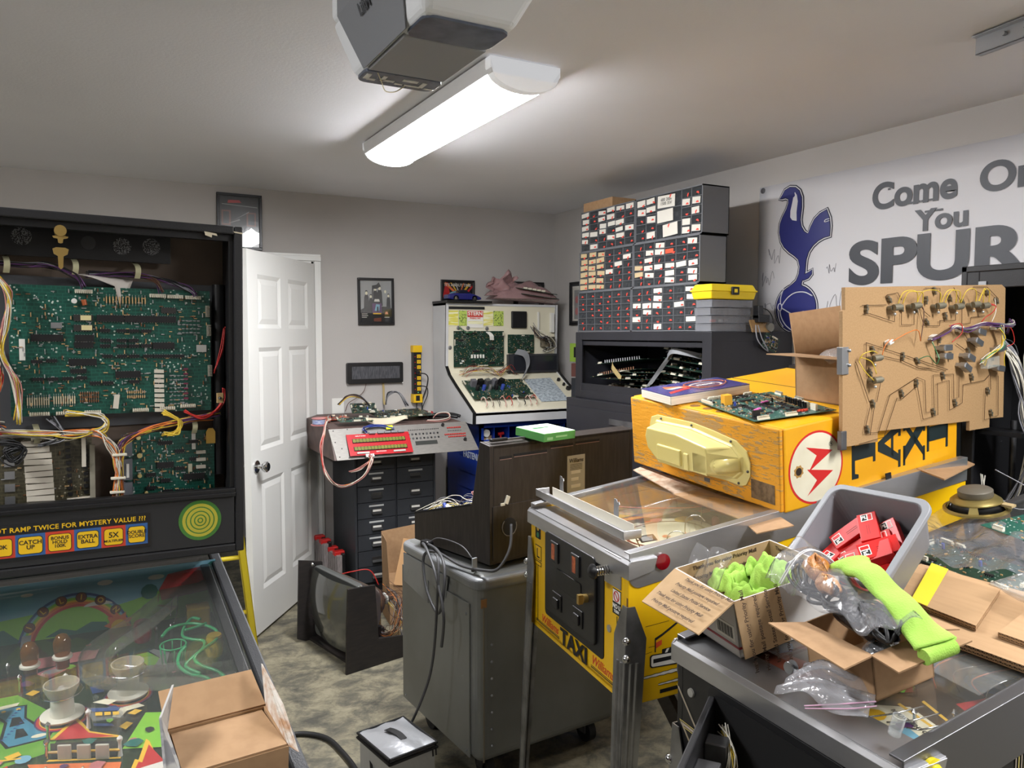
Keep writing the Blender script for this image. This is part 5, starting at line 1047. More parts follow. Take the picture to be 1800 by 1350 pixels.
# drawer organizers: 3 rows x 2, each with small drawers
grm = mat('organizer_grey', (104,106,110), .5)
dfront = clear('drawer_front_clear', alpha=.38, fres=1.35, milky=(70,74,78), rough=.15)
dcont = mat('drawer_dark_inside', (46,48,52), .6, var=(110,110,112), vs=40, lo=.5, hi=.62)
orl = mat('orange_red_dot', (226,72,56), .6); lb_w = mat('organizer_label', (214,210,200), .75); lb_t = mat('organizer_label_tan', (196,176,138), .8); lb_o = mat('organizer_label_orange', (214,84,56), .6)
ORG = []
def org(iy, ir, cols, rows, special=False):
    w, h, d = .502, .226, .165
    where = ['left','right'][iy]; row = ['bottom','middle','top'][ir]
    x = 2.502+.004*ir; y = 3.79-iy*.506-.008*ir; z = 1.602+ir*.2265
    t = thing('drawer_organizer', 'grey small-parts drawer organizer, %s of the %s row of the stack' % (where, row), 'organizer', axes((x,y,z), (0,-1,0), (1,0,0)) , 'small-parts drawer organizers stacked on the black cabinet')
    # local: x along the front (towards camera), y = depth to the wall, z up
    m = MB(); e = .006
    m.b(0,w,0,d,0,e); m.b(0,w,0,d,h-e,h); m.b(0,e,0,d,0,h); m.b(w-e,w,0,d,0,h); m.b(0,w,d-.004,d,0,h)
    cells = []; cw = (w-2*e)/6; 
    if special:
        split = 2
        for c in (1,2): m.b(e+c*cw-.0015,e+c*cw+.0015,.0,d,0,h)
        for c in (4.3,5.15): m.b(e+c*cw-.0015,e+c*cw+.0015,.0,d,0,h)
        rh = (h-2*e)/5
        for r in range(1,5): m.b(e,e+2*cw,.0,d,e+r*rh-.0012,e+r*rh+.0012); m.b(e+4.3*cw,w-e,.0,d,e+r*rh-.0012,e+r*rh+.0012)
        for r in (1,2): m.b(e+2*cw,e+4.3*cw,0,d,e+r*(h-2*e)/3-.0012,e+r*(h-2*e)/3+.0012)
        for r in range(5):
            for a, b_ in ((0,1),(1,2),(4.3,5.15),(5.15,6)): cells.append((e+a*cw,e+b_*cw,e+r*rh,e+(r+1)*rh))
        for r in range(3): cells.append((e+2*cw,e+4.3*cw,e+r*(h-2*e)/3,e+(r+1)*(h-2*e)/3))
    else:
        rh = (h-2*e)/rows; cw = (w-2*e)/cols
        for c in range(1,cols): m.b(e+c*cw-.0015,e+c*cw+.0015,.0,d,0,h)
        for r in range(1,rows): m.b(e,w-e,.0,d,e+r*rh-.0012,e+r*rh+.0012)
        for r in range(rows):
            for c in range(cols): cells.append((e+c*cw,e+(c+1)*cw,e+r*rh,e+(r+1)*rh))
    m.build('organizer_case', grm, t)
    rnd = random.Random(iy*10+ir)
    for q, (a, b_, c, f_) in enumerate(cells):
        W_, H_ = b_-a-.005, f_-c-.004; key = 'od_%d_%d' % (round(W_*1e4), round(H_*1e4))
        def dr(m): m.b(0,W_,.001,.003,0,H_)
        def inn(m): m.b(.001,W_-.001,.02,.10,.001,H_*.75); m.b(W_*.2,W_*.3,.006,.018,.001,H_*.5); m.b(W_*.55,W_*.6,.008,.018,.001,H_*.6)
        o = put('drawer', shared(key, dr, dfront), t, TR((a+.0025, 0, c+.002)))
        put('contents', shared(key+'i', inn, dcont), o, TR())
        col = int((a-.006)/cw) if not special else 9
        if ir == 2 and iy == 0: lab = rnd.random() < .72
        elif ir == 1 and iy == 0: lab = rnd.random() < .3 or col < 3
        elif ir == 1: lab = rnd.random() < .42
        elif ir == 0 and iy == 0: lab = False
        elif ir == 0: lab = rnd.random() < .2 or (col == 2 and c > .12) or (col == 5 and rnd.random() < .6)
        else: lab = rnd.random() < .45
        big = special and W_ > .12
        if lab or big:
            mt_ = lb_t if (ir == 1 and (iy == 0 and col < 3 or iy == 1 and col == 0)) else (lb_o if rnd.random() < .03 else lb_w)
            wl, hl_ = (W_*rnd.uniform(.76,.93), H_*rnd.uniform(.66,.85)) if not big else (W_*rnd.uniform(.55,.8), H_*.88)
            lm = MB(); lm.b(0,wl,-.0008,.0008,0,hl_); lo = lm.build('label', mt_, o, M=TR((rnd.uniform(0,W_-wl),0,rnd.uniform(0.001,H_-hl_)), ry=rnd.uniform(-4,4)))
            if big and c > .14: text('lettering', '680 200v\n1500 35V', .022, ink, lo, axes((wl/2,-.0012,hl_/2), (1,0,0), (0,0,1)), .0)
        if rnd.random() < .9:
            dm_ = shared('odot', lambda m: m.prism([(0.011*cos(pi*i/7),.011*sin(pi*i/7)) for i in range(8)], -.0018, -.0009, 'y'), orl)
            put('sticker', dm_, o, TR((rnd.uniform(W_*.5,W_*.86),0,H_*.25 if not big else H_*.8), ry=rnd.choice((0,0,20,-60,180,160)), sc=(.9,1,.8)))
    ORG.append(t); return t
for ir in range(3):
    for iy in range(2): org(iy, ir, 6, 6, special=(ir == 2 and iy == 1))
m = MB(); m.b(0,.16,0,.28,0,.05); o = m.build('cardboard_box', card, None, bevel=.002, M=TR((2.53,3.50,2.286))); tag(o, 'flat closed brown cardboard box on top of the drawer organizers', 'box')
# yellow case and clear cases
CS = lambda z, dx=0, dy=0, rz=0: TR((2.475+dx,2.66+dy,z), rz=rz)
clrc = clear('clear_organizer_case', alpha=.38, milky=(150,152,158), rough=.2, fres=1.4)
names = ['clear plastic compartment case, bottom of the stack under the yellow case','clear plastic compartment case, second from the bottom under the yellow case','clear plastic compartment case, third from the bottom under the yellow case','clear plastic compartment case directly under the yellow case']
for i in range(4):
    z0 = 1.601+i*.0365; t = thing('compartment_case', names[i], 'case', CS(z0, .004*(i%2), .003*(i%3)), 'clear compartment cases under the yellow case')
    m = MB(); W_, D_ = .25, .105; h = .034; e = .0015
    m.b(0,W_,0,e,0,h); m.b(0,W_,D_-e,D_,0,h); m.b(0,e,0,D_,0,h); m.b(W_-e,W_,0,D_,0,h); m.b(0,W_,0,D_,0,e)
    for c in range(1,7): m.b(c*W_/7-.0008,c*W_/7+.0008,0,D_,0,h-.004)
    m.build('case_body', clrc, t)
    m = MB(); m.b(-.002,W_+.002,-.002,D_+.002,h-.004,h); m.build('lid', clrc, t, bevel=.001)
    if i == 1:
        for q, (c, nm) in enumerate(((redp,'red'),(white_p,'white'),(WIRE['brown'],'brown'))): m = MB(); m.box((.03+q*.035,.02,.012),(.022,.02,.012)); m.build('small_part', c, t)
t = thing('yellow_case', 'bright yellow plastic tool case with black latch on top of the clear cases', 'case', CS(1.748,-.012,-.012,0))
ycm = mat('yellow_case_plastic', (236,206,30), .4)
m = MB(); m.hexa([(.008,.008,0),(.272,.008,0),(.272,.128,0),(.008,.128,0),(0,0,.036),(.28,0,.036),(.28,.136,.036),(0,.136,.036)]); m.build('case_bottom', ycm, t, bevel=.005)
m = MB(); m.hexa([(0,0,.040),(.28,0,.040),(.28,.136,.040),(0,.136,.040),(.012,.012,.068),(.268,.012,.068),(.268,.124,.068),(.012,.124,.068)]); m.b(-.004,.284,-.004,.14,.034,.042); m.build('case_lid', ycm, t, bevel=.004)
m = MB(); m.b(.115,.160,-.012,-.003,.020,.056); m.build('latch', blackp, t, bevel=.003); m = MB(); m.b(.128,.147,-.0128,-.0115,.030,.046); m.build('latch_tab', ycm, t)
# adaptor and hanging boards beside the cases
t = thing('power_adaptor_module', 'black transformer on a tan board with leads, beside the clear cases', 'circuit board', TR((2.735,2.60,1.60)))
m = MB(); m.box((.0,.02,.025),(.11,.06,.006), Euler((1.2,0,0)).to_matrix().to_4x4()); m.build('board_base', pt, t); m = MB(); m.box((-.01,.02,.09),(.03,.035,.06)); m.box((.01,.02,.06),(.07,.04,.035)); m.build('transformer', blackp, t, bevel=.003)
m = MB(); m.cyl((.055,.0,.02),(.055,.03,.02),.02,n=16); m.build('coil', mat('grey_coil',(110,108,100),.5), t, smooth='auto')
m = MB(); m.tube([(.0,.02,.11),(.05,.02,.10),(.075,.01,.06),(.075,.01,.0),(.06,.0,-.02)], .0025); m.build('lead', rubber, t, smooth=True)
for q in range(2): m = MB(); m.tube([(-.045+.015*q,.0,.03),(-.055+.03*q,-.02,-.03),(-.03+.025*q,-.03,-.07),(.005,-.03,-.09)], .003); m.build('lead', WIRE['grey'], t, smooth=True)
board('circuit_board', 'small green board dangling by its leads on the side of the black cabinet', axes((2.745,2.615,1.535), (1,-.0,-.42), (.42,0,1)), .10, .07, 90, mt=pg2, nchip=3, big=0, ncon=1, parts=80)
# things in the gap between console and black cabinet
t = thing('green_book', 'lime green book standing in the gap between corner console and black cabinet', 'book', TR((2.90,4.38,1.40)))
m = MB(); m.b(0,.022,0,.11,0,.125); m.build('cover', mat('lime_cover',(150,185,70),.5), t); m = MB(); m.b(-.001,0,.025,.06,.03,.10); m.build('cover_print', ink, t)
m = MB(); m.b(0,.03,0,.16,0,.09); o = m.build('brown_box', mat('dull_red_box',(110,66,60),.7), None, M=TR((2.88,4.28,1.30))); tag(o, 'dull red-brown box in the gap behind the black cabinet', 'box')
m = MB(); m.lathe([(.001,0),(.12,0),(.12,.002),(.001,.002)], n=30); o = m.build('vinyl_record', blackp, None, smooth='auto', M=TR((2.96,4.25,1.44), ry=-88)); tag(o, 'black disc with white rings leaning on the right wall behind the black cabinet', 'disc')
m = MB()
for r in (.06,.075,.09): m.lathe([(r,.002),(r+.003,.002),(r+.003,.0032),(r,.0032)], n=30)
m.build('white_ring', paper, o, M=TR((0,0,.0)) )
m = MB(); m.b(0,.2,0,.5,0,1.30); o = m.build('side_table', bc, None, M=TR((2.79,3.80,0))); o['label'] = 'black support stand in the gap under the green book'; o['category'] = 'stand'

# ================================================================== banner on the right wall
bn = thing('supporters_banner', 'white vinyl banner with a blue cockerel crest and grey lettering on the right wall', 'banner', axes((2.9985,2.885,1.605), (0,-1,0), (0,0,1)))
vin = mat('white_vinyl', (206,205,208), .42, bump=.06, bs=6)
m = MB(); m.grid(lambda u,v: (u*1.78, v*(.718-.012*u), .003+.0015*sin(u*9)*sin(v*4)), 24, 8); m.build('banner_sheet', vin, bn, smooth=True, solid=.001)
BD = lambda pts, z, mt, name: (lambda m: (m.add([(x,y-1.605,z) for x,y in pts]+[(x,y-1.605,z-.0003) for x,y in pts], [tuple(range(len(pts))), tuple(reversed(range(len(pts),2*len(pts))))]), m.build(name, mt, bn))[1])(MB())
navy = mat('crest_navy', (44,48,112), .4); dkp = mat('crest_outline', (30,32,46), .4); wht = mat('crest_white', (214,214,220), .4)
body = [(.135,2.247),(.150,2.262),(.165,2.283),(.195,2.293),(.228,2.287),(.252,2.268),(.266,2.236),(.268,2.19),(.261,2.13),(.268,2.098),(.286,2.072),(.309,2.059),(.325,2.090),(.345,2.122),(.375,2.144),(.412,2.158),(.428,2.118),(.433,2.08),(.432,2.037),(.40,2.034),(.368,2.022),(.338,2.002),(.315,1.975),(.302,1.940),(.299,1.908),(.298,1.885),(.292,1.866),(.286,1.850),(.279,1.838),(.275,1.815)]
ballc = [(x,y) for x, y in circ(.246,1.712,.119,40,ry=.110)]
left = [(.195,1.812),(.225,1.828),(.246,1.843),(.262,1.874),(.267,1.91),(.256,1.945),(.232,1.965),(.20,1.985),(.168,2.012),(.148,2.042),(.137,2.085),(.140,2.125),(.155,2.157),(.178,2.190),(.190,2.220),(.188,2.240),(.170,2.248),(.150,2.247)]
out = [Vector(p) for p in body]+[Vector(p) for p in left]
def grow(pts, d):
    n = len(pts); r = []; A = sum(pts[i][0]*pts[(i+1)%n][1]-pts[(i+1)%n][0]*pts[i][1] for i in range(n)); sgn = 1 if A > 0 else -1
    for i in range(n):
        a, b_, c = Vector(pts[i-1]), Vector(pts[i]), Vector(pts[(i+1)%n]); t1 = (b_-a); t2 = (c-b_)
        if t1.length < 1e-6 or t2.length < 1e-6: r.append(tuple(b_)); continue
        t1.normalize(); t2.normalize(); nn = Vector((t1.y+t2.y, -(t1.x+t2.x)))
        nn = nn.normalized() if nn.length > .05 else Vector((t1.y,-t1.x))
        r.append((b_.x+nn.x*d*sgn, b_.y+nn.y*d*sgn))
    return r
bird = [tuple(p) for p in out]
def sm(pts, k=3):
    P = smooth_path([(x,y,0) for x,y in pts]+[(pts[0][0],pts[0][1],0)], k)[:-1]; return [(p.x,p.y) for p in P]
crest = []
for q, (d, mt, nm) in enumerate(((.013,dkp,'crest_outline'),(.008,wht,'crest_white_line'),(.0035,dkp,'crest_inner_line'),(0,navy,'cockerel'))):
    for src in (sm(grow(ballc, d),1), grow(bird, d)): BD(src, .0055+q*.0009, mt, nm)
TN = [(.275,1.872),(.300,1.872),(.322,1.880),(.337,1.890),(.336,1.870),(.318,1.852),(.290,1.843)]
for q, (d, mt) in enumerate(((.011,dkp),(.007,wht),(.003,dkp),(0,navy))): BD(grow(TN, d), .0056+q*.0009, mt, 'spur')
BD(bird, .0084, navy, 'cockerel')
BD(grow(ballc, -.004), .0092, navy, 'ball')
BD([(.222,2.258),(.215,2.225),(.203,2.18),(.203,2.15),(.215,2.135),(.242,2.128),(.240,2.17),(.246,2.22),(.240,2.25),(.228,2.266)], .0093, wht, 'neck_patch')
BD([(.213,2.262),(.226,2.262),(.229,2.25),(.222,2.242),(.214,2.246)], .0095, navy, 'cockerel_eye')
def bline(pts, w=.0035, name='crest_line', mt=wht, z=.0098, k=5):
    m = MB(); P = smooth_path([(x,y-1.605,z) for x,y in pts], k); m.strip(P, w, (0,1,0), .0003, 1) if False else m.tube(P, w, 4, 1)
    return m.build(name, mt, bn)
bline([(.165,1.728),(.20,1.765),(.245,1.787),(.30,1.787),(.345,1.768)], .003); bline([(.165,1.715),(.21,1.693),(.26,1.672),(.31,1.662),(.358,1.66)], .003)
bline([(.155,1.735),(.157,1.770),(.172,1.81)], .0025); bline([(.152,1.705),(.162,1.670),(.19,1.632),(.23,1.606)], .0025); bline([(.140,1.705),(.150,1.66),(.175,1.625)], .0022)
bline([(.152+.012*cos(a*pi/5), 1.72+.018*sin(a*pi/5)) for a in range(11)], .0028); bline([(.298+.030*cos(a*pi/6), 1.668+.028*sin(a*pi/6)) for a in range(13)], .003)
for x in (.286,.297,.308): bline([(x,1.655),(x,1.682)], .0022, k=1)
bline([(.430,2.115),(.408,2.112),(.405,2.103),(.430,2.106)], .002)
gl = mat('banner_grey_letters', (52,55,62), .42, bump=.1, bs=5)
def bt(st, size, x, y, bold, sx=1., sh=0.): text('lettering', st, size, gl, bn, TR((x, y-1.605, .0065)), bold, .0003, sx=sx, shear=sh)
bt('SPURS', .252, .985, 1.890, .036, 1.30)
# slab-serif words: heavy strokes plus bracketed serifs
bt('Come', .150, .833, 2.170, .032, 1.0); bt('On', .150, 1.215, 2.172, .032, 1.1); bt('You', .118, .963, 2.045, .030, 1.12)
for x, y, w in ((.760+.064,2.128,.03),(.806,2.128,0),(.855,2.128,.03),(.888,2.128,.03),(.920,2.128,.03),(1.292,2.128,.03),(.905,2.083,.03),(.950,2.083,.03),(.727,2.20,.012)):
    if w: m = MB(); m.b(x-w/2,x+w/2,y-1.605-.004,y-1.605+.004,.0062,.0069); m.build('serif', gl, bn)
m = MB(); m.lathe([(.006,0),(.014,0),(.014,.002),(.006,.003)], (.022,.70,.004), 16); m.build('grommet', mat('dark_grommet',(90,90,95),.4,.5), bn)
def sig(x, y, s, seed):
    r = random.Random(seed); P = [(x,y)]; 
    for i in range(9): P.append((x+s*(i*.10+r.uniform(-.08,.08)), y+s*r.uniform(-.45,.45)))
    bline(P, .0007, 'signature', mat('pen_ink',(70,72,90),.5), .0062, 4)
for a in ((.075,1.98,.10,1),(.03,1.86,.09,2),(.42,1.89,.06,3),(.43,1.74,.11,4),(.42,1.65,.10,5),(.05,1.72,.08,6),(.09,1.65,.05,7)): sig(*a)
# ================================================================== yellow pinball machine in the middle
MT = axes((1.252,2.165,0), (-.1254,-.9921,0), (.9921,-.1254,0))       # x = player's right, y = towards the wall
tx = thing('pinball_machine', 'yellow pinball machine with steel lockbar, black coin door and folded yellow backbox', 'pinball machine', MT)
ylw = mat('yellow_cabinet_paint', (238,190,8), .42, var=(230,180,8), vs=3)
WT, LT = .63, 1.17
pin_body(tx, WT, LT, .645, .055, 1.02, .15, ylw)
rails(tx, WT, LT, 1.035, .15, steel, .065)
lockbar(tx, WT, 1.005, steel, .075)
zt = slope(1.038,.15)
g = MB(); g.prism([(.10,zt(.10)),(LT-.1,zt(LT-.1)),(LT-.1,zt(LT-.1)+.004),(.10,zt(.10)+.004)], .02, WT-.02, 'x'); g.build('playfield_glass', glassm, tx)
m = MB(); m.prism([(.05,.965),(LT-.1,1.08),(LT-.1,1.13),(.05,1.015)], .0185, .0225, 'x'); m.prism([(.05,.965),(LT-.1,1.08),(LT-.1,1.13),(.05,1.015)], WT-.0225, WT-.0185, 'x'); m.build('inner_side', ylw, tx)
pfT = MB(); pfT.b(.02,WT-.02,.05,1.2,-.01,0); pft = pfT.build('playfield', mat('playfield_dark', (52,46,34), .3, coat=.3), tx, M=TR((0,0,.955), rx=math.degrees(math.atan(.12))))
it = [('yellow',[(.02,.05),(.1,.05),(.1,.9),(.02,.9)]), ('cream',circ(.33,.30,.15,28)), ('brown',circ(.33,.30,.125,28)), ('cream',circ(.33,.30,.115,28)), ('dark',[(.10,.25),(.2,.3),(.18,.5),(.10,.5)]), ('orange',[(.10,.20),(.13,.20),(.16,.4),(.13,.4)]), ('yellow',[(.11,.20),(.12,.2),(.15,.4),(.14,.4)]),
      ('dark',[(.30,.22),(.36,.20),(.37,.25),(.31,.27)]), ('grey',[(.31,.225),(.35,.21),(.36,.24),(.32,.26)]), ('dark',[(.38,.33),(.43,.31),(.44,.36),(.39,.38)]), ('navy',[(.42,.18),(.58,.14),(.58,.30),(.46,.30)]), ('sky',[(.45,.19),(.52,.17),(.52,.22),(.46,.23)]),
      ('orange',[(.44,.12),(.58,.09),(.58,.105),(.44,.14)]), ('yellow',[(.50,.06),(.60,.05),(.60,.09),(.50,.09)]), ('orange',[(.50,.26),(.60,.25),(.60,.265),(.50,.28)]), ('red',[(.2,.5),(.24,.5),(.26,.7),(.22,.7)]), ('brown',[(.46,.38),(.6,.3),(.6,.9),(.5,.9)]), ('cream',[(.22,.26),(.26,.24),(.28,.29),(.24,.31)]), ('yellow',circ(.25,.42,.03,12)), ('pink',circ(.2,.35,.02,10))]
rnd = random.Random(21); cc = ['orange','yellow','cream','brown','navy','red','sky','dark','grey']
for i in range(34):
    x, y, r = rnd.uniform(.15,.58), rnd.uniform(.08,.85), rnd.uniform(.006,.026); a = rnd.uniform(0,6); it.append((rnd.choice(cc), [(x+r*rnd.uniform(.5,1.3)*cos(a+k*1.05), y+r*rnd.uniform(.5,1.3)*sin(a+k*1.05)) for k in range(6)]))
artwork(pft, it)
for i, p in enumerate(([(.12,.25,.05),(.22,.3,.055),(.3,.42,.05),(.28,.5,.04)], [(.2,.3,.05),(.27,.38,.08),(.3,.5,.08),(.25,.6,.05)], [(.40,.16,.035),(.5,.12,.035),(.58,.10,.035)], [(.44,.30,.03),(.55,.26,.035),(.6,.3,.03)])):
    m = MB(); m.tube(p, .002); m.build('wire_guide', [art['orange'],chrome,chrome,art['orange']][i], pft, smooth=True)
for x, y in ((.15,.45),(.19,.5),(.42,.42),(.52,.38),(.28,.55)): m = MB(); m.lathe([(.012,0),(.013,.03),(.010,.045),(.001,.05)], (x,y,0), 12); m.build('bulb_dome', [clrr,clr,clra][int(x*100)%3], pft, smooth=True)
m = MB(); m.sheet([(.16,.22,.04),(.30,.28,.045),(.30,.52,.05),(.16,.55,.05)], .0015); m.build('clear_plastic', clr, pft)
for i in range(4): m = MB(); m.tube([(.24+.09*i,.55-.12*i,.0),(.24+.09*i,.56-.12*i,.06),(.27+.09*i,.58-.12*i,.075),(.29+.09*i,.59-.12*i,.06)], .0015); m.build('wire_form', chrome, pft, smooth=True)
# lifted glass channel tray on the lockbar
tr_ = thing('glass_channel', 'bent steel channel with two upright clips lying loose on the steel lockbar', 'metal channel', MT @ TR((-.045,.035,1.052), rz=-.8, rx=2))
m = MB(); L_ = .60
m.b(0,L_,0,.05,0,.0025); m.b(0,L_,0,.0025,0,.024); m.b(0,.0025,0,.05,0,.024); m.b(L_-.0025,L_,0,.055,0,.024); m.build('channel', steel, tr_, bevel=.002)
m = MB(); m.b(.03,L_-.03,.048,.050,.0,.030); m.build('inner_strip', mat('painted_strip',(214,208,190),.5), tr_)
for x in (.085,.455): m = MB(); m.prism([(x,.02),(x+.026,.02),(x+.026,.058),(x+.034,.066),(x+.030,.074),(x+.022,.070),(x+.016,.078),(x+.004,.078),(x,.05)], .050, .0525, 'y'); m.build('clip', zinc, tr_, bevel=.0008)
# front: coin door etc.  (front faces -y)
FA = lambda x, z, y=-.0: axes((x, y, z), (1,0,0), (0,0,1))
m = MB(); m.prism(rrect(.118,.505,.715,1.0,.015), -.003, .001, 'y'); m.build('door_frame', mat('matte_black_metal',(22,22,24),.5), tx, bevel=.001)
m = MB(); m.prism(rrect(.138,.470,.740,.985,.018), -.012, -.002, 'y'); cd = m.build('coin_door', mat('satin_black_metal',(27,27,29),.38), tx, bevel=.003)
for x0, z0 in ((.188,.905),(.330,.905)):
    m = MB(); m.b(x0,x0+.052,-.018,-.012,z0,z0+.062); o = m.build('coin_plate', mat('coin_plate_grey',(52,52,54),.35,.3), cd, bevel=.003)
    m = MB(); m.b(x0+.012,x0+.034,-.0185,-.0175,z0+.008,z0+.054); m.build('coin_button', mat('coin_red',(150,60,36),.3,var=(200,110,60),vs=60), o)
m = MB(); m.prism(rrect(.222,.390,.835,.890,.008), -.0145, -.012, 'y'); m.build('coin_blank', blackp, cd, bevel=.001)
for x0 in (.200,.340): m = MB(); m.b(x0,x0+.062,-.016,-.012,.765,.815); o = m.build('coin_return', blackp, cd, bevel=.003); m = MB(); m.b(x0+.014,x0+.048,-.022,-.016,.77,.80); m.build('return_flap', mat('satin_black_metal',(27,27,29)), o, bevel=.003)
m = MB(); m.cyl((.424,-.012,.862),(.424,-.026,.862),.012,n=16); m.b(.418,.430,-.040,-.026,.848,.874); m.build('lock', brass, cd, smooth='auto')
m = MB(); m.b(.508,.596,-.0035,.0,.935,1.02); pp = m.build('plunger_plate', steel, tx, bevel=.002)
m = MB(); m.cyl((.54,-.004,.975),(.54,-.05,.975),.008,n=14)
for i in range(6): m.lathe([(.008,0),(.013,.001),(.013,.003),(.008,.004)], (.54,-.008-.007*i,.975), 14, Matrix.Rotation(pi/2,4,'X'))
m.build('plunger_spring', chrome, pp, smooth='auto'); m = MB(); m.lathe([(.001,0),(.019,.002),(.020,.008),(.012,.016),(.001,.018)], (.54,-.048,.975), 20, Matrix.Rotation(pi/2,4,'X')); m.build('plunger_knob', blackp, pp, smooth='auto')
yp = mat('yellow_cabinet_paint', (226,174,16)); rscript = mat('red_script', (206,60,34), .5)
text('lettering', 'TAXI', .066, ink, tx, FA(.325,.686,-.0045), .03, sx=1.2)
text('lettering', 'Williams', .036, rscript, tx, FA(.150,.690,-.0006) @ TR(rz=0), .008, shear=.35); text('lettering', 'Williams', .036, rscript, tx, FA(.495,.692,-.0006), .008, shear=.35)
for x0, x1, z in ((.04,.22,.668),(.43,.58,.668)): m = MB(); m.b(x0,x1,-.0008,0,z,z+.0025); m.b(x0,x1,-.0008,0,z+.005,z+.0065); m.build('stripe', ink, tx)
for x in (.056,.572): m = MB(); m.b(x,x+.003,-.0008,0,.668,.86); m.build('stripe', ink, tx)
m = MB(); m.prism(rrect(.038,.078,.937,1.005,.004), -.0012, 0, 'y'); tl = m.build('traffic_light_decal', ink, tx)
for z, c in ((.993,(190,60,40)),(.971,(214,176,60)),(.949,(40,130,80))): m = MB(); m.prism(circ(.058,z,.009,14), -.0018, -.001, 'y'); m.build('light_disc', mat('disc_%d' % c[0], c, .4), tl)
for z0, z1 in ((.868,.915),(.85,.864)): m = MB(); m.b(.036,.084,-.0008,0,z0,z1); o = m.build('sign_decal', ink, tx); m = MB(); m.b(.039,.081,-.0012,-.0008,z0+.0025,z1-.0025); m.build('sign_face', yp, o)
m = MB(); m.b(.05,.056,-.0016,-.0012,.875,.905); m.b(.05,.072,-.0016,-.0012,.875,.880); m.build('arrow', ink, tx)
m = MB(); m.b(.551,.594,-.0012,0,.864,.930); nu = m.build('no_turn_decal', ink, tx); m = MB(); m.b(.553,.592,-.0018,-.0012,.897,.928); m.build('decal_face', paper, nu)
m = MB(); m.tube([(.5725+.013*cos(a*pi/8),-.0022,.9125+.013*sin(a*pi/8)) for a in range(17)], .0014, 6, 1); m.tube([(.563,-.0022,.922),(.582,-.0022,.903)], .0013, 6, 1); m.build('ring', redp, nu)
text('lettering', 'NO U', .016, paper, nu, FA(.5725,.885,-.0016), .03); text('lettering', 'TURN', .010, paper, nu, FA(.5725,.872,-.0016), .03)
for x, z, c in ((.535,.815,steel),): m = MB(); m.cyl((x,0,z),(x,-.004,z),.010,n=16); m.build('round_button', c, tx)
# side decorations (right side, faces +x)
SD = lambda y, z, x=WT: axes((x, y, z), (0,1,0), (0,0,1))
m = MB(); m.lathe([(.001,0),(.020,0),(.021,.006),(.013,.009),(.001,.011)], n=24); m.build('flipper_button', mat('flipper_red',(130,14,24),.15,coat=.6), tx, smooth='auto', M=SD(.094,1.012,WT+.004))
m = MB(); m.lathe([(.001,0),(.006,0),(.005,.003),(.001,.0035)], n=14); m.build('rail_bolt', dsteel, tx, smooth='auto', M=SD(.040,1.002,WT+.004))
dec = MB(); MATL = [ink, mat('decal_orange',(216,80,40),.5), paper, ylw]
def dpoly(mi, pts, h=.0006): dec.mi = mi; dec.add([(WT+h,y,z) for y,z in pts], [tuple(range(len(pts)))])
dpoly(0, [(.078,.812),(.100,.822),(.18,.868),(.30,.90),(.30,.894),(.18,.862),(.102,.816),(.0815,.806),(.0815,.775),(.078,.775)])
dpoly(1, [(.0815,.785),(.099,.793),(.099,.806),(.0815,.800)], .0008); dpoly(0, [(.10,.780),(.30,.800),(.30,.775),(.10,.762)], .0007)
for i in range(9): dpoly(2, [(.105+i*.02,.764+i*.0015),(.113+i*.02,.765+i*.0015),(.122+i*.02,.781+i*.002),(.114+i*.02,.780+i*.002)], .0009)
dpoly(0, [(y,z) for y,z in rrect(.064,.152,.735,.770,.008)], .001); dpoly(2, [(y,z) for y,z in rrect(.068,.148,.738,.767,.006)], .0012); dpoly(0, [(.074,.747),(.14,.750),(.14,.760),(.074,.758)], .0014)
def smoke(x0, x1, z, w, h):
    n = 26; top = [(x0+(x1-x0)*i/n, z+(x0-x0)+.13*(x1-x0)*i/n*.5+w*(.35+.65*i/n if i < n else 1)*(1+.25*(i%2))) for i in range(n+1)]; bot = [(x0+(x1-x0)*i/n, z+.13*(x1-x0)*i/n*.5-w*(.35+.65*i/n)*(.8+.3*(i%2))) for i in range(n+1)]
    dpoly(0, top+bot[::-1], h); dpoly(2, [(y,zz-.0016) for y,zz in top]+[(y,zz+.0016) for y,zz in bot[::-1]], h+.0002)
smoke(.045,.36,.712,.010,.0006); smoke(.09,.36,.688,.008,.0006); dpoly(0, [(.095,.664),(.36,.682),(.36,.692),(.095,.674)])
for a, b_ in (((.05,.845),(.12,.852)),((.06,.79),(.08,.791)),((.04,.772),(.07,.777))): dpoly(0, [a, b_, (b_[0],b_[1]+.0012), (a[0],a[1]+.0012)])
dec.build('side_decal', MATL, tx)
m = MB(); m.box((WT-.004,-.0008,.90),(.006,.001,.05)); m.box((WT-.004,-.0008,.86),(.008,.001,.02)); m.build('worn_paint', mat('worn_wood',(120,84,40),.9), tx)
lm = mat('leg_steel', (150,150,150), .38, .85, var=(118,118,118), vs=12)
pin_leg(tx, WT+.003, -.003, .905, .02, 1, 1, lm, .035, wd=.055); pin_leg(tx, -.003, -.003, .93, .02, -1, 1, lm, .035, wd=.05)
pin_leg(tx, WT+.003, LT, .92, .02, 1, -1, lm, -.03); pin_leg(tx, -.003, LT, .92, .02, -1, -1, lm, -.03)
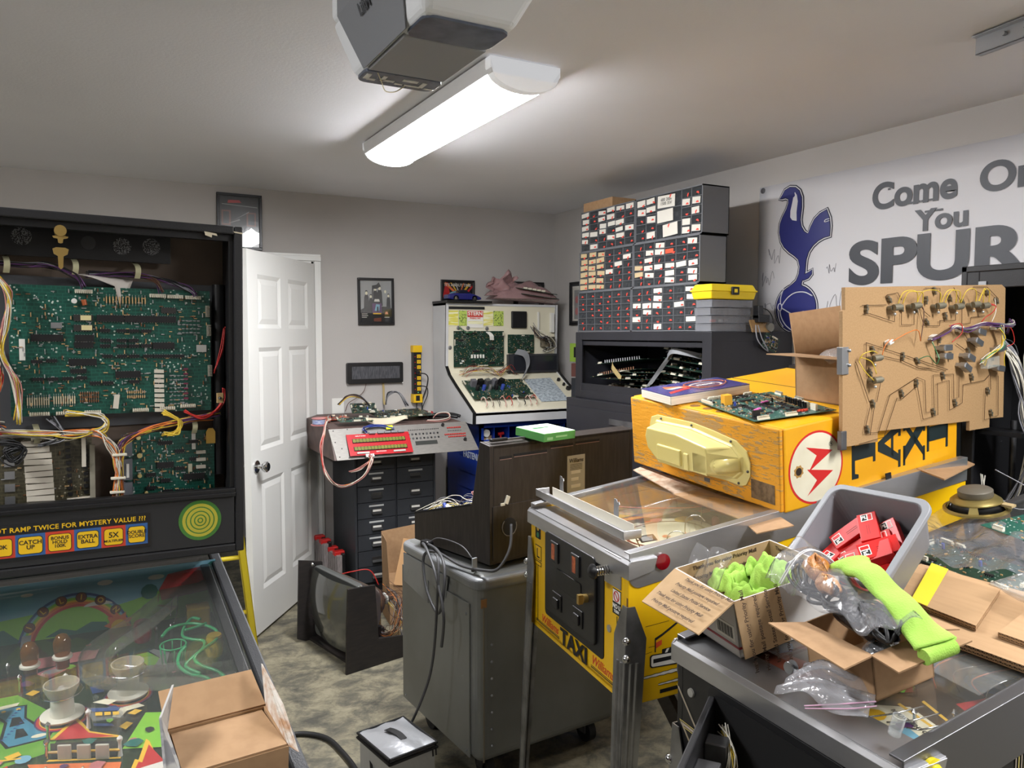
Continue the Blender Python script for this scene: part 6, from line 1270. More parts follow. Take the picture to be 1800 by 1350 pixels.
# ------- folded backbox
NB = Vector((1.633,1.469,1.102)); xv = Vector((.725,-.032,.085)); uv = Vector((-.007,.689,.035))
HB = axes(NB, xv, uv)                                  # x along the side, y across the head, z up
th_ = bpy.data.objects.new('backbox', None); COL.objects.link(th_); th_.parent = tx; th_.matrix_local = MT.inverted() @ HB
HLx, HWy, HHz = .73, .69, .237
crk = bpy.data.materials.new('worn_yellow_wood'); crk.use_nodes = True
def worn():
    nt = crk.node_tree; b = nt.nodes['Principled BSDF']; N = nt.nodes.new; L = nt.links.new
    tc = N('ShaderNodeTexCoord'); mp = N('ShaderNodeMapping'); mp.inputs['Scale'].default_value = (1,4,26); L(tc.outputs['Object'], mp.inputs[0])
    n = N('ShaderNodeTexNoise'); n.inputs['Scale'].default_value = 5; n.inputs['Detail'].default_value = 8; n.inputs['Roughness'].default_value = .65; L(mp.outputs[0], n.inputs['Vector'])
    n2 = N('ShaderNodeTexNoise'); n2.inputs['Scale'].default_value = 4.5; n2.inputs['Detail'].default_value = 2; L(tc.outputs['Object'], n2.inputs['Vector'])
    ad = N('ShaderNodeMath'); ad.operation = 'ADD'; L(n.outputs[0], ad.inputs[0]); L(n2.outputs[0], ad.inputs[1])
    r = N('ShaderNodeValToRGB'); e = r.color_ramp.elements; e[0].position = .50; e[0].color = S(222,152,22); e[1].position = .56; e[1].color = S(176,138,84)
    k = e.new(.52); k.color = S(226,160,34); k = e.new(.527); k.color = S(92,66,36); k = e.new(.535); k.color = S(190,148,84)
    mm = N('ShaderNodeMath'); mm.operation = 'MULTIPLY'; mm.inputs[1].default_value = .5; L(ad.outputs[0], mm.inputs[0]); L(mm.outputs[0], r.inputs[0]); L(r.outputs[0], b.inputs['Base Color']); b.inputs['Roughness'].default_value = .75
    bp = N('ShaderNodeBump'); bp.inputs['Strength'].default_value = .5; bp.inputs['Distance'].default_value = .004; L(n.outputs[0], bp.inputs['Height']); L(bp.outputs[0], b.inputs['Normal'])
worn()
hy = mat('backbox_yellow', (230,168,18), .42, var=(222,156,14), vs=4, bump=.06, bs=8)
m = MB(); q = .012; m.b(q,HLx,0,HWy,0,HHz); m.build('backbox_shell', hy, th_, bevel=.006)
m = MB(); m.b(0,q,.004,HWy-.004,.003,HHz-.002); m.build('backbox_top', crk, th_, bevel=.004)
m = MB(); m.b(HLx,HLx+.03,.01,HWy-.01,.02,HHz+.01); m.build('hinge_rail', blackp, th_)
m = MB(); m.b(.45,.453,.0,HWy,HHz,HHz+.001); m.b(.45,.70,.06,.09,HHz,HHz+.001); m.build('panel_gap', ink, th_)
for y in (.28,.34,.40,.46,.52): m = MB(); m.lathe([(.001,0),(.016,0),(.016,.0006),(.001,.0006)], (.045,y,HHz+.0002), 16); m.build('vent_hole', mat('vent_dark',(120,80,20),.8), th_)
# cream cover on the worn face (faces -x): y runs right->left
cw = mat('cream_cover_plastic', (222,206,130), .3, coat=.2)
fy = lambda u: HWy*(1-u); fz = lambda v: HHz*v
fl = [(.165,.66),(.18,.78),(.23,.83),(.48,.84),(.62,.80),(.76,.74),(.82,.64),(.838,.50),(.835,.34),(.81,.22),(.78,.19),(.70,.20),(.50,.17),(.30,.16),(.20,.35)]
m = MB(); m.prism([(fy(u),fz(v)) for u,v in fl], -.005, 0, 'x'); cv = m.build('vent_cover', cw, th_, bevel=.002)
hull0 = [(.20,.62),(.22,.76),(.48,.78),(.75,.68),(.80,.56),(.80,.36),(.76,.26),(.50,.22),(.30,.22),(.22,.40)]
hull1 = [(.235,.58),(.25,.70),(.46,.71),(.66,.64),(.665,.58),(.665,.34),(.66,.30),(.50,.26),(.33,.26),(.25,.42)]
def loft(r0, r1, x0, x1):
    m = MB(); n = len(r0); m.add([(x0,fy(u),fz(v)) for u,v in r0]+[(x1,fy(u),fz(v)) for u,v in r1], [(i,(i+1)%n,n+(i+1)%n,n+i) for i in range(n)]+[tuple(range(n,2*n))]); return m
loft(hull0, [(.5+(u-.5)*.97, .48+(v-.48)*.93) for u,v in hull0], -.004, -.012).build('cover_step', cw, cv, bevel=.002)
loft([(.5+(u-.5)*.95, .48+(v-.48)*.88) for u,v in hull0], hull1, -.011, -.06).build('cover_hull', cw, cv, bevel=.004)
for a, b_, v0, v1, dx in ((.33,.50,.30,.52,-.066),(.515,.55,.27,.50,-.063),(.57,.665,.28,.55,-.060)): m = MB(); m.b(dx,-.03,fy(b_),fy(a),fz(v0),fz(v1)); m.build('cover_rib', cw, cv, bevel=.004)
m = MB(); m.cyl((-.03,fy(.69),fz(.42)),(-.006,fy(.79),fz(.46)),.028,.020,n=20); m.ball((-.03,fy(.69),fz(.42)),.028,16); m.build('cover_horn', cw, cv, smooth=True)
for u, v in ((.26,.79),(.48,.80),(.73,.72),(.825,.40),(.77,.22)): m = MB(); m.ball((-.006,fy(u),fz(v)),.004); m.build('screw', dsteel, cv)
m = MB(); m.b(-.0008,0,.025,.115,.02,.075); m.build('label_residue', mat('label_residue',(120,96,66),.9,var=(90,70,44),vs=60), th_)
m = MB(); m.b(-.0008,0,.29,.315,.022,.034); m.build('small_plate', dsteel, th_)
# emblem and lettering on the side (faces -y)
HS = lambda u, v, h=.0008: axes((u,-h,v), (1,0,0), (0,0,1))
em = MB(); EM = [mat('emblem_red',(200,34,34),.45), mat('emblem_cream',(226,220,196),.5,var=(214,206,180),vs=8), mat('emblem_red',(200,34,34))]
for mi, r, h in ((0,.103,.0006),(1,.097,.0009)): em.mi = mi; em.prism(circ(.128,.108,r,48), -h, 0, 'y')
em.mi = 0
for P in ([(-.37,.61),(.61,.37),(-.27,-.07),(.02,.32)], [(-.34,.0),(.62,-.2),(-.34,-.73),(.02,-.36)]): em.prism([(.128+x*.103,.108+y*.103) for x,y in P], -.0013, -.0009, 'y')
em.build('emblem', EM, th_)
m = MB(); m.prism(circ(.062,.108,.011,16), -.0016, 0, 'y'); m.build('bolt_hole', mat('hole_dark',(40,26,14),.9), th_)
m = MB(); m.prism([(.062+.019*cos(i*pi/8)*(1 if i%2 else .8),.108+.019*sin(i*pi/8)*(1 if i%2 else .8)) for i in range(16)], -.0014, 0, 'y'); m.build('splintered_wood', mat('bare_wood',(170,130,70),.9), th_)
text('lettering', 'R', .010, ink, th_, HS(.185,.165,.0014), .02)
m = MB(); m.tube([(.185+.007*cos(a*pi/6),-.0014,.165+.007*sin(a*pi/6)) for a in range(13)], .0005, 4, 1); m.build('ring', ink, th_)
# T A X I, one above the other on the upright head: letter-up = -x, letter-right = +z
def slab(cx, polys):
    m = MB()
    for p in polys: m.prism([(cx-.048*b_, .118+.075*a) for a,b_ in p], -.0010, 0, 'y')
    m.build('lettering', mat('decal_dark_green',(26,38,40),.5), th_)
slab(.315, [[(-1,1),(1,1),(1,.45),(.85,.45),(.8,.75),(.28,.75),(.28,-.8),(.5,-.8),(.5,-1),(-.5,-1),(-.5,-.8),(-.28,-.8),(-.28,.75),(-.8,.75),(-.85,.45),(-1,.45)]])
slab(.422, [[(-.15,1),(.2,1),(.78,-.8),(1,-.8),(1,-1),(.25,-1),(.25,-.8),(.42,-.8),(.1,.45),(-.45,-.8),(-.3,-.8),(-.3,-1),(-1,-1),(-1,-.8),(-.75,-.8)],[(-.5,-.35),(.4,-.35),(.35,-.15),(-.42,-.15)]])
slab(.530, [[(-.9,1),(-.35,1),(.95,-1),(.4,-1)],[(.9,1),(.6,1),(-.9,-1),(-.6,-1)],[(-1,1),(-.2,1),(-.2,.82),(-1,.82)],[(1,1),(.4,1),(.4,.82),(1,.82)],[(-1,-1),(-.4,-1),(-.4,-.82),(-1,-.82)],[(1,-1),(.2,-1),(.2,-.82),(1,-.82)]])
slab(.635, [[(-.3,1),(.3,1),(.3,-1),(-.3,-1)],[(-.7,1),(.7,1),(.7,.8),(-.7,.8)],[(-.7,-1),(.7,-1),(.7,-.8),(-.7,-.8)]])
m = MB(); m.strip([(.40,-.012,.04),(.405,-.012,-.02),(.40,-.004,-.09)], .022, (1,0,0), .003); m.build('black_strap', rubber, th_)
# things on top of the head
TH = lambda x, y, z=0, rz=0, rx=0, ry=0: HB @ TR((x,y,HHz+.0012+z), rx, ry, rz)
t = thing('spiral_notebook', 'thick wire-bound manual with blue and red cover lying on the yellow backbox', 'book', TH(-.012,.447,0,-6))
m = MB(); m.b(0,.30,0,.185,.001,.030); m.build('pages', mat('page_edges',(228,220,206),.8,var=(205,195,180),vs=30,stretch=(.2,.2,12)), t, bevel=.003)
m = MB(); m.b(0,.30,0,.185,.030,.0315); cvr = m.build('cover', mat('cover_blue',(40,44,120),.25,coat=.5), t)
artwork(cvr, [('white',circ(.19,.09,.06,20,ry=.045)),('purple',circ(.19,.09,.052,20,ry=.038)),('red',[(.02,.03),(.12,.07),(.13,.10),(.03,.06)]),('orange',[(.05,.11),(.12,.09),(.12,.12),(.06,.15)]),('white',[(.06,.09),(.11,.10),(.11,.12),(.05,.11)])], h=.0316)
m = MB(); m.tube([(.19+.072*cos(a*pi/10)*(1+.1*sin(a)), .09+.056*sin(a*pi/10), .035) for a in range(21)], .0018, 5, 2); m.build('cover_ring', art['orange'], t)
text('lettering', 'PINBALL', .018, paper, t, TR((.19,.09,.033)), .02)
rg = shared('bindring', lambda m: m.lathe([(.0105,-.0007),(.012,-.0007),(.012,.0007),(.0105,.0007)], n=10, R=Matrix.Rotation(pi/2,4,'Y')), ink)
for i in range(24): put('binding_ring', rg, t, TR((.01+i*.0122,.187,.021)))
cl_ = board('circuit_board', 'large circuit board with chips lying on the front corner of the yellow backbox', TH(-.006,.090,.006,-13), .258, .335, 31, mt=pcb_mat('circuit_board_teal',(46,86,76),(80,124,110),(190,196,180)), nchip=20, big=4, ncon=9, parts=260, caps=4)
for i in range(8): chip(cl_, .07+.05*(i%3), .10+.04*(i//3), .036, .012, rz=90)
for x, y in ((.06,.09),(.075,.10),(.13,.17),(.145,.175)): m = MB(); m.ball((x,y,.010),.006,10,(1.4,.7,.5)); m.build('pink_dot', mat('pink_dot',(214,100,170),.5), cl_)
m = MB(); m.b(.035,.060,.225,.25,.002,.032); m.build('yellow_block', mat('battery_yellow',(220,160,40),.5), cl_)
for q in range(3): rows_parts(cl_, .225-q*.014, .10, 1, 0, 20, .010, .007, resm[q%2], False, name='resistor_row')
for i in range(9): m = MB(); y = .06+i*.012; m.cyl((.20+.004*(i%2),y,0),(.20,y,.020),.0036,n=8); m.build('capacitor', blackp, cl_)
for i in range(2): m = MB(); m.b(.205,.212,.02+i*.04,.045+i*.04,0,.020); m.build('white_header', pins, cl_)
m = MB(); m.b(.012,.035,.025,.032,0,.024); m.build('heat_sink', blackp, cl_)
for i in range(3): m = MB(); m.cyl((.15+i*.01,.025,.006),(.165+i*.01,.03,.006),.004,n=8); m.build('red_resistor', mat('red_resistor',(190,60,40),.5), cl_)
t = thing('cardboard_box', 'open brown cardboard box standing on the back of the yellow backbox, behind the notebook', 'box', TH(.325,.0,.0,2))
m = MB(); q = .14; m.b(0,.004,0,.25,0,q); m.b(0,.22,0,.004,0,q); m.b(.216,.22,0,.25,0,q); m.b(0,.22,.246,.25,0,q); m.b(0,.22,0,.25,0,.004); m.build('box_body', card, t)
for P in ([(0,.0,.14),(0,.25,.14),(-.10,.27,.150),(-.10,.0,.155)],[(0,.25,.14),(.22,.25,.14),(.23,.27,.265),(.0,.27,.265)],[(.22,0,.14),(.22,.25,.14),(.235,.25,.25),(.235,0,.25)]): cpanel('flap', P, t)
m = MB(); m.ball((.05,.12,.13),.045,14,(1.2,1.6,.7)); m.build('packing', clear('bubble_wrap',alpha=.3,milky=(220,215,212),rough=.15,bump=.8,bs=60), t, smooth=True)
# cardboard between head and glass
for i, (P, lab) in enumerate((([(-.03,.65,-.011),(.02,.66,-.009),(.02,.30,-.016),(-.075,.36,-.016)], 'printed cardboard flap under the far corner of the yellow backbox'), ([(-.08,.37,-.016),(.015,.33,-.013),(.01,.03,-.010),(-.02,-.060,-.008),(-.125,-.035,-.012),(-.085,.07,-.012)], 'bare cardboard sheet with a bent corner under the near corner of the yellow backbox'))):
    m = MB(); m.sheet(P, .003); o = m.build('cardboard_sheet', [mat('printed_card',(180,160,140),.8,var=(150,120,95),vs=40),card][i], None, M=HB.copy()); tag(o, lab, 'cardboard')
m = MB(); m.sheet([(2.155,1.437,1.186),(2.085,1.305,1.182),(2.375,1.393,1.188),(2.453,1.500,1.192)], .004); o = m.build('cardboard_sheet', card, None); tag(o, 'small cardboard square sticking out under the lettered side of the yellow backbox', 'cardboard')

# ================================================================== grey sheet-metal case, dark wooden cabinet, power lead
gy = mat('grey_enamel_case', (126,128,126), .40, .2, var=(114,115,112), vs=3, bump=.03, bs=12)
gt = mat('cast_grey_top', (152,155,158), .38, .35, var=(118,120,122), vs=5)
GC = thing('metal_case_on_casters', 'large grey metal case with rounded top edge on casters, beside the yellow machine', 'case', TR((1.135,2.325,0), rz=4))
m = MB(); m.b(.0,.62,.0,.60,.10,.765)
m.build('case_body', gy, GC, bevel=.035, seg=5)
m = MB(); m.prism(rrect(-.012,.632,-.012,.612,.05,6), .715, .758, 'z'); m.build('top_rim', gt, GC, bevel=.014, seg=4)
m = MB(); m.b(.03,.59,.03,.57,.755,.762); m.build('top_plate', mat('dark_rubber_top',(40,40,40),.6), GC)
m = MB(); m.b(-.006,.0,.05,.60,.11,.66); m.build('side_panel', gy, GC, bevel=.002)
m = MB(); m.prism([(.20,.715),(.58,.715),(.58,.60),(.36,.57),(.36,.66),(.22,.63)], -.010, -.004, 'x'); m.build('cast_bracket', gt, GC, bevel=.004)
m = MB(); m.b(.02,.024,-.004,.0,.11,.66); m.build('corner_strip', mat('brassy_edge',(132,124,108),.4,.3), GC)
for z in (.16,.22,.28,.34,.40,.46,.52): m = MB(); m.ball((.055,-.001,z),.005); m.build('rivet', gt, GC)
for y, z in ((.07,.13),(.07,.62),(.57,.13)): m = MB(); m.ball((-.007,y,z),.004); m.build('rivet', gt, GC)
m = MB(); m.b(.012,.035,-.0015,0,.655,.685); m.build('torn_tape', mat('brown_tape',(150,110,70),.7), GC)
for x, y in ((.08,.09),(.54,.09),(.08,.5),(.54,.5)):
    m = MB(); m.cyl((x-.015,y,.045),(x+.015,y,.045),.045,n=22); c_ = m.build('caster_wheel', rubber, GC, smooth='auto'); m = MB(); m.b(x-.024,x-.018,y-.02,y+.02,.04,.105); m.b(x+.018,x+.024,y-.02,y+.02,.04,.105); m.b(x-.024,x+.024,y-.025,y+.025,.095,.105); m.build('caster_fork', dsteel, c_)
dw = mat('dark_wood_laminate', (44,38,35), .5, var=(56,50,46), vs=10, stretch=(8,8,1))
DM = axes((1.203,2.368,.785), (.978,.208,0), (-.208,.978,0))
DC = thing('wooden_display_case', 'dark wooden pinball head with slots and a maker label, standing on the grey metal case', 'cabinet', DM)
prof = [(0,0),(0,.418),(.055,.428),(.102,.20),(.112,.198),(.47,.107),(.47,0)]
m = MB()
for x0, x1 in ((0,.018),(.732,.75)): m.prism(prof, x0, x1, 'x')
m.prism([(0,0),(.012,0),(.012,.42),(0,.418)], .018, .732, 'x'); m.prism([(0,.405),(.05,.415),(.055,.428),(0,.418)], .018, .732, 'x'); m.b(.018,.732,.45,.47,0,.09); m.b(.018,.732,.012,.46,0,.012); m.prism([(.04,.41),(.052,.42),(.10,.19),(.09,.19)], .018, .732, 'x')
m.build('case_body', dw, DC, bevel=.002)
m = MB(); m.prism([(.112,.1985),(.47,.1075),(.47,.0995),(.112,.1905)], -.001, .016, 'x'); m.build('edge_trim', ink, DC)
for x0, z0, w_ in ((.045,.368,.055),(.11,.372,.16),(.29,.385,.115),(.42,.388,.13)): m = MB(); m.b(x0,x0+w_,-.0015,.004,z0,z0+.009); o = m.build('vent_slot', ink, DC); m = MB(); m.b(x0,x0+w_,-.002,.0,z0-.003,z0-.001); m.build('slot_edge', mat('worn_edge',(150,120,110),.8), o)
m = MB(); m.b(.375,.47,-.0015,0,.165,.345); lb = m.build('maker_label', mat('silver_label',(168,172,168),.4), DC)
text('lettering', 'Williams', .022, ink, lb, axes((.422,-.0018,.325),(1,0,0),(0,0,1)), .01, shear=.2)
for i in range(4): m = MB(); m.b(.395,.445-.01*(i%2),-.0022,-.001,.275-.027*i,.287-.027*i); m.build('label_field', paper, lb)
for i in range(5): m = MB(); m.b(.39,.455,-.0019,-.001,.310-.005*i,.3115-.005*i); m.build('label_line', ink, lb)
m = MB(); m.b(.012,.30,-.004,0,.012,.205); dp = m.build('recessed_panel', dw, DC, bevel=.001)
m = MB(); m.prism(circ(.085,.125,.032,28), -.006, -.0035, 'y'); o = m.build('cord_hole', ink, dp); m = MB(); m.tube([(.085+.033*cos(a*pi/8),-.006,.125+.033*sin(a*pi/8)) for a in range(6,18)], .002, 6, 1); m.build('hole_rim', mat('worn_rim',(120,112,100),.6), dp)
m = MB(); m.box((.075,-.005,.222),(.016,.008,.03), Matrix.Rotation(.4,4,'Y')); m.box((.055,-.004,.208),(.02,.006,.01)); m.build('cord_clip', pins, DC, bevel=.002)
rnd = random.Random(8)
t = thing('wired_board', 'tangle of wired circuit boards lying in the low open part of the dark wooden case', 'circuit board', DM @ TR((.03,.13,.155), rx=-14))
m = MB(); m.b(0,.5,0,.30,-.01,-.006); m.build('board_base', pg, t)
for i in range(7): m = MB(); m.b(.02,.05,.02+i*.016,.026+i*.016,-.006,.03); m.build('red_capacitor', mat('bobbin_red',(150,40,40),.4) if i%2 else pins, t)
for i in range(5): m = MB(); m.cyl((.02+.01*i,.16+.03*i,.01),(.045,.20+.02*i,.03+.01*(i%3)),.008,n=10); m.build('white_tube', white_p if i != 2 else WIRE['blue'], t)
wire_bundle('wires', t, [(.0,.30,.02),(.05,.25,.05),(.10,.20,.03),(.08,.12,.04),(.15,.05,.03)], 14, .0014, .014, ['white','white','brown','grey','blue','yellow'], 60)
wire_bundle('wires', t, [(.02,.0,.05),(.03,.02,.075),(.05,.01,.06)], 4, .002, .006, ['red','pink'], 61)
t = thing('green_box', 'flat green and white cardboard box on the top edge of the dark wooden case', 'box', DM @ TR((.185,-.075,.4225), rz=3, rx=5))
m = MB(); m.b(0,.165,0,.145,0,.030); m.build('box_body', mat('green_card',(88,160,84),.5), t, bevel=.0015); m = MB(); m.b(.002,.163,.002,.143,.030,.0308); m.build('box_top', mat('pale_green_card',(222,236,214),.5), t); m = MB(); m.b(.03,.09,.08,.10,.0308,.0312); m.b(.095,.115,.085,.1,.0308,.0312); m.build('top_print', mat('print_green',(60,110,70),.6), t); m = MB(); m.b(.06,.12,-.001,0,.012,.018); m.b(.015,.045,-.001,0,.006,.016); m.build('side_print', mat('print_light_green',(150,200,140),.6), t)
t = thing('box_cutter', 'black knife and a pen lying on the left top edge of the dark wooden case', 'knife', DM @ TR((.02,.022,.434), rz=-2))
m = MB(); m.b(0,.075,-.008,.008,-.006,.006); m.build('handle', blackp, t, bevel=.004); m = MB(); m.b(.075,.155,-.005,.005,-.005,.002); m.build('blade_holder', dsteel, t, bevel=.001)
t = thing('extension_lead', 'grey power cord draped over the grey metal case and hanging to the floor', 'cord', TR())
gc = mat('grey_cord', (72,72,74), .45)
m = MB(); m.tube([(1.27,2.335,.93),(1.24,2.29,.86),(1.19,2.28,.80),(1.16,2.33,.785),(1.13,2.45,.775),(1.10,2.60,.79),(1.075,2.66,.76),(1.06,2.60,.66),(1.06,2.50,.60),(1.06,2.45,.66),(1.08,2.48,.77),(1.10,2.60,.80),(1.09,2.70,.80),(1.07,2.62,.80),(1.055,2.50,.74),(1.05,2.42,.62),(1.05,2.44,.50)], .0055, 8); m.build('cord', gc, t, smooth=True)
m = MB(); m.tube([(1.08,2.56,.795),(1.065,2.5,.79),(1.05,2.47,.70),(1.035,2.48,.45),(1.0,2.50,.30),(.93,2.55,.12),(.86,2.60,.012)], .005, 8); m.build('cord', gc, t, smooth=True)
m = MB(); m.tube([(1.10,2.68,.80),(1.11,2.60,.84),(1.14,2.47,.84),(1.15,2.40,.81)], .0025, 6); m.build('thin_cord', gc, t, smooth=True)
m = MB(); m.box((1.10,2.69,.798),(.035,.045,.03), rotz(.3)); m.build('plug', blackp, t, bevel=.008)
m = MB(); m.box((1.152,2.385,.795),(.02,.006,.04), rotz(.3)); tg = m.build('cord_tag', mat('tag_silver',(170,176,182),.4), t); m = MB(); m.box((1.152,2.385,.773),(.022,.010,.01), rotz(.3)); m.build('tag_end', blackp, tg)
# ================================================================== CRT monitor chassis on the floor
CM = axes((.945,3.965,0), (.110,-.494,0), (.494,.110,0))      # x along the screen towards the camera, y into the chassis
CR = thing('crt_monitor', 'bare arcade tube monitor in a black wooden bracket standing on the floor', 'monitor', CM @ TR((0,0,0)))
wd = mat('black_wood_bracket', (30,27,26), .6, var=(40,34,32), vs=12, stretch=(1,1,6))
gls = mat('crt_glass', (78,80,76), .12, coat=.8, var=(66,68,64), vs=2); cone = mat('crt_cone', (92,82,72), .5, var=(70,62,56), vs=8)
m = MB(); m.prism([(0,0),(.12,0),(.12,.02),(.10,.40),(-.03,.43),(-.045,.02)], -.012, 0, 'x'); m.build('bracket_side', wd, CR, bevel=.001)
m = MB(); m.prism([(-.045,0),(.335,0),(.335,.10),(.13,.13),(.115,.395),(-.03,.405),(-.04,.2)], .49, .502, 'x'); m.build('bracket_side', wd, CR, bevel=.001)
m = MB(); m.b(.0,.49,.02,.10,.0,.012); m.b(0,.49,.25,.33,0,.012); m.build('bracket_base', wd, CR)
def face(u, v): x = .025+.45*u; z = .045+.345*v; b_ = .035*(1-(2*u-1)**2)+.03*(1-(2*v-1)**2); return (x, .045-b_-.02*(v-.5), z)
m = MB(); m.grid(face, 14, 12); m.build('screen', gls, CR, smooth=True)
m = MB(); m.prism(rrect(.018,.482,.036,.398,.03), .040, .075, 'y'); m.build('tube_rim', mat('tube_rim',(96,98,96),.35,.1), CR, bevel=.006, smooth='auto')
m = MB(); c0 = [(.02,.04),(.48,.04),(.48,.395),(.02,.395)]
def ring(s_, y): return [(.25+(x-.25)*s_, y, .217+(z-.217)*s_) for x, z in rrect(.03,.47,.045,.39,.05*1)]
n = len(ring(1,0)); vs = []
for s_, y in ((1,.075),(.92,.11),(.66,.19),(.36,.25),(.2,.275)): vs += ring(s_, y)
m.add(vs, [(j*n+i, j*n+(i+1)%n, (j+1)*n+(i+1)%n, (j+1)*n+i) for j in range(4) for i in range(n)]); m.build('tube_cone', cone, CR, smooth=True)
m = MB(); m.lathe([(.075,0),(.085,.02),(.06,.05),(.035,.055),(.02,.057),(.018,.13),(.001,.13)], (.25,.235,.217), 22, Matrix.Rotation(-pi/2,4,'X')); m.build('deflection_yoke', mat('yoke_brown',(96,70,52),.5,var=(60,44,36),vs=30), CR, smooth='auto')
m = MB(); m.lathe([(.022,0),(.03,.002),(.03,.012),(.022,.014)], (.25,.315,.217), 18, Matrix.Rotation(-pi/2,4,'X')); m.build('neck_ring', white_p, CR)
m = MB(); m.b(.05,.45,.15,.335,.015,.02); m.build('chassis_board', pt, CR)
for i, (x, y, z, w_, h_) in enumerate(((.36,.19,.05,.06,.09),(.42,.27,.045,.04,.06),(.30,.25,.04,.05,.05),(.43,.18,.04,.03,.05),(.20,.29,.05,.05,.07))): m = MB(); m.b(x-w_/2,x+w_/2,y-.025,y+.025,.02,.02+h_+.03); m.build('transformer', [blackp,mat('paper_tan_coil',(176,150,110),.7),wd][i%3], CR, bevel=.004)
for i in range(10): m = MB(); m.cyl((.06+.04*i,.17+.04*(i%3),.02),(.06+.04*i,.17+.04*(i%3),.055+.01*(i%2)),.009,n=10); m.build('capacitor', [blackp,WIRE['brown'],zinc][i%3], CR)
wire_bundle('chassis_wires', CR, [(.30,.30,.28),(.40,.29,.26),(.46,.26,.18),(.42,.24,.10),(.32,.24,.08)], 12, .0015, .02, ['brown','brown','black','grey','orange'], 70)
wire_bundle('chassis_wires', CR, [(.22,.33,.24),(.30,.36,.17),(.38,.34,.12),(.44,.30,.06)], 8, .002, .015, ['grey','white','yellow','black'], 71)
m = MB(); m.tube([(.12,.12,.35),(.20,.16,.38),(.24,.24,.38),(.26,.28,.30)], .003); m.build('anode_lead', WIRE['red'], CR, smooth=True)
m = MB(); m.ball((.03,.03,.405),.010); m.ball((.47,.06,.39),.010); m.build('mounting_bolt', chrome, CR)
# carton and blue box behind it
t = thing('moving_carton', 'tall brown carton with a loose printed panel, between drawer cabinet and monitor', 'box', TR((1.40,3.96,0), rz=-8))
m = MB(); m.b(0,.24,0,.20,0,.23); m.build('box_body', card, t, bevel=.001); cpanel('flap', [(0,.01,.23),(0,.19,.23),(-.005,.18,.47),(-.01,.02,.46)], t); cpanel('flap', [(0,.20,.23),(.24,.20,.23),(.25,.22,.5),(.0,.22,.47)], t)
pn = cpanel('printed_panel', [(.02,-.005,.225),(.24,-.005,.185),(.24,.10,.42),(.10,.10,.45)], t, mat('printed_panel_card',(190,148,102),.8)); 
PM = axes((.17,.03,.315), (1,0,-.18), (.2,.46,1)); text('lettering', 'M\nLESS', .034, ink, t, axes((.165,.02,.285), (1,0,-.18), (.1,.42,1)) @ TR((0,0,.008)), .03, shear=.2)
m = MB(); m.b(0,.07,0,.10,0,.33); o = m.build('blue_box', mat('blue_card',(70,84,176),.5), None, bevel=.002, M=TR((1.50,3.83,0), rz=20)); tag(o, 'narrow blue box standing beside the carton behind the monitor', 'box')
# ================================================================== cooler bag and floor cable
silver = mat('silver_fabric', (178,180,184), .32, .45, bump=.5, bs=14); edg = mat('black_binding', (20,20,21), .7)
CG = thing('cooler_bag', 'silver insulated cooler bag with black binding on the floor, front centre', 'bag', TR((.872,2.41,0), rz=10, sc=(.93,.9,.97)))
m = MB(); m.grid(lambda u,v: ((-.09+.18*min(1,max(0,u*4))) if u < .25 else (.09 if u < .5 else (.09-.18*(u-.5)*4 if u < .75 else -.09)), (-.115 if u < .25 else (-.115+.23*(u-.25)*4 if u < .5 else (.115 if u < .75 else .115-.23*(u-.75)*4))), .232*v), 32, 6)
m.b(-.088,.088,-.113,.113,.0,.01); m.build('bag_body', silver, CG, smooth='auto')
m = MB(); m.grid(lambda u,v: (-.095+.19*u, -.12+.24*v, .240+.012*sin(pi*u)*sin(pi*v)+.003*sin(u*14+v*6)), 10, 10); m.grid(lambda u,v: (-.095+.19*u, -.12+.24*v, .228), 1, 1); m.build('lid', silver, CG, smooth=True)
m = MB(); ring_ = [(-.096,-.121),(.096,-.121),(.096,.121),(-.096,.121),(-.096,-.121)]
for z, r in ((.240,.005),(.224,.006)): m.tube([(x,y,z) for x,y in ring_], r, 8, 1)
m.build('zip_binding', edg, CG)
m = MB(); m.strip([(-.012,.05,.254),(-.008,.02,.260),(.002,-.01,.256),(.004,-.045,.250)], .026, (1,.1,0), .002); m.build('handle_strap', edg, CG)
m = MB(); m.lathe([(.001,0),(.015,.0),(.015,.006),(.001,.008)], (.03,-.116,.15), 10, Matrix.Rotation(pi/2,4,'X')); m.build('strap_button', edg, CG); m = MB(); m.strip([(-.091,.03,.17),(-.10,.0,.13),(-.095,-.04,.07),(-.092,-.06,.02)], .02, (0,1,.3), .002); m.build('side_strap', edg, CG)
for x in (.075,.088): m = MB(); m.strip([(x,-.125,.228),(x,-.128,.20)], .006, (1,0,0), .002, 1); m.build('zip_pull', edg, CG)
m = MB(); m.tube([(.40,2.80,.011),(.56,2.98,.011),(.66,3.02,.011),(.725,2.99,.011),(.775,2.92,.011),(.795,2.81,.011),(.805,2.67,.011),(.79,2.57,.011)], .010, 8); o = m.build('floor_cable', rubber, None, smooth=True); tag(o, 'thick black cable curving over the concrete floor beside the cooler bag', 'cable')
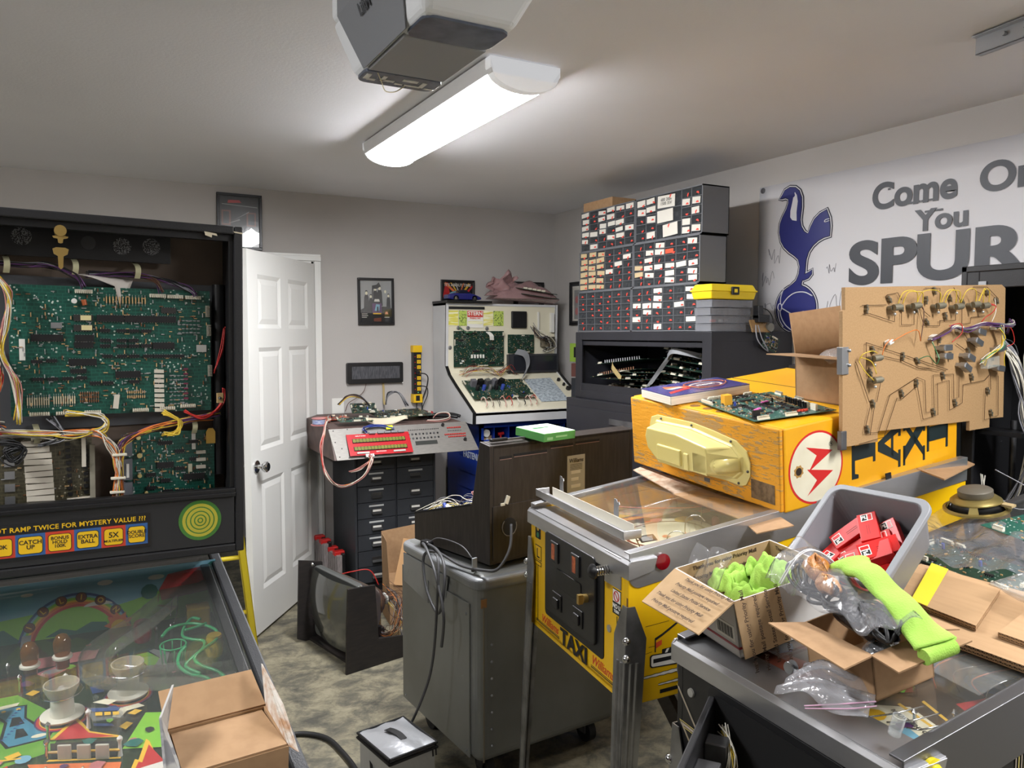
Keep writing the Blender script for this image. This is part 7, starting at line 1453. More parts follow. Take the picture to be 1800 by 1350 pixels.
# ================================================================== black pinball machine at the lower right
ML = axes((1.131,1.303,0), (-.0589,-.9983,0), (.9983,-.0589,0))
bk = thing('pinball_machine', 'black pinball machine with pale zigzag lines and open coin door, loaded with boxes, lower right', 'pinball machine', ML)
WL, LL = .565, 1.40
pin_body(bk, WL, LL, .48, .05, .905, .17, mat('black_art_cabinet',(24,24,26),.4,var=(32,31,30),vs=6))
rails(bk, WL, LL, .918, .17, mat('satin_dark_rail',(120,120,122),.38,.85), .085)
lockbar(bk, WL, .892, steel, .088)
zl = slope(.922,.17); GLA = math.degrees(math.atan(.17))
g = MB(); g.prism([(.09,zl(.09)),(LL-.12,zl(LL-.12)),(LL-.12,zl(LL-.12)+.004),(.09,zl(.09)+.004)], .02, WL-.02, 'x'); g.build('playfield_glass', glassm, bk)
pfl = MB(); pfl.b(.02,WL-.02,.06,1.2,-.01,0); pfb = pfl.build('playfield', mat('playfield_darker',(44,34,24),.3,coat=.3,var=(84,62,34),vs=12), bk, M=TR((0,0,.874), rx=math.degrees(math.atan(.13))))
it = [('cream',[(.36,.09),(.545,.07),(.545,.18),(.42,.21),(.38,.17)]),('dark',[(.43,.11),(.53,.10),(.53,.13),(.44,.14)]),('yellow',[(.40,.20),(.54,.17),(.54,.176),(.40,.207)]),('yellow',[(.42,.24),(.54,.20),(.54,.206),(.42,.247)]),('red',[(.46,.28),(.545,.25),(.545,.32),(.48,.34)]),('yellow',circ(.47,.42,.045,12,ry=.03)),('navy',circ(.45,.38,.04,10,ry=.03)),('orange',[(.50,.36),(.55,.35),(.55,.42),(.52,.44)]),('yellow',circ(.40,.14,.02,10)),('brown',[(.12,.10),(.26,.12),(.24,.20),(.10,.18)]),('yellow',[(.14,.11),(.2,.12),(.19,.13),(.13,.12)]),('orange',[(.10,.3),(.3,.35),(.3,.37),(.1,.32)]),('red',circ(.3,.3,.03,10))]
rnd = random.Random(12); cc = ['red','orange','yellow','brown','navy','teal','purple','green','cream','sky','dark','dark','dark']
for i in range(46):
    x, y, r = rnd.uniform(.05,.53), rnd.uniform(.10,.95), rnd.uniform(.008,.04); a = rnd.uniform(0,6); it.append((rnd.choice(cc), [(x+r*rnd.uniform(.5,1.3)*cos(a+k*1.05), y+r*rnd.uniform(.5,1.3)*sin(a+k*1.05)) for k in range(6)]))
artwork(pfb, it)
for i in range(14): x, y = rnd.uniform(.2,.52), rnd.uniform(.15,.75); m = MB(); m.sheet([(x,y,.025),(x+.05,y+.01,.025),(x+.06,y+.05,.028),(x+.01,y+.06,.028)], .0015); m.build('lane_plastic', [art[rnd.choice(cc)],clr][i%2], pfb)
for i in range(7): m = MB(); x = .30+.035*i; m.tube([(x,.30+.02*(i%3),.0),(x,.31,.045),(x+.03,.36+.03*i%.1,.05),(x+.04,.45,.04)], .0014); m.build('wire_form', [chrome,art['orange']][i%2], pfb, smooth=True)
for i in range(4): m = MB(); m.tube([(.42+.03*i,.10+.012*i,.02),(.45+.03*i,.13,.03),(.46+.03*i,.20,.025)], .0016); m.build('ball_guide', chrome, pfb, smooth=True)
for x, y in ((.53,.16),(.50,.22),(.46,.17),(.53,.30),(.40,.25)): m = MB(); m.lathe([(.004,0),(.003,.02),(.006,.024),(.001,.03)], (x,y,0), 8); m.build('post', chrome, pfb)
m = MB(); m.sheet([(.36,.28,.05),(.52,.26,.05),(.52,.42,.055),(.40,.46,.055)], .0015); m.build('clear_plastic', clr, pfb)
text('lettering', 'REPLACEMENT ONLY', .011, ink, pfb, TR((.46,.165,.002), rz=-12), .01)
FB = lambda x, z, y=-.0008: axes((x, y, z), (1,0,0), (0,0,1))
m = MB(); m.prism(rrect(.105,.47,.56,.858,.02), -.004, .001, 'y'); m.build('door_frame', mat('matte_black_metal',(22,22,24)), bk, bevel=.002)
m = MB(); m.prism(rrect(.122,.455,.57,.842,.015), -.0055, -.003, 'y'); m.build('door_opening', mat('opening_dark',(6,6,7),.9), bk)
DO = TR((.125,-.006,.0), rz=-50); m = MB(); m.b(0,.32,-.008,.006,.575,.838); cdb = m.build('coin_door', mat('worn_black_metal',(40,40,42),.45,.3), bk, bevel=.003, M=DO)
for z in (.62,.74): m = MB(); m.b(.10,.24,-.020,-.008,z,z+.04); m.build('red_lamp', mat('lamp_red',(150,36,26),.3), cdb, bevel=.002)
m = MB(); m.b(.05,.26,.006,.04,.60,.66); m.b(.08,.12,.006,.05,.68,.80); m.b(.18,.22,.006,.05,.68,.80); m.build('coin_mechanism', dsteel, cdb, bevel=.003)
wire_bundle('door_wires', cdb, [(.05,.03,.80),(.12,.06,.78),(.16,.05,.68),(.22,.06,.60),(.15,.07,.56)], 8, .002, .006, ['yellow','white','black'], 80)
zg = mat('pale_yellow_line',(206,190,110),.5); zw = mat('pale_grey_line',(176,164,150),.5)
def zig(pts, w, mt, par=bk, pl=None, y=-.0012):
    m = MB(); P = [Vector((x,y,z)) for x,z in pts]
    for a, b_ in zip(P, P[1:]): d = (b_-a).normalized(); s_ = Vector((-d.z,0,d.x))*w/2; m.add([a-s_-d*w/2,b_-s_+d*w/2,b_+s_+d*w/2,a+s_-d*w/2], [(0,1,2,3)])
    o = m.build('decor_line', mt, par); 
    if pl: o.matrix_local = pl
    return o
ZP = [(.006,.805),(.078,.728),(.018,.730),(.088,.655),(.052,.652),(.052,.50)]
for d, w, mt in ((0,.0055,zw),(-.0065,.0018,zg),(.0065,.0018,zg)): zig([(x+d,z-d*.9) for x,z in ZP], w, mt)
m = MB(); m.b(.066,.098,-.0012,0,.50,.635); m.build('orange_panel', mat('muted_orange',(170,104,78),.5), bk)
for x, z in ((.05,.812),(.088,.735),(.088,.72)): m = MB(); m.lathe([(.001,0),(.010,0),(.009,.004),(.001,.005)], n=16); m.build('round_bolt', mat('nylon_grey',(150,148,140),.5), bk, smooth='auto', M=FB(x,z))
SB = axes((WL+.001,0,0), (0,1,0), (0,0,1))
for q in range(4): m = MB(); a = .29+.007*q; w_ = .0022
for q in range(4):
    a, t_ = .285+.008*q, .885-.008*q; m = MB(); m.b(a,a+.0025,.5,t_,0,.0008); m.b(a,.9,t_-.0025,t_,0,.0008); m.build('decor_line', zg if q%2 else zw, bk, M=SB)
m = MB(); m.b(.322,.42,.5,.845,0,.0008); m.build('orange_panel', mat('muted_orange',(170,104,78)), bk, M=SB)
m = MB(); m.lathe([(.001,0),(.022,0),(.023,.008),(.014,.011),(.013,.020),(.001,.022)], n=24); m.build('flipper_button', mat('flipper_yellow',(230,210,30),.25,coat=.5), bk, smooth='auto', M=axes((WL+.004,.060,.895), (0,1,0), (0,0,1)))
for x, sx in ((-.003,-1),(WL+.003,1)): pin_leg(bk, x, -.003, .72, .02, sx, 1, lm, .04); pin_leg(bk, x, LL, .80, .02, sx, -1, lm, -.04)
# its backbox, open to the left, with cables
BH = axes((2.56,1.57,.96), (0,-1,0), (1,0,0)); 
bb = bpy.data.objects.new('backbox', None); COL.objects.link(bb); bb.parent = bk; bb.matrix_local = ML.inverted() @ BH       # x across (towards camera), y = depth to the wall, z up
m = MB(); W_, H_, D_ = .78, .852, .30
m.b(0,.02,0,D_,0,H_); m.b(W_-.02,W_,0,D_,0,H_); m.b(0,W_,0,D_,H_-.02,H_); m.b(0,W_,D_-.012,D_,0,H_); m.b(0,W_,0,D_,0,.02); m.b(.02,.06,.0,.012,.02,H_-.02); m.b(.06,W_-.02,.0,.012,H_-.075,H_-.02); m.build('backbox_frame', cabA, bb, bevel=.003)
m = MB(); m.b(.06,.068,-.004,.0,.33,.80); m.b(.068,.085,-.004,-.001,.33,.80); m.build('hinge_strip', zinc, bb)
m = MB(); m.cyl((.10,.16,.02),(.10,.16,.34),.010,n=12); m.build('pipe', dsteel, bb, smooth='auto')
m = MB(); m.b(.03,.20,.02,.12,.30,.315); m.b(.14,.60,.04,.10,.02,.05); m.build('shelf', blackp, bb)
wire_bundle('cable_loom', bb, [(.02,.0,.62),(.12,.04,.60),(.17,.06,.50),(.18,.08,.36),(.20,.08,.25),(.16,.08,.10),(.12,.06,.06)], 20, .003, .008, ['grey','grey','white','white','black'], 90, .0022)
wire_bundle('cable_loom', bb, [(.22,.06,.75),(.20,.07,.55),(.21,.08,.30),(.19,.09,.15)], 14, .002, .010, ['grey','white','blue','brown'], 91, .0025)
wire_bundle('cable_loom', bb, [(.06,.06,.16),(.10,.02,.10),(.17,.04,.08),(.18,.02,.03)], 2, .002, .004, ['white'], 92, .002)
BBP = bpy.data.objects.new('power_board', None); COL.objects.link(BBP); BBP.parent = bb; BBP.matrix_local = TR((.215,.05,.06), rx=90)
board('inner_board', None, TR(), .30, .35, 93, par=BBP, mt=pg, nchip=8, big=2, ncon=6, parts=80)
# ------- hinged insert board swung out, seen from behind
mdf = mat('fibreboard', (172,138,96), .8, var=(163,129,88), vs=220, detail=3)
MD = axes((1.803,1.42,1.279), (1,0,.040), (0,0,1))
IB = thing('lamp_insert_board', 'tan fibreboard panel covered in lamp sockets and bare wires, swung out of the black backbox', 'lamp panel', MD)
m = MB(); m.prism([(.002,.0),(.150,.0),(.150,.030),(.585,.018),(.585,-.012),(.690,-.012),(.690,.016),(.765,.014),(.765,.425),(.745,.436),(.012,.436),(.012,.375),(.002,.372)], -.012, 0, 'z'); m.build('panel_board', mdf, IB, bevel=.001)
brz = mat('bare_bronze_wire', (86,62,44), .4, .6); skt = mat('socket_steel', (138,132,116), .35, .7)
def K(x, y, h=0):      # sketch grid of the panel: 0..1070 across, 0..1050 down
    k = x/1070; u = k*.765/(1+.0*(1-k)); return (.010+u*(.985), .434*(1-y/(1055-170*k)), h)
def trace(pts): m = MB(); m.tube([K(x-110,y-235,.006) for x,y in pts], .0009, 5, 1); m.build('trace_wire', brz, IB)
for P in ([(200,350),(345,350)],[(205,408),(245,405),(395,462),(400,390)],[(340,300),(350,285),(415,272),(440,320)],[(440,400),(440,482),(520,482),(520,400)],[(555,350),(590,400),(625,430)],[(550,365),(585,490),(690,492),(692,460)],[(590,245),(690,248),(690,400)],[(710,410),(745,405)],[(690,458),(800,458),(800,380)],[(845,380),(845,480),(905,478),(910,440),(1010,430)],[(920,262),(925,242),(1025,245),(1110,320),(1110,345)],[(785,245),(840,350)],[(945,270),(1000,300)],
          [(225,595),(750,780),(685,785),(545,755)],[(225,595),(225,820),(320,825),(290,990)],[(310,682),(440,715),(555,770),(640,775)],[(165,720),(245,990)],[(250,1020),(215,1190)],[(275,1020),(250,1210)],[(185,1270),(335,1225),(415,965),(450,970),(545,885),(585,1110),(685,1080),(680,870),(760,850),(765,1050),(855,1000),(860,880),(1020,850),(1060,810)],[(215,1195),(300,1195),(370,945),(545,830),(595,850),(605,1065),(660,1050),(650,815),(790,810),(795,970),(830,965),(830,830)],[(1025,900),(1020,1110),(1125,1080),(1120,820)],[(1060,810),(1065,910)],[(810,610),(870,650),(895,640)],[(860,540),(900,600),(960,640)]):
    trace(P)
def socket(x, y, s_=1.):
    def f(m):
        m.cyl((0,0,.0),(0,0,.010),.0045,n=10); m.cyl((0,.008,.004),(0,.008,.009),.0035,n=8); m.cyl((0,-.008,.004),(0,-.008,.009),.003,n=8); m.b(-.003,.003,-.011,.011,.003,.004)
    put('lamp_socket', shared('lsock', f, skt), IB, Matrix.Translation(K(x-110,y-235)) @ TR(rz=20*(x%3), sc=(1.1,1.1,1)))
for x, y in ((228,375),(655,265),(1025,280),(605,465),(730,430),(450,690),(545,720),(895,660),(445,935),(540,870),(655,1060),(718,820),(805,1000),(922,830),(1045,920),(1072,1065),(268,1000),(235,1172),(535,380),(440,375),(600,325),(760,315),(850,345),(265,645),(250,795),(1075,700),(690,580),(765,690),(1100,335),(365,315)): socket(x,y)
def can(x, y, a=0, L_=.022):
    o = MB(); o.cyl((0,0,.002),(0,0,.016),.006,n=12); o.cyl((-.002,0,.020),(L_,.002,.024),.0095,n=16); o.cyl((L_,.002,.024),(L_+.006,.002,.025),.0065,n=12)
    return o.build('flash_socket', mat('socket_can',(128,122,104),.4,.4), IB, smooth='auto', M=Matrix.Translation(K(x-110,y-235)) @ TR(rz=a))
for x, y in ((365,370),(485,362),(645,365),(770,372),(890,360),(960,368),(245,700),(248,845)): o = can(x,y); m = MB(); m.ball((.006,-.018,.018),.0045); m.build('solder_lug', solder, o, smooth=True)
for x, y, a in ((700,635,0),(705,690,-5),(940,535,-15),(920,600,-25),(865,700,-25),(840,765,-30),(1095,640,10),(1085,770,-10)):
    m = MB(); m.b(-.018,.018,-.009,.009,.012,.032); m.b(-.02,-.017,-.006,.006,0,.03); m.cyl((.018,0,.022),(.026,0,.022),.006,n=10); m.build('relay_socket', zinc, IB, bevel=.002, M=Matrix.Translation(K(x-110,y-235)) @ TR(rz=a))
m = MB(); m.b(-.030,.034,-.010,.022,.012,.036); m.build('clear_relay', clear('relay_clear',alpha=.3,milky=(200,205,195)), IB, bevel=.002, M=Matrix.Translation(K(1010-110,745-235)) @ TR(rz=5))
def arcw(P, c, r=.0013, n=1): m = MB(); m.tube([K(x-110,y-235,h) for x,y,h in P], r, 6, 6); m.build('jumper_wire', WIRE[c], IB, smooth=True)
for a, b_ in ((385,505),(415,540),(505,655),(690,790),(800,905),(920,960),(665,765),(925,1000)): arcw([(a,345,.022),(a+15,275,.03),((a+b_)/2,255+(a%20),.034),(b_-15,280,.03),(b_,345,.022)], 'yellow')
arcw([(175,715,.01),(180,670,.02),(225,650,.025),(265,665,.02)], 'yellow'); arcw([(175,715,.01),(190,780,.02),(250,850,.02)], 'yellow'); arcw([(180,690,.01),(230,720,.02),(260,800,.02)], 'yellow')
arcw([(355,590,.02),(430,535,.03),(495,520,.03),(535,590,.02)], 'orange'); arcw([(290,700,.02),(300,620,.025),(345,575,.02)], 'orange'); arcw([(725,495,.02),(780,480,.03),(790,540,.03),(745,600,.02)], 'red')
for q in range(3): arcw([(1010,350+q*6,.02),(1035,370,.03),(1010,410,.03),(960,440,.03),(945,480,.02)], 'red')
for q in range(3): arcw([(610,590+q*4,.02),(630,640,.02),(660,700+q*6,.02)], ['green','white','green'][q]); arcw([(545,710,.01),(590,690,.02),(640,740,.02),(660,700,.02)], ['green','white','green'][q])
wire_bundle('main_loom', IB, [K(500,345,.02),K(590,300,.025),K(640,265,.025),K(730,285,.025),K(850,250,.025),K(950,255,.03),K(1060,260,.03),(.80,.32,.0),(.83,.28,-.03)], 9, .0015, .003, ['brown','black','purple','white','grey'], 95, .0016)
wire_bundle('main_loom', IB, [K(960,270,.03),K(985,330,.03),K(960,400,.03),K(900,440,.03),K(850,500,.02)], 7, .0015, .004, ['purple','brown','green','white','yellow'], 96, .0014)
arcw([(535,590,.02),(555,400,.02),(540,340,.01)], 'brown'); arcw([(1075,320,.01),(1060,400,.02),(1030,470,.02)], 'white'); arcw([(1145,630,.02),(1130,700,.02),(1135,760,.02)], 'yellow'); arcw([(1145,630,.02),(1180,600,.03),(1150,510,.03),(1100,520,.02)], 'red')
for x, y in ((640,565),(820,515),(355,595),(1075,505)): m = MB(); m.b(-.010,.010,-.006,.006,.0,.02); m.build('cable_clamp', white_p, IB, bevel=.003, M=Matrix.Translation(K(x-110,y-235)) @ TR(rz=20))
m = MB(); m.b(-.002,.022,.20,.275,.0,.004); m.b(-.004,.0,.20,.275,-.014,.004); m.ball((.022,.265,.006),.005); m.ball((.022,.225,.006),.005); m.build('latch_plate', zinc, IB, bevel=.001)
m = MB(); m.b(-.004,.018,-.008,.045,-.013,.002); m.build('corner_plate', dsteel, IB, bevel=.002)
# ================================================================== things on the black machine's glass
LB = lambda x, y, h=0, rz=0, rx=0, ry=0: ML @ TR((0,0,.927), rx=0) @ TR((x,y,.17*y+h)) @ TR(rx=GLA) @ TR((0,0,0), rx, ry, rz)
mailt = mat('mail_card', (174,144,106), .85, var=(168,138,100), vs=30); mailw = mat('mail_white', (205,202,198), .6)
t = thing('shipping_box', 'white-sided open mailing box with printed brown inner flaps, on the black machine', 'box', LB(-.052,.048,0,-6))
bw, bd2, bh = .225, .262, .122
m = MB(); e = .003; m.b(0,bw,0,e,0,bh); m.b(0,bw,bd2-e,bd2,0,bh); m.b(0,e,0,bd2,0,bh); m.b(bw-e,bw,0,bd2,0,bh); m.b(0,bw,0,bd2,0,e); m.build('box_body', mailw, t)
m = MB(); m.b(e,bw-e,e,e+.001,e,bh); m.b(e,bw-e,bd2-e-.001,bd2-e,e,bh); m.b(e,e+.001,e,bd2-e,e,bh); m.b(bw-e-.001,bw-e,e,bd2-e,e,bh); m.build('box_lining', mailt, t)
m = MB(); m.b(-.0005,bw+.0006,-.0008,0,.018,.023); m.b(bw,bw+.0008,-.0005,bd2,.018,.023); m.build('red_stripe', mat('mail_red',(150,40,50),.5), t)
def mtext(par, M_, w, h, n):
    rws = ['Thank you for using Priority Mail', 'Priority Mail postage required', 'United States Postal Service']
    for i in range(n): text('lettering', rws[i%3], .0132, mat('mail_print',(70,52,38),.8), par, M_ @ TR((w/2-.01*(i%2), h-.012-i*h/n, .0004)), .018, ext=.0001)
f1 = cpanel('flap', [(0,0,bh),(bw,0,bh),(bw+.045,-.115,bh-.016),(.045,-.115,bh-.03)], t, mailt)
mtext(f1, axes((.045,-.113,bh-.026), (1,0,.06), (-.36,1,.18)) @ TR((0.005,0,.0035)), .21, .115, 5)
f2 = cpanel('flap', [(bw,0,bh),(bw,bd2*.42,bh),(bw+.022,bd2*.42,.015),(bw+.018,-.0,.005)], t, mailt)
mtext(f2, axes((bw+.0235,.055,.06), (-.16,0,1), (0,-1,0)) @ TR((-.055,-.055,-.0)), .11, .11, 4)
mtext(t, axes((bw/2,bd2-e-.0015,bh/2), (1,0,0), (0,0,1)) @ TR((-bw/2,-bh/2,.0)), bw, bh, 5); mtext(t, axes((e+.0015,bd2/2,bh/2), (0,1,0), (0,0,1)) @ TR((-bd2/2,-bh/2,0)), bd2, bh, 5)
m = MB(); m.b(.150,.215,-.0012,0,.03,.065); br_ = m.build('barcode_label', paper, t)
for i in range(16): m = MB(); m.b(.155+i*.0035,.156+i*.0035+.0006*(i%3),-.0016,-.0011,.036,.060); m.build('bar', ink, br_)
lime = mat('lime_cloth', (166,208,92), .95, var=(152,196,78), vs=14, bump=.25, bs=300)
t = thing('green_cloth', 'crumpled lime green cloth lying in the white mailing box', 'cloth', LB(.06,.175,.066))
rnd = random.Random(2)
def lump(w, d, h, s_): return lambda u, v: (w*(cos(2*pi*u))*sin(pi*v)*(1+.18*sin(5*pi*u+s_)+.10*sin(9*u*pi+s_)+.07*sin(16*pi*u+11*v+s_)), d*(sin(2*pi*u))*sin(pi*v)*(1+.15*sin(4*pi*u+s_)), -h*cos(pi*v)*(1+.22*sin(6*pi*u+4*v+s_)))
def crumple(w, d, h, s_): 
    def f(u, v):
        x, y = (u-.5)*2, (v-.5)*2; r = min(1, x*x*.8+y*y*.8); fold = abs(sin(2.3*x+1.6*y+s_+.8*sin(3*y)))*.35+abs(sin(4.1*y-2.2*x+s_))*.22
        return (w*x*(1-.12*y*y)+.006*sin(7*y+s_), d*y+.006*sin(6*x+s_), h*(1-r)**.55*(.75+fold)+.004*sin(14*x+9*y)-(.02 if r > .96 else 0))
    return f
m = MB(); m.T = TR((-.045,-.035,-.01), rz=20); m.grid(crumple(.050,.060,.046,.4), 34, 34); m.T = TR((.018,.015,.010), rz=-25); m.grid(crumple(.068,.046,.052,1.9), 36, 34); m.T = TR((.03,-.045,-.01), rz=8); m.grid(crumple(.062,.038,.034,3.3), 34, 30)
m.build('cloth', lime, t, smooth=True, solid=.002)
bagm = clear('zip_bag', alpha=.07, milky=(225,226,232), rough=.16, gloss=.6, bump=.5, bs=14, fres=1.3)
t = thing('zip_bag', 'small clear zip bag of parts against the left corner inside the white mailing box', 'bag', LB(-.02,.10,.07))
m = MB(); m.grid(lambda u,v: (-.05+.11*u, -.03+.05*v+.01*sin(u*8), .01+.075*v+.012*sin(u*7+v*3)), 14, 10); m.build('bag', bagm, t, smooth=True, solid=.0015)
t = thing('cardboard_box', 'small open cardboard box with spread flaps at the front of the black machine', 'box', LB(.275,.105,0,-4))
b2w, b2d, b2h = .165, .140, .088
m = MB(); m.b(0,b2w,0,e,0,b2h); m.b(0,b2w,b2d-e,b2d,0,b2h); m.b(0,e,0,b2d,0,b2h); m.b(b2w-e,b2w,0,b2d,0,b2h); m.b(0,b2w,0,b2d,0,e); m.build('box_body', card, t)
cpanel('flap', [(0,0,b2h),(b2w,0,b2h),(b2w+.01,-.072,b2h+.004),(-.035,-.058,b2h+.004)], t); cpanel('flap', [(b2w,0,b2h),(b2w,b2d,b2h),(b2w+.062,b2d+.025,b2h),(b2w+.056,.0,b2h-.006)], t)
cpanel('flap', [(0,b2d,b2h),(b2w,b2d,b2h),(b2w,b2d+.07,b2h-.02),(0,b2d+.07,b2h-.02)], t)
m = MB(); m.ball((.13,.06,.055),.03,14,(1.2,1.4,.9)); m.build('foil_bag', mat('silver_foil',(170,172,176),.25,.7,bump=1.,bs=40), t, smooth=True)
t = thing('bag_of_cables', 'large clear zip bag stuffed with black cables on the open small cardboard box', 'bag', LB(.315,.150,.105,-12))
for i in range(9):
    m = MB(); r = random.Random(i); P = [(-.13+.02*r.random(),.035-.01*i%.03,.03+.004*i)]+[(-.09+.035*k+r.uniform(-.01,.01), .03*sin(k*1.3+i)+r.uniform(-.015,.015), .012+.018*r.random()) for k in range(7)]+[(.14,-.02+.01*r.random(),.0)]
    m.tube(P, .0038, 7, 5); m.build('cable', rubber, t, smooth=True)
for i in range(4): m = MB(); m.tube([(-.06+.0*i,.02,.02),(-.135-.006*i,.045-.012*i,.045),(-.150-.004*i,.02-.012*i,.035),(-.10,-.01-.008*i,.018),(.0,-.02,.012),(.08,-.03,.0)], .0030, 7, 6); m.build('cable_loop', rubber, t, smooth=True)
m = MB(); m.T = TR((-.075,.0,.062)); m.grid(lump(.034,.026,.024,3.), 24, 12); m.T = TR((-.03,-.01,.045)); m.grid(lump(.03,.02,.018,1.), 20, 10); m.build('amber_bundle', mat('amber_wrap',(176,110,48),.35,var=(214,160,104),vs=40,bump=1.,bs=60), t, smooth=True)
m = MB(); m.T = TR((.055,.0,.008)); m.grid(lump(.075,.042,.028,2.), 26, 12); m.build('dark_bundle', mat('dark_plastic_wrap',(20,20,23),.4,bump=1.,bs=40), t, smooth=True)
m = MB(); m.grid(lambda u,v: (-.15+.30*u, (-.075+.15*v)*(1-.25*u)+.006*sin(u*11), .030+.055*sin(pi*v)*(.55+.45*cos(u*3))+.008*sin(u*19+v*9)), 30, 16); m.grid(lambda u,v: (-.16+.06*u, -.06+.13*v, .02+.075*sin(pi*v)*(1-u*.2)+.01*sin(v*12)), 10, 14)
m.build('bag', bagm, t, smooth=True, solid=.001)
m = MB()
for q in (0,.006): m.tube([(-.105+q,-.07+.14*k/8,.035+.055*sin(pi*k/8)) for k in range(9)], .0014, 5, 3)
m.build('zip_strip', mat('zip_white',(225,225,228),.4), t, smooth=True)
t = thing('green_cloth', 'lime green microfibre sleeve draped over the bag of cables', 'cloth', LB(.375,.155,.15,-6))
def sleeve(u, v):
    P = smooth_path([(-.115,.045,.012),(-.08,.04,.022),(-.03,.03,.022),(.03,.02,.004),(.085,.015,-.026),(.125,.012,-.048)], 8); i = u*(len(P)-1); a = P[int(min(i,len(P)-2))]; b_ = P[int(min(i,len(P)-2))+1]; p = a.lerp(b_, i-int(min(i,len(P)-2)))
    w_ = .042-.016*sin(pi*u) if u > .15 else .042; hh = .017*(1-u*1.1) if u < .7 else .004
    return (p.x+.006*sin(9*v), p.y+w_*cos(2*pi*v), p.z+hh*sin(2*pi*v)+.003*sin(u*21))
m = MB(); m.grid(sleeve, 30, 20); m.build('cloth', lime, t, smooth=True, solid=.003)
m = MB(); m.lathe([(.011,-.033),(.014,-.033),(.014,.033),(.011,.033)], (.128,.012,-.058), 16, Matrix.Rotation(pi/2,4,'X')); m.build('rolled_end', lime, t, smooth='auto')
# grey bin of red boxes, tipped on its side behind the boxes
def LV(x, y, h): return Vector((x, y, .927+.17*y+h))
a_, b_, c_, d_ = LV(.02,.458,.20), LV(.222,.472,.20), LV(.280,.318,.092), LV(-.005,.325,.10)
bx = (b_-a_).normalized(); bz = bx.cross((a_-d_).normalized()).normalized(); bz = -bz if bz.y > 0 else bz; by = bz.cross(bx); bc = (a_+b_+c_+d_)/4
BM = ML @ axes(bc, bx, by)
t = thing('plastic_bin', 'grey plastic bin tipped towards the front, holding red component boxes', 'bin', BM)
gb = mat('grey_bin_plastic', (122,122,126), .5, var=(112,112,116), vs=6)
def brc(sx, sy, z, r=.03, bow=.0): return [(x*1.0, y+bow*(1-(x/sx)**2), z) for x, y in rrect(-sx,sx,-sy,sy,r,5)]
m = MB(); R0 = brc(.124,.112,.0); R1 = brc(.100,.088,-.10,.025); R2 = brc(.116,.104,-.0,.026); R3 = brc(.093,.081,-.094,.02); n = len(R0)
m.add(R0+R1+R2+R3, [(i,(i+1)%n,n+(i+1)%n,n+i) for i in range(n)]+[(2*n+i,2*n+(i+1)%n,3*n+(i+1)%n,3*n+i) for i in range(n)]+[(i,(i+1)%n,2*n+(i+1)%n,2*n+i) for i in range(n)]+[tuple(range(n,2*n)), tuple(range(3*n,4*n))])
m.build('bin_body', gb, t)
m = MB(); R4 = brc(.132,.120,.004,.034); R5 = brc(.132,.120,-.008,.034); R6 = brc(.117,.105,.004,.027); R7 = brc(.117,.105,-.008,.027)
m.add(R4+R5+R7+R6, [(k*n+i,k*n+(i+1)%n,((k+1)%4)*n+(i+1)%n,((k+1)%4)*n+i) for k in range(4) for i in range(n)]); m.build('bin_rim', mat('grey_bin_rim',(136,138,142),.5), t, smooth='auto', bevel=.002)
rb_ = mat('red_box_card', (206,34,32), .4, var=(196,30,28), vs=20)
spots = [(-.045,.015,-.045,55,.02,'leftmost upper'),(.000,.035,-.035,-52,-.02,'upper middle, with its label facing up'),(.045,.040,-.055,-48,.03,'upper right behind the others'),(-.062,-.028,-.060,80,.0,'lower left edge'),(-.015,-.022,-.058,50,.03,'centre left'),(.040,-.035,-.030,38,.02,'large front one with a label'),(.050,.005,-.050,-50,.0,'right of centre'),(.055,-.015,-.028,44,.04,'resting on the right-hand ones'),(.015,-.068,-.062,10,.0,'bottom front'),(.045,-.060,-.060,12,.0,'bottom right')]
for i, (x, y, z, rz_, tl_, wh) in enumerate(spots):
    t = thing('component_box', 'small red component box in the grey bin, '+wh, 'box', BM @ TR((x,y,z), rx=12*tl_*20, ry=-8+5*(i%4), rz=rz_), 'red component boxes in the grey bin')
    L_ = .105 if i == 5 else .086; m = MB(); m.b(-L_/2,L_/2,-.021,.021,-.014,.013); m.build('box_body', rb_, t, bevel=.001)
    m = MB(); m.b(-L_/2+.004,-L_/2+.026,-.013,.013,.013,.0136); lb_ = m.build('logo_patch', paper, t); m = MB(); m.b(-L_/2+.006,-L_/2+.024,-.011,.0,.0136,.0139); m.build('logo_black', ink, lb_)
    m = MB(); m.b(-L_/2+.006,-L_/2+.024,.003,.011,.0136,.0139); m.build('logo_red', rb_, lb_); text('lettering', 'PL', .014, paper, lb_, TR((-L_/2+.015,-.0055,.0141), rz=90), .03, ext=.0001)
    for k in range(2): m = MB(); m.b(-.004,.025,-.004+.005*k,-.003+.005*k,.013,.0133); m.build('print_line', mat('dark_red_print',(120,20,20),.5), t)
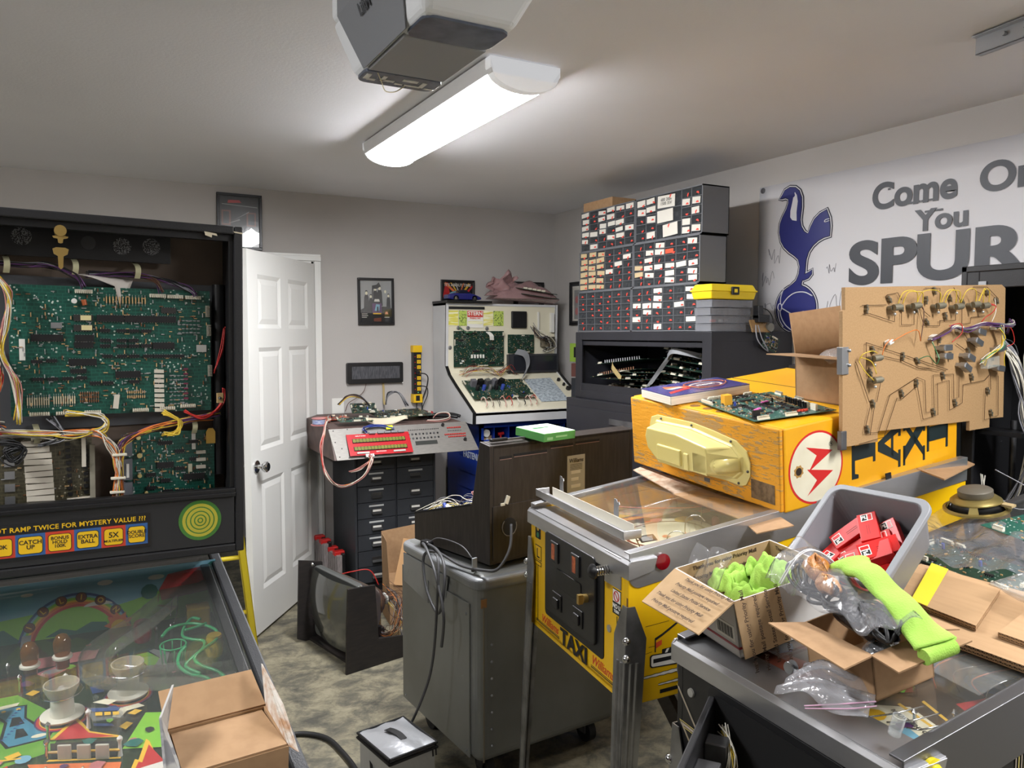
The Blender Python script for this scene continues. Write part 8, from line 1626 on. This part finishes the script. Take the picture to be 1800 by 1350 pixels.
# corrugated slabs with yellow tape
cor = mat('corrugated_edge', (70,52,34), .9, var=(44,32,22), vs=150, lo=.47, hi=.53, detail=0)
slabm = mat('slab_card', (170,137,100), .85, var=(164,131,95), vs=9, stretch=(1,10,1)); ytape = mat('yellow_tape', (226,202,50), .5)
for i, (P, h0, th, lab) in enumerate((([(.16,.335),(.56,.345),(.56,.62),(.14,.60)], .002, .014, 'large flat corrugated cardboard slab, lowest of the pieces on the black machine'), ([(.265,.405),(.415,.395),(.352,.565),(.175,.590)], .018, .011, 'corrugated cardboard piece with a yellow tape stripe on the large slab'), ([(.455,.40),(.55,.40),(.55,.50),(.44,.50)], .018, .011, 'small square corrugated piece at the right end of the large slab'))):
    t = thing('cardboard_slab', lab, 'cardboard', ML)
    mm_ = lambda z: [(x,y,.927+.17*y+z) for x,y in P]
    for q in range(2): m = MB(); m.sheet(mm_(h0+q*th/2), .0012); m.sheet(mm_(h0+(q+1)*th/2-.0014), .0012); m.build('liner', slabm, t)
    c0 = (sum(x for x,y in P)/4, sum(y for x,y in P)/4); P2 = [(c0[0]+(x-c0[0])*.99, c0[1]+(y-c0[1])*.985) for x,y in P]
    m = MB()
    for q in range(2): m.add([(x,y,.927+.17*y+h0+.001+q*th/2) for x,y in P2]+[(x,y,.927+.17*y+h0+th/2-.001+q*th/2) for x,y in P2], [(k,(k+1)%4,4+(k+1)%4,4+k) for k in range(4)])
    m.build('corrugation', cor, t)
    for q in range(2):
        for (xa, ya), (xb, yb) in ((P[0],P[1]),(P[1],P[2])):
            L_ = sqrt((xb-xa)**2+(yb-ya)**2); nz = int(L_/.0042); pts = []
            for k in range(nz+1): x, y = xa+(xb-xa)*k/nz, ya+(yb-ya)*k/nz; pts.append((x,y,.927+.17*y+h0+.0012+q*th/2+(k%2)*(th/2-.0024)))
            m = MB(); m.tube(pts, .0007, 4, 1); m.build('flute', slabm, t)
    if i == 1: m = MB(); m.sheet([(x,y,.927+.17*y+h0+th+.0008) for x,y in ((.265,.405),(.305,.402),(.222,.583),(.175,.59))], .0006); m.build('tape_stripe', ytape, t)
    if i == 0: m = MB(); m.sheet([(x,y,.927+.17*y+h0+th+.0008) for x,y in ((.270,.338),(.315,.34),(.28,.41),(.235,.41))], .0006); m.build('tape_stripe', ytape, t)
# antistatic bag with board, speaker, green board, tray
board('circuit_board', 'circuit board with rows of white headers in a clear bag, behind the cardboard slabs', LB(.06,.63,.012,-8), .30, .13, 97, mt=pg2, nchip=4, big=1, ncon=10, parts=60)
t = thing('plastic_bag', 'large clear plastic bag spread under the speaker and over the board', 'bag', LB(-.01,.61,.03))
m = MB(); m.grid(lambda u,v: (.40*u, .30*v, .012+.010*sin(u*9+v*4)+.007*sin(v*15+u*7)+.005*sin(u*31)), 30, 22); m.build('bag', clear('antistatic_bag',alpha=.16,milky=(170,176,186),rough=.15,bump=1.,bs=14,fres=1.6), t, smooth=True)
t = thing('plastic_tray', 'clear plastic tray at the right edge beside the cardboard slabs', 'tray', LB(.36,.52,.035,-10))
m = MB(); m.grid(lambda u,v: (.25*u, .10*v, .025*(1-min(1,6*min(u,1-u,v,1-v)))), 16, 10); m.build('tray', clr, t, smooth=True, solid=.002)
t = thing('loudspeaker', 'brass coloured loudspeaker frame lying face down on the clear plastic bag', 'speaker', LB(.075,.895,.055))
gld = mat('gold_zinc', (168,150,92), .32, .8)
m = MB(); m.lathe([(.073,0),(.078,.001),(.078,.006),(.070,.008),(.069,.003),(.062,.001)], n=36); m.build('speaker_rim', gld, t, smooth='auto')
m = MB(); m.lathe([(.038,.036),(.050,.034),(.060,.026),(.0605,.023),(.05,.031),(.038,.033)], n=36)
for k in range(4): a = k*pi/2+.5; m.T = rotz(a); m.add([(.069,-.012,.006),(.069,.012,.006),(.056,.008,.028),(.056,-.008,.028),(.066,-.012,.006),(.066,.012,.006),(.053,.008,.027),(.053,-.008,.027)], [(0,1,2,3),(7,6,5,4),(0,3,7,4),(1,5,6,2)])
m.T = None; m.build('basket', gld, t, smooth='auto')
m = MB(); m.lathe([(.066,.004),(.045,.028),(.02,.032),(.001,.032)], n=30); m.build('cone', blackp, t, smooth=True)
m = MB(); m.lathe([(.001,.036),(.040,.036),(.041,.038),(.041,.052),(.036,.056),(.001,.057)], n=32); m.build('magnet', mat('magnet_grey',(104,98,86),.45,.3), t, smooth='auto')
m = MB(); m.tube([(.06,.02,.02),(.10,.03,.012),(.12,.09,.02),(.05,.14,.03),(-.01,.10,.08)], .0015); m.tube([(-.02,.03,.05),(-.04,-.02,.03),(-.03,-.06,.02)], .0012); m.build('speaker_wire', WIRE['grey'], t, smooth=True); m = MB(); m.b(.055,.085,.012,.03,.016,.022); m.build('terminal_strip', mat('terminal_tan',(170,150,110),.5), t)
board('circuit_board', 'bare green circuit board at the right, beside the loudspeaker', LB(.15,.80,.055,-14), .22, .15, 98, mt=pg, nchip=1, big=0, ncon=2, parts=40, caps=0)
m = MB(); m.b(0,.012,0,.03,0,.022); m.b(0,.016,0,.008,.02,.03); o = m.build('plastic_clip', pins, None, bevel=.002, M=LB(-.045,.79,.02,30)); tag(o, 'small cream plastic clip behind the grey bin', 'clip')
t = thing('zip_bag', 'crumpled empty clear zip bag lying on the steel lockbar of the black machine', 'bag', LB(.375,.035,.006))
m = MB(); m.grid(lambda u,v: (-.075+.13*v+.03*(u-.5)+.025*u*v, .055-.115*u+.085*v*.6+.01*sin(v*7), .004+.034*sin(pi*v)*sin(pi*u*.9)*(1+.4*sin(u*14+v*5))+.006*sin(u*23+v*9)), 30, 30); m.build('bag', clear('crumpled_zip_bag', alpha=.2, milky=(225,226,232), rough=.12, gloss=.8, bump=.8, bs=22, fres=1.5), t, smooth=True, solid=.0008)
m = MB(); m.tube([(.01,-.055,.006),(.06,-.01,.016),(.085,.035,.014)], .0014, 6); m.tube([(.016,-.060,.006),(.068,-.014,.012),(.09,.03,.01)], .0012, 6); m.build('zip_strip', mat('zip_pink',(214,170,196),.4), t, smooth=True)
m = MB(); m.lathe([(.0085,0),(.0105,.002),(.0105,.036),(.009,.036),(.009,.004),(.001,.003)], n=18); o = m.build('clear_vial', clear('vial_clear',alpha=.2,milky=(220,225,225)), None, smooth='auto', M=LB(.522,.035,.004,0,-12,14)); tag(o, 'small clear plastic vial near the right corner of the steel lockbar', 'vial')
m = MB(); m.lathe([(.001,0),(.012,0),(.013,.002),(.004,.004),(.004,.012),(.012,.014),(.011,.016),(.001,.016)], n=20); o = m.build('metal_spool', zinc, None, smooth='auto', M=LB(.278,.062,.012,0,80,20)); tag(o, 'small round metal spool left of the crumpled zip bag', 'part')
# dark folding stand under the yellow machine
fs = thing('folding_stand', 'black wooden folding stand on the floor under the yellow machine', 'stand', TR())
for a, b_ in (((1.60,1.42,.0),(1.48,1.86,.60)),((1.50,1.86,.0),(1.60,1.42,.60)),((1.92,1.42,.0),(1.82,1.86,.60)),((1.84,1.86,.0),(1.92,1.42,.60))):
    a, b_ = Vector(a), Vector(b_); M_ = axes(a, b_-a, (1,0,0)); m = MB(); m.b(0,(b_-a).length,-.012,.012,-.03,.03); m.build('leg', dw, fs, M=M_, bevel=.002)
for z, y in ((.20,1.50),(.42,1.60),(.55,1.72)): m = MB(); m.b(1.52,1.92,y-.02,y+.02,z-.012,z+.012); m.build('cross_bar', dw, fs, bevel=.002)
